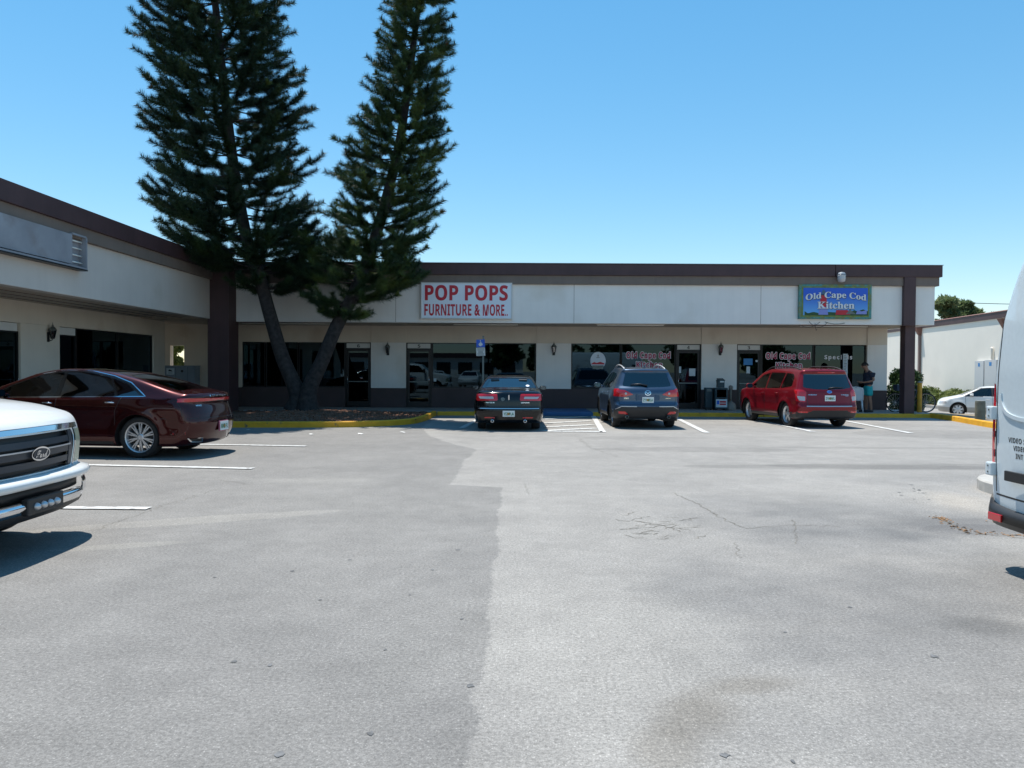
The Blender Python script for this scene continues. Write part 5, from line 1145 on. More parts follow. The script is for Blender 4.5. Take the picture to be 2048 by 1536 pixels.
c.mesh(); c.wheels(.345, .235, 1.56, 5, style='fat'); c.mirrors(.82, 1.07, M['paintred'], .20, .15); c.handles([(.14, .93), (-.82, .95)], M['paintred'])
for sg in (1, -1):
    X_, N_ = c.on('top', [(x, sg*.60) for x in (.55, .1, -.6, -1.3, -1.75)]); mb = MB(); mb.tube(arc([tuple(X_[i] + [0, 0, (.0, .055, .06, .055, .0)[i]]) for i in range(5)], 5), .020, 8); mb.build('roof_rail', M['blackplastic'], c.root, smooth=True)
c.strip('chrome_trim', 'alloy', 'rear', [(-.66, .615), (.66, .615)], .025, .004); c.strip('brake_light', 'tailred', 'rear', [(-.25, 1.545), (.25, 1.545)], .03, .003)
c.seams([[(0, .36), (0, 1.04)], [(1.06, .42), (1.06, 1.04)], [(-.92, .74), (-1.0, 1.07)]]); c.seams([[(-.62, .65), (-.64, 1.02)], [(.62, .65), (.64, 1.02)], [(-.62, .648), (.62, .648)]], 'rear', sides=(1,))
X_, N_ = c.on('rear', [(0, .86)]); c.plate(0, .835, X_[0][0] - .02, '219 RWL')
em = c.ellipse('emblem', 'chrome', 'rear', (0, 1.01), .075, .04, .006); c.ellipse('emblem_field', 'signblue', 'rear', (0, 1.01), .064, .031, .010, em)
v, f = [], []
for (a, b, r) in [(.035, 1.02, .010), (-.005, 1.022, .006), (-.03, 1.018, .006), (.01, 1.0, .006), (-.02, 1.0, .006), (-.04, 1.004, .005)]:
    i0 = len(v); v += circ(a, b, r, 6); f.append(tuple(range(i0, i0+6)))
c.decal('emblem_stars', 'chrome', 'rear', v, f, .014, parent=em)
c.text('badge_lettering', 'chrome', 'rear', 'SUBARU', (.48, .93), .22, .026, -1); c.text('badge_lettering', 'chrome', 'rear', 'FORESTER', (-.46, .93), .24, .022, -1); c.text('badge_lettering', 'chrome', 'rear', 'AWD', (-.52, .90), .10, .018, -1)
X_, N_ = c.on('rear', [(0, 1.10), (-.2, 1.125), (-.45, 1.115)]); mb = MB(); mb.tube([tuple(p + n*.025) for p, n in zip(X_, N_)], [.02, .014, .008], 6); mb.build('rear_wiper', M['black'], c.root, smooth=True)
mb = MB(); mb.tube([(-1.7, 0, 1.63), (-1.78, 0, 1.74)], [.02, .005], 6); mb.build('roof_antenna', M['black'], c.root)
c.interior(-1.7, 1.2, 1.04, rows=(.2, -.7), dash=.85); c.place(8.52, 24.28, 96.5)

# ---------------------------------------------------------------- maroon fastback sedan (side)
sp = dict(L=4.93, w=.93, H=1.49, tumble=.50, bow=(.26, .36), k=(.08, .13), crown=.05, ts=.09,
  top=[(-2.7, 1.04), (-2.35, 1.075), (-2.1, 1.105), (-1.9, 1.15), (-1.35, 1.315), (-.8, 1.435), (-.2, 1.49), (.2, 1.485), (.6, 1.41), (1.45, 1.08), (1.7, 1.02), (2.2, .90), (2.7, .74)],
  plan=[(-2.7, .85), (-2.2, .885), (-1.5, .928), (-.2, .905), (.6, .905), (1.5, .92), (2.2, .86), (2.7, .80)],
  sect=[(0, .12), (.2, .05), (.33, .015), (.5, .02), (.70, .012), (.84, .0), (.88, .012), (1.0, .05), (1.08, .07), (2, .08)], belt=[(-3, 1.02), (-1, .98), (1.2, .95), (3, .9)],
  rear=[(.1, -2.15), (.24, -2.34), (.42, -2.43), (.58, -2.46), (.74, -2.42), (.92, -2.36), (1.02, -2.40), (1.09, -2.44), (1.5, -2.44)],
  front=[(.1, 2.2), (.3, 2.40), (.55, 2.46), (.8, 2.40), (1.0, 2.2), (2, 2.1)], bottom=[(-3, .24), (-2.0, .19), (2.0, .19), (3, .22)],
  arches=[(-1.41, .345, .385), (1.44, .345, .385)], flare=.022)
M['paintmaroon'] = paint('burgundy_paint', (.048, .005, .0045), metal=.6, rough=.24)
c = Car(sp, 'parked_car', 'dark burgundy sedan with fastback roof and many-spoked alloy wheels, side view', 'car', M['paintmaroon'], h=.024)
c.region('rear_window', 'carglassdark', 'top', rpoly([(-1.98, -.60), (-1.98, .60), (-1.06, .49), (-1.0, 0), (-1.06, -.49)], .06), lambda P: P[:, 2] > 1.05)
c.region('sunroof', 'carglassdark', 'top', rpoly([(-.9, -.46), (-.9, .46), (.35, .46), (.35, -.46)], .06), lambda P: P[:, 2] > 1.3, -.001)
c.region('windshield', 'carglass', 'front', rpoly([(-.72, 1.07), (.72, 1.07), (.56, 1.43), (-.56, 1.43)], .05), lambda P: P[:, 0] > .3)
c.region('side_window', 'carglass', 'side', rpoly([(.10, 1.02), (1.20, 1.0), (.90, 1.19), (.45, 1.36), (.06, 1.42)], .025))
c.region('side_window', 'carglassdark', 'side', rpoly([(.0, 1.02), (-.98, 1.025), (-.80, 1.33), (-.4, 1.415), (.0, 1.425)], .025))
c.region('side_window', 'carglassdark', 'side', rpoly([(-1.03, 1.028), (-1.42, 1.04), (-1.15, 1.22), (-.84, 1.325)], .02))
c.region('pillar_trim', 'piano', 'side', rpoly([(1.30, .99), (-1.50, 1.03), (-1.18, 1.245), (-.85, 1.35), (-.4, 1.435), (.06, 1.44), (.47, 1.375), (.95, 1.20)], .02), None, -.001)
for sg in (1, -1):
    c.region('taillight', 'tailred', 'rear', rpoly([(0, .945), (0, .985), (sg*.6, .99), (sg*.95, 1.0), (sg*.95, .93), (sg*.6, .935)], .01), lambda P: P[:, 0] < -1.8, .003)
    c.region('headlight', 'lensclear', 'front', rpoly([(sg*.35, .74), (sg*.86, .74), (sg*.84, .82), (sg*.35, .80)], .02), lambda P: P[:, 0] > 1.5, .004)
c.region('taillight_side', 'tailred', 'side', rpoly([(-2.46, .93), (-2.12, .955), (-2.05, .99), (-2.46, 1.0)], .01), None, .003)
c.mesh(); c.wheels(.345, .25, 1.60, 10, style='thin', width=.24); c.mirrors(.95, 1.02, M['paintmaroon'], .20, .13); c.handles([(.18, .90), (-.92, .915)], M['chrome'])
for sg in (1, -1):
    c.strip('chrome_trim', 'chrome', 'side', [(1.32, .985), (-1.52, 1.025), (-1.20, 1.25), (-.86, 1.36), (-.4, 1.447), (.06, 1.452), (.45, 1.39)], .016, .003, sg)
    v = [(-2.2, .40), (-2.0, .395), (-2.0, .43), (-2.2, .435)]; c.decal('side_marker', 'taildark', 'side', v, [(0, 1, 2, 3)], .004, sg)
    v = rpoly([(sg*.45, .25), (sg*.72, .27), (sg*.80, .34), (sg*.50, .33)], .02); c.decal('exhaust_trim', 'chrome', 'rear', v, [tuple(range(len(v)))], .008)
    v = rpoly([(sg*.49, .265), (sg*.70, .285), (sg*.755, .325), (sg*.53, .318)], .015); c.decal('exhaust_opening', 'black', 'rear', v, [tuple(range(len(v)))], .013)
c.seams([[(.06, .30), (.03, 1.0)], [(1.17, .35), (1.20, .98)], [(-1.02, .55), (-1.02, .78), (-1.12, 1.02)]], w=.009); c.seams([[(-.86, .70), (-.86, .93)], [(.86, .70), (.86, .93)], [(-.9, .66), (.9, .66)]], 'rear', sides=(1,))
c.strip('sill_trim', 'blackplastic', 'side', [(1.02, .255), (-1.0, .255)], .05, .003, 1)
c.plate(0, .50, -2.475, 'MKZ FL'); c.text('badge_lettering', 'chrome', 'rear', 'LINCOLN', (0, 1.025), .60, .026, -1); c.text('badge_lettering', 'chrome', 'rear', 'MKZ', (.58, .87), .12, .025, -1)
mb = MB(); X_, N_ = c.on('rear', [(y, .50) for y in (0,)]); mb.box(X_[0][0] - .02, X_[0][0] - .012, -.17, .17, .41, .59); mb.build('plate_frame', pm('pink_frame', (.45, .12, .2), .5), c.root)
c.interior(-1.7, 1.3, 1.0, seat='seat', rows=(.25, -.7), dash=.9); c.place(-7.95, 15.05, 175.0); c.root.scale = (1.06, 1.06, 1.06)

# ---------------------------------------------------------------- white sedan far right (front part visible)
sp = dict(L=4.78, w=.89, H=1.43, tumble=.48, bow=(.2, .30), k=(.08, .13), crown=.045, ts=.07,
  top=[(-2.6, 1.0), (-2.3, 1.05), (-1.75, 1.08), (-1.5, 1.12), (-.9, 1.36), (-.4, 1.42), (.1, 1.42), (.45, 1.36), (1.25, .99), (1.5, .93), (2.1, .80), (2.6, .66)],
  plan=[(-2.6, .83), (-1.5, .89), (0, .89), (1.5, .885), (2.2, .83), (2.6, .77)],
  sect=[(0, .10), (.2, .05), (.35, .01), (.5, .0), (.7, .0), (.88, .03), (1.0, .05), (1.6, .06)], belt=[(-3, .95), (3, .90)],
  rear=[(.1, -2.2), (.3, -2.36), (.6, -2.39), (1, -2.32), (1.5, -2.3)], front=[(.1, 2.0), (.25, 2.12), (.5, 2.18), (.7, 2.12), (.9, 2.0), (1.5, 2.0)], bottom=[(-3, .22), (3, .20)],
  arches=[(-1.33, .32, .36), (1.34, .32, .36)], flare=.02)
M['paintwhite'] = paint('white_car_paint', (.78, .78, .76), rough=.3)
M['champagne'] = pm('champagne_cladding', (.42, .40, .36), .4)
c = Car(sp, 'parked_car', 'white sedan with beige lower doors standing beyond the yellow kerb near the far wall', 'car', M['paintwhite'], h=.035)
c.region('rear_window', 'carglass', 'rear', rpoly([(-.6, 1.12), (.6, 1.12), (.5, 1.34), (-.5, 1.34)], .05), lambda P: P[:, 0] < -.7)
c.region('windshield', 'carglass', 'front', rpoly([(-.70, 1.0), (.70, 1.0), (.54, 1.34), (-.54, 1.34)], .05), lambda P: P[:, 0] > .2)
c.region('side_window', 'carglass', 'side', rpoly([(.0, .955), (1.05, .955), (.42, 1.31), (.02, 1.33)], .03)); c.region('side_window', 'carglass', 'side', rpoly([(-.06, .955), (-1.1, .97), (-.8, 1.24), (-.06, 1.33)], .03))
c.region('pillar_trim', 'black', 'side', rpoly([(1.15, .93), (-1.2, .95), (-.82, 1.27), (-.06, 1.355), (.44, 1.335)], .02), None, -.001)
for sg in (1, -1): c.region('headlight', 'lensclear', 'front', rpoly([(sg*.40, .58), (sg*.85, .60), (sg*.82, .71), (sg*.42, .68)], .02), lambda P: P[:, 0] > 1.4, .004)
c.region('lower_cladding', M['champagne'], 'side', [(-2.5, .1), (2.5, .1), (2.5, .44), (-2.5, .44)], None, .001); c.region('lower_cladding', M['champagne'], 'front', [(-1, .1), (1, .1), (1, .44), (-1, .44)], None, .001)
c.mesh(); c.wheels(.32, .22, 1.52, 7, style='fat', width=.2); c.mirrors(.80, .97, M['paintwhite'], .18, .12); c.handles([(.15, .80), (-.85, .82)], M['paintwhite']); c.seams([[(-.02, .28), (-.03, .95)], [(1.02, .3), (1.06, .95)]])
c.interior(-1.5, 1.1, .94, seat='seat', rows=(.2, -.7), dash=.75)
p = G(1916, 833, -.5); c.place(p.x + 1.34*.906 + .76*.42, p.y - 1.34*.42 + .76*.906, 155, -.5); WS = c.root

# ---------------------------------------------------------------- white pickup (front end)
sp = dict(L=5.9, w=1.01, H=1.97, tumble=.22, bow=(.10, .16), k=(.07, .10), kf=.07, crown=.05, ts=.06, tg=.9,
  top=[(-3.2, 1.36), (-1.05, 1.36), (-.95, 1.5), (-.85, 1.90), (-.2, 1.95), (.5, 1.93), (.85, 1.86), (1.40, 1.42), (1.6, 1.37), (2.3, 1.28), (2.6, 1.20), (2.78, 1.10), (3.2, 1.0)],
  plan=[(-3.2, .99), (0, 1.0), (1.5, 1.0), (2.4, .99), (2.8, .955), (3.2, .93)],
  sect=[(0, .10), (.4, .04), (.55, .0), (.95, .0), (1.15, .03), (1.3, .07), (2, .08)], belt=[(-3.2, 1.5), (3.2, 1.25)],
  rear=[(.4, -2.93), (2, -2.9)], front=[(.3, 2.55), (.42, 2.70), (.50, 2.76), (.9, 2.80), (1.12, 2.76), (1.3, 2.7), (2, 2.6)], bottom=[(-3.2, .52), (2.2, .45), (2.6, .62), (3.2, .62)],
  arches=[(-1.85, .40, .46), (1.85, .40, .46)], flare=.035)
c = Car(sp, 'pickup_truck', 'white pickup truck with chrome bumper and black grille, only its front end in view', 'pickup truck', M['paintwhite'], h=.026)
c.region('windshield', 'carglass', 'front', rpoly([(-.78, 1.42), (.78, 1.42), (.66, 1.82), (-.66, 1.82)], .05), lambda P: P[:, 0] > .4)
c.region('side_window', 'carglassdark', 'side', rpoly([(.1, 1.36), (1.2, 1.34), (.7, 1.78), (.12, 1.82)], .03)); c.region('side_window', 'carglassdark', 'side', rpoly([(.04, 1.36), (-.75, 1.38), (-.72, 1.8), (.04, 1.82)], .03))
gp = rpoly([(-.64, .69), (.64, .69), (.68, .97), (.65, 1.02), (-.65, 1.02), (-.68, .97)], .03)
c.region('grille_recess', 'black', 'front', gp, lambda P: P[:, 0] > 2.2, -.05)
for sg in (1, -1):
    c.region('headlight', 'headlens', 'front', rpoly([(sg*.72, .70), (sg*1.03, .72), (sg*1.03, .98), (sg*.90, 1.01), (sg*.735, 1.02)], .03), lambda P: P[:, 0] > 2.2, .002)
c.region('headlight_side', 'headlens', 'side', rpoly([(2.5, .73), (2.85, .71), (2.85, .99), (2.55, .96)], .02), None, .002)
c.mesh()
c.strip('grille_surround', 'chrome', 'front', rpoly([(-.665, .67), (.665, .67), (.705, .98), (.67, 1.045), (-.67, 1.045), (-.705, .98)], .03), .026, .008, closed=True)
c.strip('hood_edge_trim', 'chrome', 'front', [(-.78, 1.05), (-.4, 1.055), (0, 1.057), (.4, 1.055), (.78, 1.05)], .045, .012)
g = MB()
M['grillegrey'] = pm('grille_grey', (.045, .05, .06), .4, metal=.3)
for z in (.945, .855, .765): c.strip(None, None, 'front', [(-.58, z), (-.2, z), (.2, z), (.58, z)], .055 if z != .855 else .06, -.004, mb=g)
for y in (-.60, .60): c.strip(None, None, 'front', [(y, .70), (y, .86), (y, 1.015)], .09, .0, mb=g)
g.build('grille_bars', M['grillegrey'], c.root, fix=False)
c.strip('grille_bar_edge', 'alloy', 'front', [(-.56, .89), (0, .89), (.56, .89)], .012, .012)
em = c.ellipse('emblem', 'chrome', 'front', (0, .855), .135, .058, .022, n=32); e2 = c.ellipse('emblem_field', M['grillegrey'], 'front', (0, .855), .118, .045, .026, em, n=32)
c.text('emblem_script', 'chrome', 'front', 'Ford', (0, .855), .17, .062, 1, 'script', .030, .01, parent=em)
# bumper: upper painted pad, chrome face, lower valance with central mount
def bumper(name, mat, prof, hw, bow, xc):
    n = 26; vs = []; mb = MB(); m = len(prof)
    for i in range(n+1):
        u = -1 + 2*i/n; y = hw*np.sign(u)*(1-(1-abs(u))**1.25); x0 = xc - bow*abs(u)**3.2
        for (dx, z) in prof: vs.append((x0 + dx, y, z))
    mb.add(vs, [(i*m+k, i*m+k+1, (i+1)*m+k+1, (i+1)*m+k) for i in range(n) for k in range(m-1)]); return mb.build(name, mat, c.root, smooth=True, fix=False)
bumper('bumper_pad', M['paintwhite'], [(-.22, .675), (-.05, .685), (.05, .665), (.075, .63), (.055, .59), (0, .575), (-.2, .57)], 1.02, .22, 2.82)
bumper('bumper_shadow_gap', M['black'], [(-.12, .575), (-.03, .57), (-.03, .48), (-.12, .47)], 1.0, .22, 2.80)
def face(name, mat, y0, y1, prof, xc=2.82, bow=.22, hw=1.02):
    n = 10; vs = []; mb = MB(); m = len(prof)
    for i in range(n+1):
        y = y0 + (y1-y0)*i/n; u = abs(y)/hw; u = 1-(1-min(u, 1))**.8; x0 = xc - bow*u**3.2
        for (dx, z) in prof: vs.append((x0+dx, y, z))
    mb.add(vs, [(i*m+k, i*m+k+1, (i+1)*m+k+1, (i+1)*m+k) for i in range(n) for k in range(m-1)]); return mb.build(name, mat, c.root, smooth=True, fix=False)
for sg in (1, -1):
    face('chrome_bumper', M['chrome'], sg*.70, sg*1.02, [(-.1, .575), (.01, .57), (.03, .52), (.03, .44), (.0, .385), (-.08, .37)])
    face('chrome_bumper', M['chrome'], sg*.28, sg*.70, [(-.02, .475), (.02, .465), (.03, .43), (.0, .375), (-.08, .36)])
face('valance', M['blackplastic'], -.98, .98, [(.0, .375), (-.03, .33), (-.12, .28), (-.3, .26)])
mb = MB(); mb.box(2.80, 2.86, -.27, .27, .36, .50); mb.build('plate_bracket', M['blackplastic'], c.root, bevel=.01)
mb = MB()
for y in (-.15, -.05, .05, .15): mb.lathe([(.001, .035), (.02, .03), (.032, .01), (.034, 0)], 'X', (2.86, y, .425), 12, False)
mb.build('bracket_bolts', M['alloy'], c.root, smooth=True)
c.wheels(.40, .23, 1.70, 8, style='fat', width=.26); c.mirrors(1.1, 1.42, M['black'], .24, .28); c.handles([(.2, 1.18)], M['paintwhite']); c.seams([[(.05, .5), (.05, 1.35)], [(1.25, .55), (1.25, 1.33)], [(-.85, .5), (-.85, 1.4)]])
c.seams([[(-.80, 1.07), (-.4, 1.08), (.4, 1.08), (.80, 1.07)]], 'front', sides=(1,), w=.008)
mb = MB(); mb.box(-2.5, 2.3, -.5, .5, .35, .5); mb.lathe([(.05, -.8), (.05, .8)], 'Y', (1.85, 0, .40), 10); mb.build('chassis', M['black'], c.root)
c.interior(-.8, 1.3, 1.35, rows=(.25, -.4), dash=.95); c.place(-6.85, 6.80, 1.0)

# ---------------------------------------------------------------- white van (rear corner)
sp = dict(L=5.9, w=.99, H=2.78, tumble=.015, bow=(.07, .3), k=(.10, .06), kf=.15, crown=.04, ts=.08,
  top=[(-3.2, 2.72), (-2.6, 2.76), (1.4, 2.76), (1.8, 2.55), (2.5, 1.45), (2.7, 1.25), (3.2, 1.0)], plan=[(-3.2, .97), (0, .99), (2, .98), (3.2, .85)],
  sect=[(0, .1), (.4, .03), (.6, .0), (1.2, .0), (1.6, .006), (2.0, .02), (2.4, .06), (3, .14)], belt=[(-3, 1.3), (3, 1.2)],
  rear=[(.3, -2.80), (.5, -2.84), (1.0, -2.85), (1.3, -2.845), (1.6, -2.84), (2.0, -2.815), (2.4, -2.76), (2.6, -2.72), (3, -2.6)], front=[(.3, 2.8), (.8, 2.93), (1.2, 2.8), (3, 2.6)],
  bottom=[(-3, .40), (3, .35)], arches=[(-1.8, .35, .42), (1.85, .35, .42)], flare=.02)
M['paintvan'] = paint('silver_white_van_paint', (.60, .66, .68), rough=.35)
c = Car(sp, 'delivery_van', 'silver white cargo van at the frame edge with red rear lamp and dark lettering', 'van', M['paintvan'], h=.028)
c.region('taillight_side', 'tailred', 'side', rpoly([(-3.0, .80), (-2.77, .80), (-2.75, 1.45), (-3.0, 1.5)], .02), None, .006)
for sg in (1, -1):
    c.region('taillight', 'tailred', 'rear', rpoly([(sg*.875, .80), (sg*1.03, .80), (sg*1.03, 1.50), (sg*.90, 1.50), (sg*.875, 1.30)], .02), lambda P: P[:, 0] < -2.0, .006)
c.region('side_window', 'carglassdark', 'side', rpoly([(1.3, 1.35), (2.3, 1.3), (1.85, 1.9), (1.3, 1.95)], .04)); c.region('windshield', 'carglass', 'front', rpoly([(-.8, 1.5), (.8, 1.5), (.7, 2.4), (-.7, 2.4)], .05), lambda P: P[:, 0] > 1.3)
c.mesh(); c.wheels(.35, .21, 1.72, 6, style='fat'); c.mirrors(1.9, 1.5, M['black'], .2, .3)
c.seams([[(0, .55), (0, 2.5)], [(-.86, .62), (-.865, 1.5), (-.82, 2.5)], [(.86, .62), (.865, 1.5), (.82, 2.5)], [(-.86, .60), (.86, .60)]], 'rear', sides=(1,), w=.014)
for sg in (1, -1):
    M['lensband'] = M['lensclear']
    v = [(sg*.90, 1.06), (sg*.975, 1.06), (sg*.975, 1.11), (sg*.90, 1.11)]; c.decal('reversing_lens', 'lensclear', 'rear', v, [(0, 1, 2, 3)], .012)
    v = [(sg*.89, .90), (sg*.975, .90), (sg*.975, .96), (sg*.89, .96)]; c.decal('reversing_lens', 'lensclear', 'rear', v, [(0, 1, 2, 3)], .012)
    for z in (1.90, 1.26, .80):
        X_, N_ = c.on('rear', [(sg*.905, z)]); p = X_[0]; mb = MB(); mb.box(p[0] - .05, p[0] + .05, p[1] + sg*.0 - .045, p[1] + .045, z - .055, z + .055); hg = mb.build('door_hinge', M['paintvan'], c.root, bevel=.012)
        mb = MB()
        for dz in (-.025, .025): mb.lathe([(.008, -.003), (.008, 0), (.001, 0)], 'X', (p[0] - .051, p[1], z + dz), 8)
        mb.build('hinge_bolt', M['galv'], hg)
# raised curve pressed into the doors
c.strip('door_crease', M['paintvan'], 'rear', arc([(.80, 1.42), (.78, 1.34), (.70, 1.27), (.55, 1.235), (.35, 1.225), (.1, 1.225)], 5), .03, .012)
mb = MB(); prof = [(.10, .34), (.0, .36), (-.04, .42), (-.045, .56), (-.03, .64), (.08, .67)]; n = 18; vs = []
for i in range(n+1):
    u = -1 + 2*i/n; y = .955*np.sign(u)*(1-(1-abs(u))**1.6); x0 = -2.86 + .14*abs(u)**4
    for dx, z in prof: vs.append((x0+dx, y, z - .15*(1-abs(u)**7) * (z > .5)))
mb.add(vs, [(i*6+k, i*6+k+1, (i+1)*6+k+1, (i+1)*6+k) for i in range(n) for k in range(5)]); mb.build('rear_bumper', M['blackplastic'], c.root, smooth=True, fix=False)
for sg in (1, -1): mb = MB(); mb.box(-2.906, -2.888, sg*.62, sg*.79, .405, .465); mb.build('reflector', M['tailred'], c.root, bevel=.004)
mb = MB(); mb.box(-2.885, -2.86, -.5, .62, .74, .82); mb.build('handle_strip', M['blackplastic'], c.root, bevel=.006)
c.text('lettering', 'black', 'rear', 'VIDEO S', (.545, 1.06), .24, .040, -1, off=.0015); c.text('lettering', 'black', 'rear', 'VIDEO', (.505, 1.0), .17, .040, -1, off=.0015); c.text('lettering', 'black', 'rear', 'INT', (.505, .94), .10, .040, -1, off=.0015)
c.place(3.92 + 2.85, 5.68, 0)
# ================================================================ STREET FURNITURE
# accessible parking sign
p0 = PY(966, 800, 27.15)
A = thing('parking_sign', 'blue accessible parking sign above a white plate on a thin post behind the black sedan', 'sign', (p0.x, 27.15, 0), math.radians(0))
mb = MB(); mb.box(-.03, .03, -.012, .02, 0, 2.72); mb.build('post', M['galv'], A)
zb1, zb0, zw0 = PY(961, 679, 27.12).z, PY(961, 694.5, 27.12).z, PY(962, 712, 27.12).z
mb = MB(); cx = -.09; mb.obox((cx, -.02, (zb0+zb1)/2), (1, 0, .05), (0, 1, 0), (-.05, 0, 1), .145, .004, (zb1-zb0)/2); s_ = mb.build('blue_plate', M['signblue'], A)
v, f = text_geo('\u267F', .2, .2, None); 
wc = MB(); wc.lathe([(.045, -.003), (.06, -.003), (.06, 0), (.045, 0)], 'Y', (cx - .005, -.026, (zb0+zb1)/2 - .035), 16, True)
for a, b in [((-.005, .075), (-.005, .0)), ((-.005, .0), (.05, -.0)), ((.05, 0), (.065, -.06)), ((-.005, .04), (.035, .04))]: wc.tube([(cx + a[0], -.027, (zb0+zb1)/2 + a[1]), (cx + b[0], -.027, (zb0+zb1)/2 + b[1])], .010, 6)
wc.lathe([(.001, -.003), (.018, -.003), (.018, 0)], 'Y', (cx - .008, -.027, (zb0+zb1)/2 + .098), 10); wc.build('wheelchair_symbol', M['signtext'], s_)
mb = MB(); mb.obox((cx + .005, -.02, (zb0+zw0)/2 - .005), (1, 0, .05), (0, 1, 0), (-.05, 0, 1), .15, .004, (zb0-zw0)/2 - .01); wpl = mb.build('white_plate', M['white'], A)
mb = MB()
for k in range(6):
    z = zb0 - .05 - k*.042; mb.box(cx - .11 + (.03 if k in (2, 3) else 0), cx + .12 - (.03 if k in (2, 3) else 0), -.027, -.025, z - .012, z + .008)
mb.build('plate_text', M['galv'], wpl)
mb = MB(); mb.box(-.006, .006, -.026, -.02, 0.1, .11); 
# newspaper box
q = PY(1440, 817, 29.3); bx = q.x
N = thing('newspaper_box', 'dark blue-green newspaper vending box with a coin head and a pink and white poster', 'newspaper box', (bx, 29.3, .13))
M['boxgreen'] = pm('box_green', (.018, .045, .055), .45, noise=.15, scale=6)
mb = MB(); mb.box(-.23, .23, -.2, .2, .06, .82); mb.build('cabinet_body', M['boxgreen'], N, bevel=.012)
mb = MB(); mb.box(-.12, .12, -.15, .1, .83, 1.08); mb.add([(-.14, -.17, 1.08), (.14, -.17, 1.08), (.12, .1, 1.17), (-.12, .1, 1.17)], [(0, 1, 2, 3)]); mb.box(-.13, .13, -.16, .11, 1.07, 1.12); mb.build('coin_head', M['boxgreen'], N, bevel=.008)
mb = MB(); mb.box(-.05, .10, -.158, -.15, 1.02, 1.10); mb.build('price_card', M['white'], N)
mb = MB(); mb.box(-.17, .17, -.208, -.2, .48, .76); mb.build('display_window', M['shopglass'], N)
mb = MB(); mb.box(-.12, .12, -.235, -.2, .435, .455); mb.build('handle', M['chrome'], N)
mb = MB(); mb.box(-.205, .205, -.214, -.202, .115, .41); pc = mb.build('poster', M['paper'], N, bevel=.006)
mb = MB(); mb.box(-.17, .17, -.218, -.214, .15, .37); mb.build('poster_inner', M['white'], pc)
mb = MB(); mb.box(-.17, -.09, -.221, -.218, .22, .36); mb.build('poster_picture', M['signblue'], pc)
mb = MB(); mb.box(-.07, .16, -.221, -.218, .285, .345); mb.box(-.07, .16, -.221, -.218, .20, .255); mb.build('poster_text', M['signred'], pc)
for sx in (-.17, .17):
    mb = MB(); mb.box(sx - .03, sx + .03, -.18, .18, 0, .06); mb.build('leg', M['black'], N)
N2 = thing('utility_box', 'small grey box on a short stand half hidden left of the newspaper box', 'box', (bx - .40, 29.45, .13))
mb = MB(); mb.box(-.13, .13, -.12, .12, .1, .82); mb.build('box_body', M['boxgreen'], N2, bevel=.01); mb = MB(); mb.box(-.07, .09, -.125, -.12, .68, .78); mb.build('label_card', M['galv'], N2); mb = MB(); mb.box(-.1, .1, -.1, .1, 0, .1); mb.build('base', M['black'], N2)
# ash receptacle
q = PY(1461, 817, 29.3)
Ar = thing('smoking_receptacle', 'tan smokers receptacle with a wide base and slim neck beside the newspaper box', 'ash bin', (q.x, 29.3, .13))
M['tanplastic'] = pm('tan_plastic', (.22, .19, .16), .6, noise=.1)
mb = MB(); mb.lathe([(.19, 0), (.20, .03), (.195, .18), (.16, .25), (.07, .31), (.045, .36)], n=24); mb.build('base', M['tanplastic'], Ar, smooth=True)
mb = MB(); mb.lathe([(.045, .33), (.04, .72), (.045, .74)], n=16); mb.build('neck', M['tanplastic'], Ar, smooth=True)
mb = MB(); mb.lathe([(.05, .74), (.075, .76), (.08, .86), (.06, .90), (.01, .92)], n=16); hd = mb.build('head', M['tanplastic'], Ar, smooth=True)
mb = MB(); mb.lathe([(.001, -.083), (.014, -.083), (.014, -.07)], 'Y', (0, 0, .82), 10); mb.build('ash_hole', M['black'], hd)
# white plastic chair
q = PY(1719, 823, 28.3)
Ch = thing('plastic_chair', 'white moulded plastic chair half hidden behind the red crossover', 'chair', (q.x - .12, 28.4, .13), math.radians(160))
M['plasticwhite'] = pm('white_plastic', (.62, .63, .64), .4, noise=.05)
mb = MB(); mb.box(-.23, .23, -.22, .23, .41, .435); mb.build('seat', M['plasticwhite'], Ch, bevel=.012)
mb = MB(); n = 9
for k in range(n):
    x = -.21 + .42*k/(n-1)
    mb.obox((x, .26 + .02*math.cos(x*6), .66), (1, 0, 0), (0, .97, -.2), (0, .2, .97), .030, .008, .22)
mb.tube([(-.24, .22, .43), (-.25, .30, .80), (-.15, .33, .88), (0, .34, .90), (.15, .33, .88), (.25, .30, .80), (.24, .22, .43)], .018, 8); mb.build('backrest', M['plasticwhite'], Ch, bevel=.004)
for sx in (-1, 1):
    mb = MB(); mb.tube([(sx*.24, -.2, .43), (sx*.27, -.22, .62), (sx*.27, -.05, .65), (sx*.26, .24, .66)], [.02, .02, .024, .02], 8, flat=.7); mb.build('armrest', M['plasticwhite'], Ch, smooth=True)
    for sy_ in (-1, 1): mb = MB(); mb.tube([(sx*.21, sy_*.2, .42), (sx*.25, sy_*.25, 0)], [.028, .018], 8); mb.build('leg', M['plasticwhite'], Ch, smooth=True)
# yellow bollard
q = G(1838.5, 832, 0)
Bo = thing('bollard', 'worn yellow steel bollard at the end of the kerb by the brown column', 'bollard', (q.x, q.y, 0))
M['bollardyellow'] = pm('bollard_yellow', (.58, .28, .02), .65, noise=.18, scale=5, dirt=((.15, .10, .05), 6, .62))
mb = MB(); mb.lathe([(.078, 0), (.078, 1.18), (.07, 1.20)], n=20, caps=False); mb.build('post', M['bollardyellow'], Bo, smooth=True)
mb = MB(); mb.lathe([(.082, 1.18), (.08, 1.20), (.05, 1.235), (.001, 1.245)], n=20); mb.build('cap', M['concrete'], Bo, smooth=True)
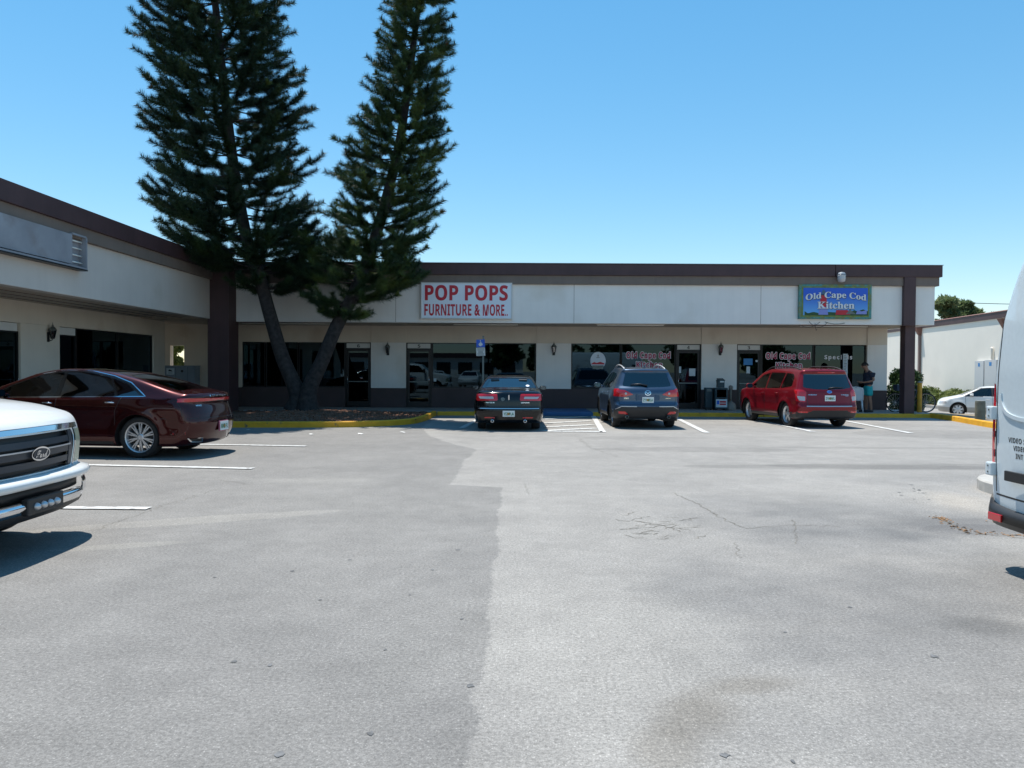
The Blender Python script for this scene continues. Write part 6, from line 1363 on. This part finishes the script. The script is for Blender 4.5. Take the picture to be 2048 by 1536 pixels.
# concrete stub
q = G(1960, 839, .1)
Cs = thing('concrete_post', 'short round grey concrete post in the dirt bed before the white sedan', 'post', (q.x, q.y, .08))
M['oldconcrete'] = pm('old_concrete', (.16, .17, .14), .9, noise=.25, scale=5, bump=.5)
mb = MB(); mb.lathe([(.15, 0), (.145, .55), (.14, .60), (.12, .605)], n=20); mb.build('shaft', M['oldconcrete'], Cs, smooth=False)
mb = MB(); mb.lathe([(.12, .606), (.001, .612)], n=20, caps=False); mb.build('top', M['concrete'], Cs)
# cluster mailbox in the corner passage
x0, x1 = wx(317.5) * 28.9/YW, wx(389) * 28.9/YW; zt_ = PY(350, 731, 28.9).z
Mb = thing('mailbox_cabinet', 'grey metal cluster mailbox cabinet with a white label in the shaded corner passage', 'mailbox', ((x0+x1)/2, 29.15, .1)); h = (x1-x0)/2; ht = zt_ - .1
mb = MB(); mb.box(-h, h, -.25, .25, .02, ht - .03); mb.build('cabinet_body', M['cabinet'], Mb, bevel=.008); mb = MB(); mb.box(-h - .02, h + .02, -.27, .27, ht - .03, ht); mb.build('lid', M['cabinet'], Mb, bevel=.008)
mb = MB(); mb.box(-h + .28, -h + .56, -.256, -.25, ht - .33, ht - .10); lb = mb.build('label', M['paper'], Mb)
mb = MB(); mb.add([(-h + .34, -.259, ht - .20), (-h + .50, -.259, ht - .22), (-h + .46, -.259, ht - .17), (-h + .38, -.259, ht - .14)], [(0, 1, 2, 3)]); mb.box(-h + .34, -h + .50, -.259, -.256, ht - .28, ht - .265); mb.build('label_mark', M['black'], lb)
mb = MB(); mb.lathe([(.001, -.262), (.045, -.26), (.05, -.25)], 'Y', (h - .45, 0, ht - .20), 14); mb.build('lock', M['black'], Mb)
mb = MB()
for u in (-h*.05, h*.62): mb.box(u - .004, u + .004, -.253, -.25, .06, ht - .05)
mb.build('door_gap', M['black'], Mb)
# litter
q = [G(720, 869), G(623, 870), G(497, 861), G(805, 866), G(1222, 902), G(1250, 861), G(868, 858), G(540, 862)]
for i, p in enumerate(q):
    if i > 3: break
    lab = ['crumpled white paper scrap in the tree shade near the kerb end', 'small torn paper scrap on the shaded asphalt below the middle of the island', 'flat pale scrap on the asphalt beside the burgundy sedan', 'pale leaf-like scrap against the curved yellow kerb end'][i]
    mb = MB(); n = 7; mb.add([(0, 0, .03)] + [(random.uniform(.04, .08)*math.cos(k*6.28/n), random.uniform(.035, .07)*math.sin(k*6.28/n), random.uniform(0.002, .035)) for k in range(n)], [(0, k+1, (k+1) % n + 1) for k in range(n)])
    o = mb.build('paper_scrap', M['white']); o.location = (p.x, p.y, .006); tag(o, lab, 'litter', 'paper scraps by the tree island')

# ================================================================ BICYCLE
yb_ = 28.75
wl, wr = PY(1791, 808, yb_), PY(1852.5, 808, yb_)
Bk = thing('bicycle', 'dark bicycle parked behind the brown column, its thin rear wheel showing past the yellow bollard', 'bicycle', ((wl.x + wr.x)/2, yb_, .13)); R = .335; hb = (wr.x - wl.x)/2
M['bikeframe'] = pm('bike_frame', (.02, .025, .05), .35, coat=.5)
def bwheel(x, name):
    mb = MB(); mb.tube([(x + R*math.cos(a), 0, R + R*math.sin(a)) for a in [2*math.pi*i/40 for i in range(41)]], .024, 6, False); w_ = mb.build(name, M['rubber'], Bk, smooth=True)
    mb = MB(); mb.tube([(x + (R-.022)*math.cos(a), 0, R + (R-.022)*math.sin(a)) for a in [2*math.pi*i/40 for i in range(41)]], .010, 5, False); mb.build('rim', M['alloy'], w_, smooth=True)
    mb = MB()
    for k in range(20):
        a = 2*math.pi*k/20; mb.tube([(x + .02*math.cos(a+1.2), .02*(-1)**k, R + .02*math.sin(a+1.2)), (x + (R-.03)*math.cos(a), 0, R + (R-.03)*math.sin(a))], .0022, 3, False)
    mb.lathe([(.02, -.04), (.02, .04)], 'Y', (x, 0, R), 10); mb.build('spokes', M['alloy'], w_)
bwheel(-hb, 'wheel'); bwheel(hb, 'wheel')
mb = MB(); bbk = (hb*.14, 0, .30); seat_ = (hb*.36, 0, .78); head0, head1 = (-hb*.62, 0, .62), (-hb*.70, 0, .80)
for a, b in [(bbk, seat_), (bbk, head0), (seat_, head1), (head0, head1)]: mb.tube([a, b], .017, 8)
for s_ in (-.05, .05):
    for a, b in [((hb, s_, R), (bbk[0], s_*.5, bbk[2])), ((hb, s_, R), (seat_[0], s_*.3, seat_[2] - .05)), ((-hb, s_, R), (head0[0], s_*.8, head0[2] - .04))]: mb.tube([a, b], .009, 6)
mb.tube([head1, (-hb*.74, 0, .93)], .013, 6); mb.build('frame', M['bikeframe'], Bk, smooth=True)
mb = MB(); mb.tube([(-hb*.60, -.28, .98), (-hb*.72, -.2, .97), (-hb*.76, 0, .94), (-hb*.72, .2, .97), (-hb*.60, .28, .98)], .012, 6); mb.build('handlebar', M['black'], Bk, smooth=True)
mb = MB(); mb.tube([seat_, (hb*.40, 0, .90)], .013, 6); mb.tube([(hb*.58, 0, .92), (hb*.45, 0, .92), (hb*.2, 0, .915)], [.075, .07, .02], 8, flat=.35); mb.build('saddle', M['black'], Bk, smooth=True)
mb = MB(); mb.lathe([(.09, -.005), (.09, .005)], 'Y', (bbk[0], .05, bbk[2]), 20); mb.tube([(bbk[0], .06, bbk[2]), (bbk[0] - .09, .07, bbk[2] - .14), (bbk[0] - .09, .15, bbk[2] - .14)], .010, 5); mb.tube([(bbk[0], -.06, bbk[2]), (bbk[0] + .09, -.07, bbk[2] + .14), (bbk[0] + .09, -.15, bbk[2] + .14)], .010, 5); mb.lathe([(.045, -.012), (.045, .012)], 'Y', (hb, .05, R), 14)
mb.tube([(hb, .06, R), (hb - .05, .06, R - .07), (hb - .01, .06, R - .14)], [.02, .018, .02], 6); mb.tube([(bbk[0], .05, bbk[2] + .09), (hb, .05, R + .045)], .005, 4); mb.tube([(bbk[0], .05, bbk[2] - .09), (hb - .02, .05, R - .15)], .005, 4); mb.build('drivetrain', M['galv'], Bk)
mb = MB(); mb.box(-hb - .02, -hb + .30, -.16, .16, .76, .96); mb.box(-hb - .04, -hb + .32, -.18, .18, .955, .97)
mb.build('basket', pm('basket_cover', (.03, .05, .09), .7, noise=.3), Bk, bevel=.02)

# ================================================================ PERSON
M['skin'] = pm('skin', (.30, .15, .095), .55, noise=.06); M['shirt'] = pm('navy_shirt', (.018, .022, .04), .85, noise=.15, scale=12, bump=.2, bscale=12)
M['shorts'] = pm('teal_shorts', (.012, .36, .36), .8, noise=.08, scale=9, bump=.25, bscale=10); M['hair'] = pm('dark_hair', (.012, .008, .006), .7, bump=.6, bscale=60); M['shoe'] = pm('dark_shoes', (.02, .02, .022), .6)
q = PY(1735, 823.5, 28.35)
Pn = thing('person', 'person in a navy t-shirt and teal shorts looking down at the phone in their hands', 'person', (q.x + .02, 28.35, .13))
def skin(name, chains, mat, parent, sub=2, root=0):
    vs, es, rs, idx = [], [], [], {}
    for ch in chains:
        prev = None
        for (k, p, r) in ch:
            if k not in idx: idx[k] = len(vs); vs.append(p); rs.append(r if isinstance(r, tuple) else (r, r))
            if prev is not None: es.append((prev, idx[k]))
            prev = idx[k]
    me = bpy.data.meshes.new(name); me.from_pydata(vs, es, []); o = bpy.data.objects.new(name, me); COL.objects.link(o); o.parent = parent
    m_ = o.modifiers.new('s', 'SKIN'); m_.branch_smoothing = .6
    for i, r in enumerate(rs): me.skin_vertices[0].data[i].radius = r; me.skin_vertices[0].data[i].use_root = (i == root)
    sb = o.modifiers.new('b', 'SUBSURF'); sb.levels = sub; sb.render_levels = sub
    dg = bpy.context.evaluated_depsgraph_get(); dg.update(); m2 = bpy.data.meshes.new_from_object(o.evaluated_get(dg)); m2.name = name
    bpy.data.objects.remove(o); return link(name, m2, mat, parent, smooth=True)
# faces -X (to the left); head bent forward; x forward = -X
f = lambda x, y, z: (-x, y, z)
J = dict(pel=(0, 0, .96), wa=(.0, 0, 1.08), ch=(.03, 0, 1.28), sh=(.02, 0, 1.44), nk=(.07, 0, 1.53), hd0=(.11, 0, 1.58), hd1=(.145, 0, 1.66), hd2=(.15, 0, 1.74))
body = [[('pel', f(0, 0, .96), (.12, .10)), ('wa', f(.02, 0, 1.10), (.12, .095)), ('ch', f(.02, 0, 1.28), (.14, .105)), ('sh', f(.0, 0, 1.42), (.11, .08)), ('nk', f(.05, 0, 1.505), .058), ('hd0', f(.10, 0, 1.565), .075), ('hd1', f(.125, 0, 1.635), (.085, .095)), ('hd2', f(.13, 0, 1.705), (.07, .078))]]
for s_, t in ((1, 'l'), (-1, 'r')):
    body.append([('pel', 0, 0), ('hip'+t, f(0, s_*.10, .90), .10), ('kn'+t, f(.03 + .02*s_, s_*.11, .50), .06), ('cf'+t, f(.0 + .02*s_, s_*.11, .36), .058), ('an'+t, f(-.02 + .03*s_, s_*.11, .09), .036), ('ft'+t, f(.05 + .03*s_, s_*.115, .045), .04), ('to'+t, f(.17 + .03*s_, s_*.125, .028), .028)])
    body.append([('sh', 0, 0), ('ac'+t, f(-.01, s_*.185, 1.40), .052), ('el'+t, f(-.06, s_*.245, 1.14), .043), ('fa'+t, f(.06, s_*.20, 1.09), .038), ('wr'+t, f(.21, s_*.09, 1.06), .026), ('hn'+t, f(.26, s_*.055, 1.065), (.040, .020)), ('hm'+t, f(.295, s_*.04, 1.07), (.036, .016))])
bd = skin('body', body, M['skin'], Pn)
for s_ in (1, -1):
    for k, (dy, L) in enumerate([(-.026, .062), (-.009, .072), (.009, .068), (.026, .054)]):
        b = (.30, s_*.04 + dy, 1.072); mb = MB(); mb.tube([f(*b), f(b[0] + L*.5, b[1] - s_*.006, b[2] + .012), f(b[0] + L*.8, b[1] - s_*.012, b[2] + .035)], [.0095, .0085, .006], 6); mb.build('finger', M['skin'], bd, smooth=True)
    mb = MB(); mb.tube([f(.26, s_*.05 - s_*.03, 1.07), f(.29, s_*.01, 1.095), f(.32, s_*.005, 1.11)], [.012, .010, .007], 6); mb.build('thumb', M['skin'], bd, smooth=True)
# face: nose, ears, eyes, mouth on the head pitched down
mb = MB(); mb.tube([f(.205, 0, 1.665), f(.232, 0, 1.625), f(.215, 0, 1.612)], [.010, .017, .012], 6); mb.build('nose', M['skin'], bd, smooth=True)
for s_ in (1, -1):
    mb = MB(); mb.tube([f(.115, s_*.088, 1.68), f(.105, s_*.098, 1.655), f(.115, s_*.088, 1.625)], [.010, .016, .009], 6); mb.build('ear', M['skin'], bd, smooth=True)
    mb = MB(); mb.lathe([(.001, -.006), (.010, -.004), (.012, 0)], 'X', f(.203, s_*.033, 1.66), 8); mb.build('eye', M['black'], bd)
mb = MB(); mb.tube([f(.19, -.025, 1.588), f(.205, 0, 1.584), f(.19, .025, 1.588)], .005, 5); mb.build('mouth', M['signred'], bd)
mb = MB(); n = 14; vs = []
for r_ in range(6):
    th = math.pi*.5*r_/5
    for k in range(n):
        a = 2*math.pi*k/n; x, y, z = .108*math.sin(th)*math.cos(a), .098*math.sin(th)*math.sin(a), .105*math.cos(th)
        if r_ >= 4: z += (.045 if r_ == 5 else .02)*math.cos(a) - (.03 if r_ == 5 else 0); x *= (.88 if math.cos(a) > 0 and r_ == 5 else .97)
        p = Matrix.Rotation(math.radians(28), 3, 'Y') @ Vector((x, y, z)); vs.append(f(p.x + .118, p.y, p.z + 1.675))
mb.add(vs, [(r_*n+k, r_*n+(k+1) % n, (r_+1)*n+(k+1) % n, (r_+1)*n+k) for r_ in range(5) for k in range(n)]); mb.build('hair', M['hair'], Pn, smooth=True)
sh = [[('a', f(0, 0, .93), (.19, .155)), ('b', f(.015, 0, 1.08), (.19, .15)), ('c', f(.02, 0, 1.27), (.215, .165)), ('d', f(.0, 0, 1.41), (.185, .14)), ('e', f(.03, 0, 1.47), (.075, .07))]]
for s_, t in ((1, 'l'), (-1, 'r')): sh.append([('d', 0, 0), ('s'+t, f(-.01, s_*.185, 1.40), .092), ('u'+t, f(-.035, s_*.225, 1.22), .078)])
skin('t_shirt', sh, M['shirt'], Pn)
st_ = [[('a', f(0, 0, 1.0), (.165, .13)), ('b', f(0, 0, .90), (.165, .135))]]
for s_, t in ((1, 'l'), (-1, 'r')): st_.append([('b', 0, 0), ('h'+t, f(0, s_*.10, .82), .118), ('k'+t, f(.02, s_*.115, .56), .105)])
skin('shorts', st_, M['shorts'], Pn)
for s_ in (1, -1):
    mb = MB(); x = .03*s_; mb.tube([f(-.07 + x, s_*.11, .05), f(.02 + x, s_*.115, .055), f(.12 + x, s_*.12, .045), f(.20 + x, s_*.128, .03)], [.045, .052, .048, .03], 10, flat=.85); mb.build('shoe', M['shoe'], Pn, smooth=True)
Pn.scale = (1.12, 1.12, 1.0)
Ph = thing('mobile_phone', 'small dark phone held in the hands of the person in teal shorts', 'phone', (q.x + .02 - .375, 28.35, .13 + 1.10))
mb = MB(); mb.obox((0, 0, 0), (-.6, 0, .8), (0, 1, 0), (.8, 0, .6), .07, .036, .004); mb.build('phone_case', M['black'], Ph, bevel=.003)
mb = MB(); mb.obox((.004, 0, .003), (-.6, 0, .8), (0, 1, 0), (.8, 0, .6), .064, .032, .001); mb.build('screen', M['carglassdark'], Ph)

# ================================================================ FAR BUILDING AND GROUNDS ON THE RIGHT
a = Vector((28.3, 62.0)); b = Vector((25.3, 36.0)); dr = (b - a).normalized(); nr = Vector((dr.y, -dr.x))
if nr.x > 0: nr = -nr                                                      # outward normal faces the camera side
L = (b - a).length; FB = thing('warehouse_building', 'long sunlit cream building with a sloping brown roof edge on the right', 'building', (a.x, a.y, -.5), math.atan2(dr.y, dr.x))
sgnn = 1 if (Vector((-dr.y, dr.x)) - nr).length < .1 else -1               # local +y * sgnn = outward
htop = 5.2
mb = MB(); mb.box(-8, L + 14, -14*sgnn, 0, 0, htop - .25); mb.build('wall', M['stucco_sun'], FB)
mb = MB(); mb.box(-8, L + 14, 0, .07*sgnn, htop - .25, htop + .10); mb.build('roof_trim', M['brown'], FB)
M['rooftile'] = pm('red_brown_roof', (.21, .10, .075), .8, noise=.15, scale=3)
mb = MB(); y0, y1, z0, z1 = .10*sgnn, -1.2*sgnn, htop + .10, htop + .34; mb.add([(-8, y0, z0), (L+14, y0, z0), (L+14, y1, z1), (-8, y1, z1), (-8, -14*sgnn, z1), (L+14, -14*sgnn, z1)], [(0, 1, 2, 3), (3, 2, 5, 4)]); mb.build('roof', M['rooftile'], FB)
def fb_u(px):                                             # distance along the wall under a pixel column
    d = ray(px, 740); d2 = Vector((d.x, d.y)); A_ = np.array([[d2.x, -dr.x], [d2.y, -dr.y]]); t, u = np.linalg.solve(A_, [a.x, a.y]); return u, t*d2.y
def fb_z(px, py): u, Y = fb_u(px); return PY(px, py, Y).z + .5
for px, nm in ((1841, 0), (2012, 1)):
    u, Y = fb_u(px); w_ = .24
    mb = MB(); zt2 = fb_z(px, 655 if nm == 0 else 637); mb.add([(u-w_, 0, zt2), (u+w_, 0, zt2), (u+w_, .4*sgnn, zt2), (u-w_, .4*sgnn, zt2), (u-.1, 0, zt2-.55), (u+.1, 0, zt2-.55), (u+.1, .15*sgnn, zt2-.55), (u-.1, .15*sgnn, zt2-.55)], [(0, 1, 2, 3), (4, 5, 6, 7), (0, 1, 5, 4), (1, 2, 6, 5), (2, 3, 7, 6), (3, 0, 4, 7)])
    gt = mb.build('rainwater_head', M['rooftile'], FB)
    mb = MB(); mb.box(u - .10, u + .10, .02*sgnn, .16*sgnn, .05, zt2 - .5); mb.build('downpipe', pm('downpipe_brown', (.22, .15, .13), .6), gt)
# meter cabinets on the wall
for (p0_, p1_, py0, py1) in [(1955, 1973, 722, 800), (1975, 1999, 720, 800)]:
    u0, u1 = fb_u(p0_)[0], fb_u(p1_)[0]; z1 = fb_z(p0_, py0); mb = MB(); mb.box(u0, u1, .0, .16*sgnn, .5, z1); cb_ = mb.build('meter_cabinet', pm('cabinet_white', (.56, .56, .56), .5), FB, bevel=.01)
    mb = MB(); mb.box(u0 + (u1-u0)*.4, u0 + (u1-u0)*.6, .16*sgnn, .165*sgnn, z1 - .32, z1 - .12); mb.build('cabinet_label', M['paperblue'], cb_)
u0 = fb_u(1987)[0]; mb = MB(); z1 = fb_z(1987, 720); mb.tube([(u0, .08*sgnn, z1), (u0, .08*sgnn, z1 + .6), (u0 - .05, .12*sgnn, z1 + .68)], .06, 8); mb.build('conduit', M['stucco_sun'], FB, smooth=True)
u0 = fb_u(1817)[0]
# hedge strip at its foot
def along(u, o): return (a.x + dr.x*u + nr.x*o, a.y + dr.y*u + nr.y*o)
mb = MB(); qs = [along(-5, .1), along(L + 10, .1), along(L + 10, 2.4), along(-5, 2.4)]; mb.prism(qs, -.6, -.36); o = mb.build('planting_bed', M['dirt']); tag(o, kind='structure')
mb = MB(); qs = [along(-5, 2.4), along(L + 10, 2.4), along(L + 10, 2.58), along(-5, 2.58)]; mb.prism(qs, -.6, -.35); tag(mb.build('kerb', M['concrete']), kind='structure')
for i in range(6):
    u = L*.50 + i*2.1; x, y = along(u, 1.1)
    labs = ['clipped yellow green hedge bush just right of the bicycle wheel', 'clipped hedge bush second along the foot of the cream wall', 'clipped hedge bush third along the cream wall, left of the white sedan', 'clipped hedge bush behind the hood of the white sedan', 'clipped hedge bush behind the windscreen of the white sedan', 'clipped hedge bush hidden behind the white sedan roof']
    leafy('hedge_bush', labs[i], 'hedge', (x, y, -.4), 2.5, .78, .05, 9000, .10, M['leafhedge'], 40 + i, 22, group='clipped hedge bushes along the cream wall', trunk=False, flat=.9)
# overhead wire
cw = MB(); A0_, B0_ = PY(1938, 606, 60), PY(2300, 604, 60); cw.tube([A0_ + (B0_-A0_)*t/12 + Vector((0, 0, -.15*math.sin(math.pi*t/12))) for t in range(13)], .022, 4); tag(cw.build('overhead_wire', M['black']), 'thin dark overhead wire crossing the sky above the far roof', 'wire')

# ================================================================ WHAT THE SHOP WINDOWS REFLECT (street behind the viewpoint)
RB = thing('shop_building', 'long white building across the lot with a brown roof, mirrored in the shop windows', 'building', (-14, -88, 0))
mb = MB(); mb.box(-22, 16, -8, 0, 0, 3.6); mb.build('wall', M['stucco'], RB)
mb = MB(); mb.box(-22.5, 16.5, -8.5, .6, 3.6, 4.5); mb.build('roof', M['brown'], RB)
mb = MB()
for k in range(9): mb.box(-20 + k*4, -17.4 + k*4, .0, .05, .6, 2.8)
mb.build('window', M['frame'], RB)
for i, (x, y, w_, h_, lab) in enumerate([(8, -95, 12, 7.5, 'round leafy tree across the lot, mirrored in the sedan window'), (20, -100, 13, 6.5, 'broad leafy tree across the lot, mirrored beside the oval poster'), (36, -96, 14, 8, 'wide leafy tree across the lot, mirrored in the right shop window'), (50, -98, 12, 7, 'leafy tree at the far end of the lot across from the restaurant'), (-1, -60, 6, 9, 'slim leafy tree across the lot beside the long white building')]):
    leafy('broadleaf_tree', lab, 'tree', (x, y, 0), w_, h_, h_*.2, 4500, .8, M['leafdark'], 60 + i, 26, group='trees across the lot')

for (x, y, rz_, lab) in [(-3.6, -9.5, 95, 'white sedan parked across the lot, mirrored in the POP POPS shop window'), (-6.6, -9.8, 88, 'white sedan second across the lot, mirrored beside the shop door')]:
    o = copy_tree(WS); o.location = (x, y, 0); o.rotation_euler = (0, 0, math.radians(rz_)); o['label'] = lab; o['group'] = 'white sedans across the lot'
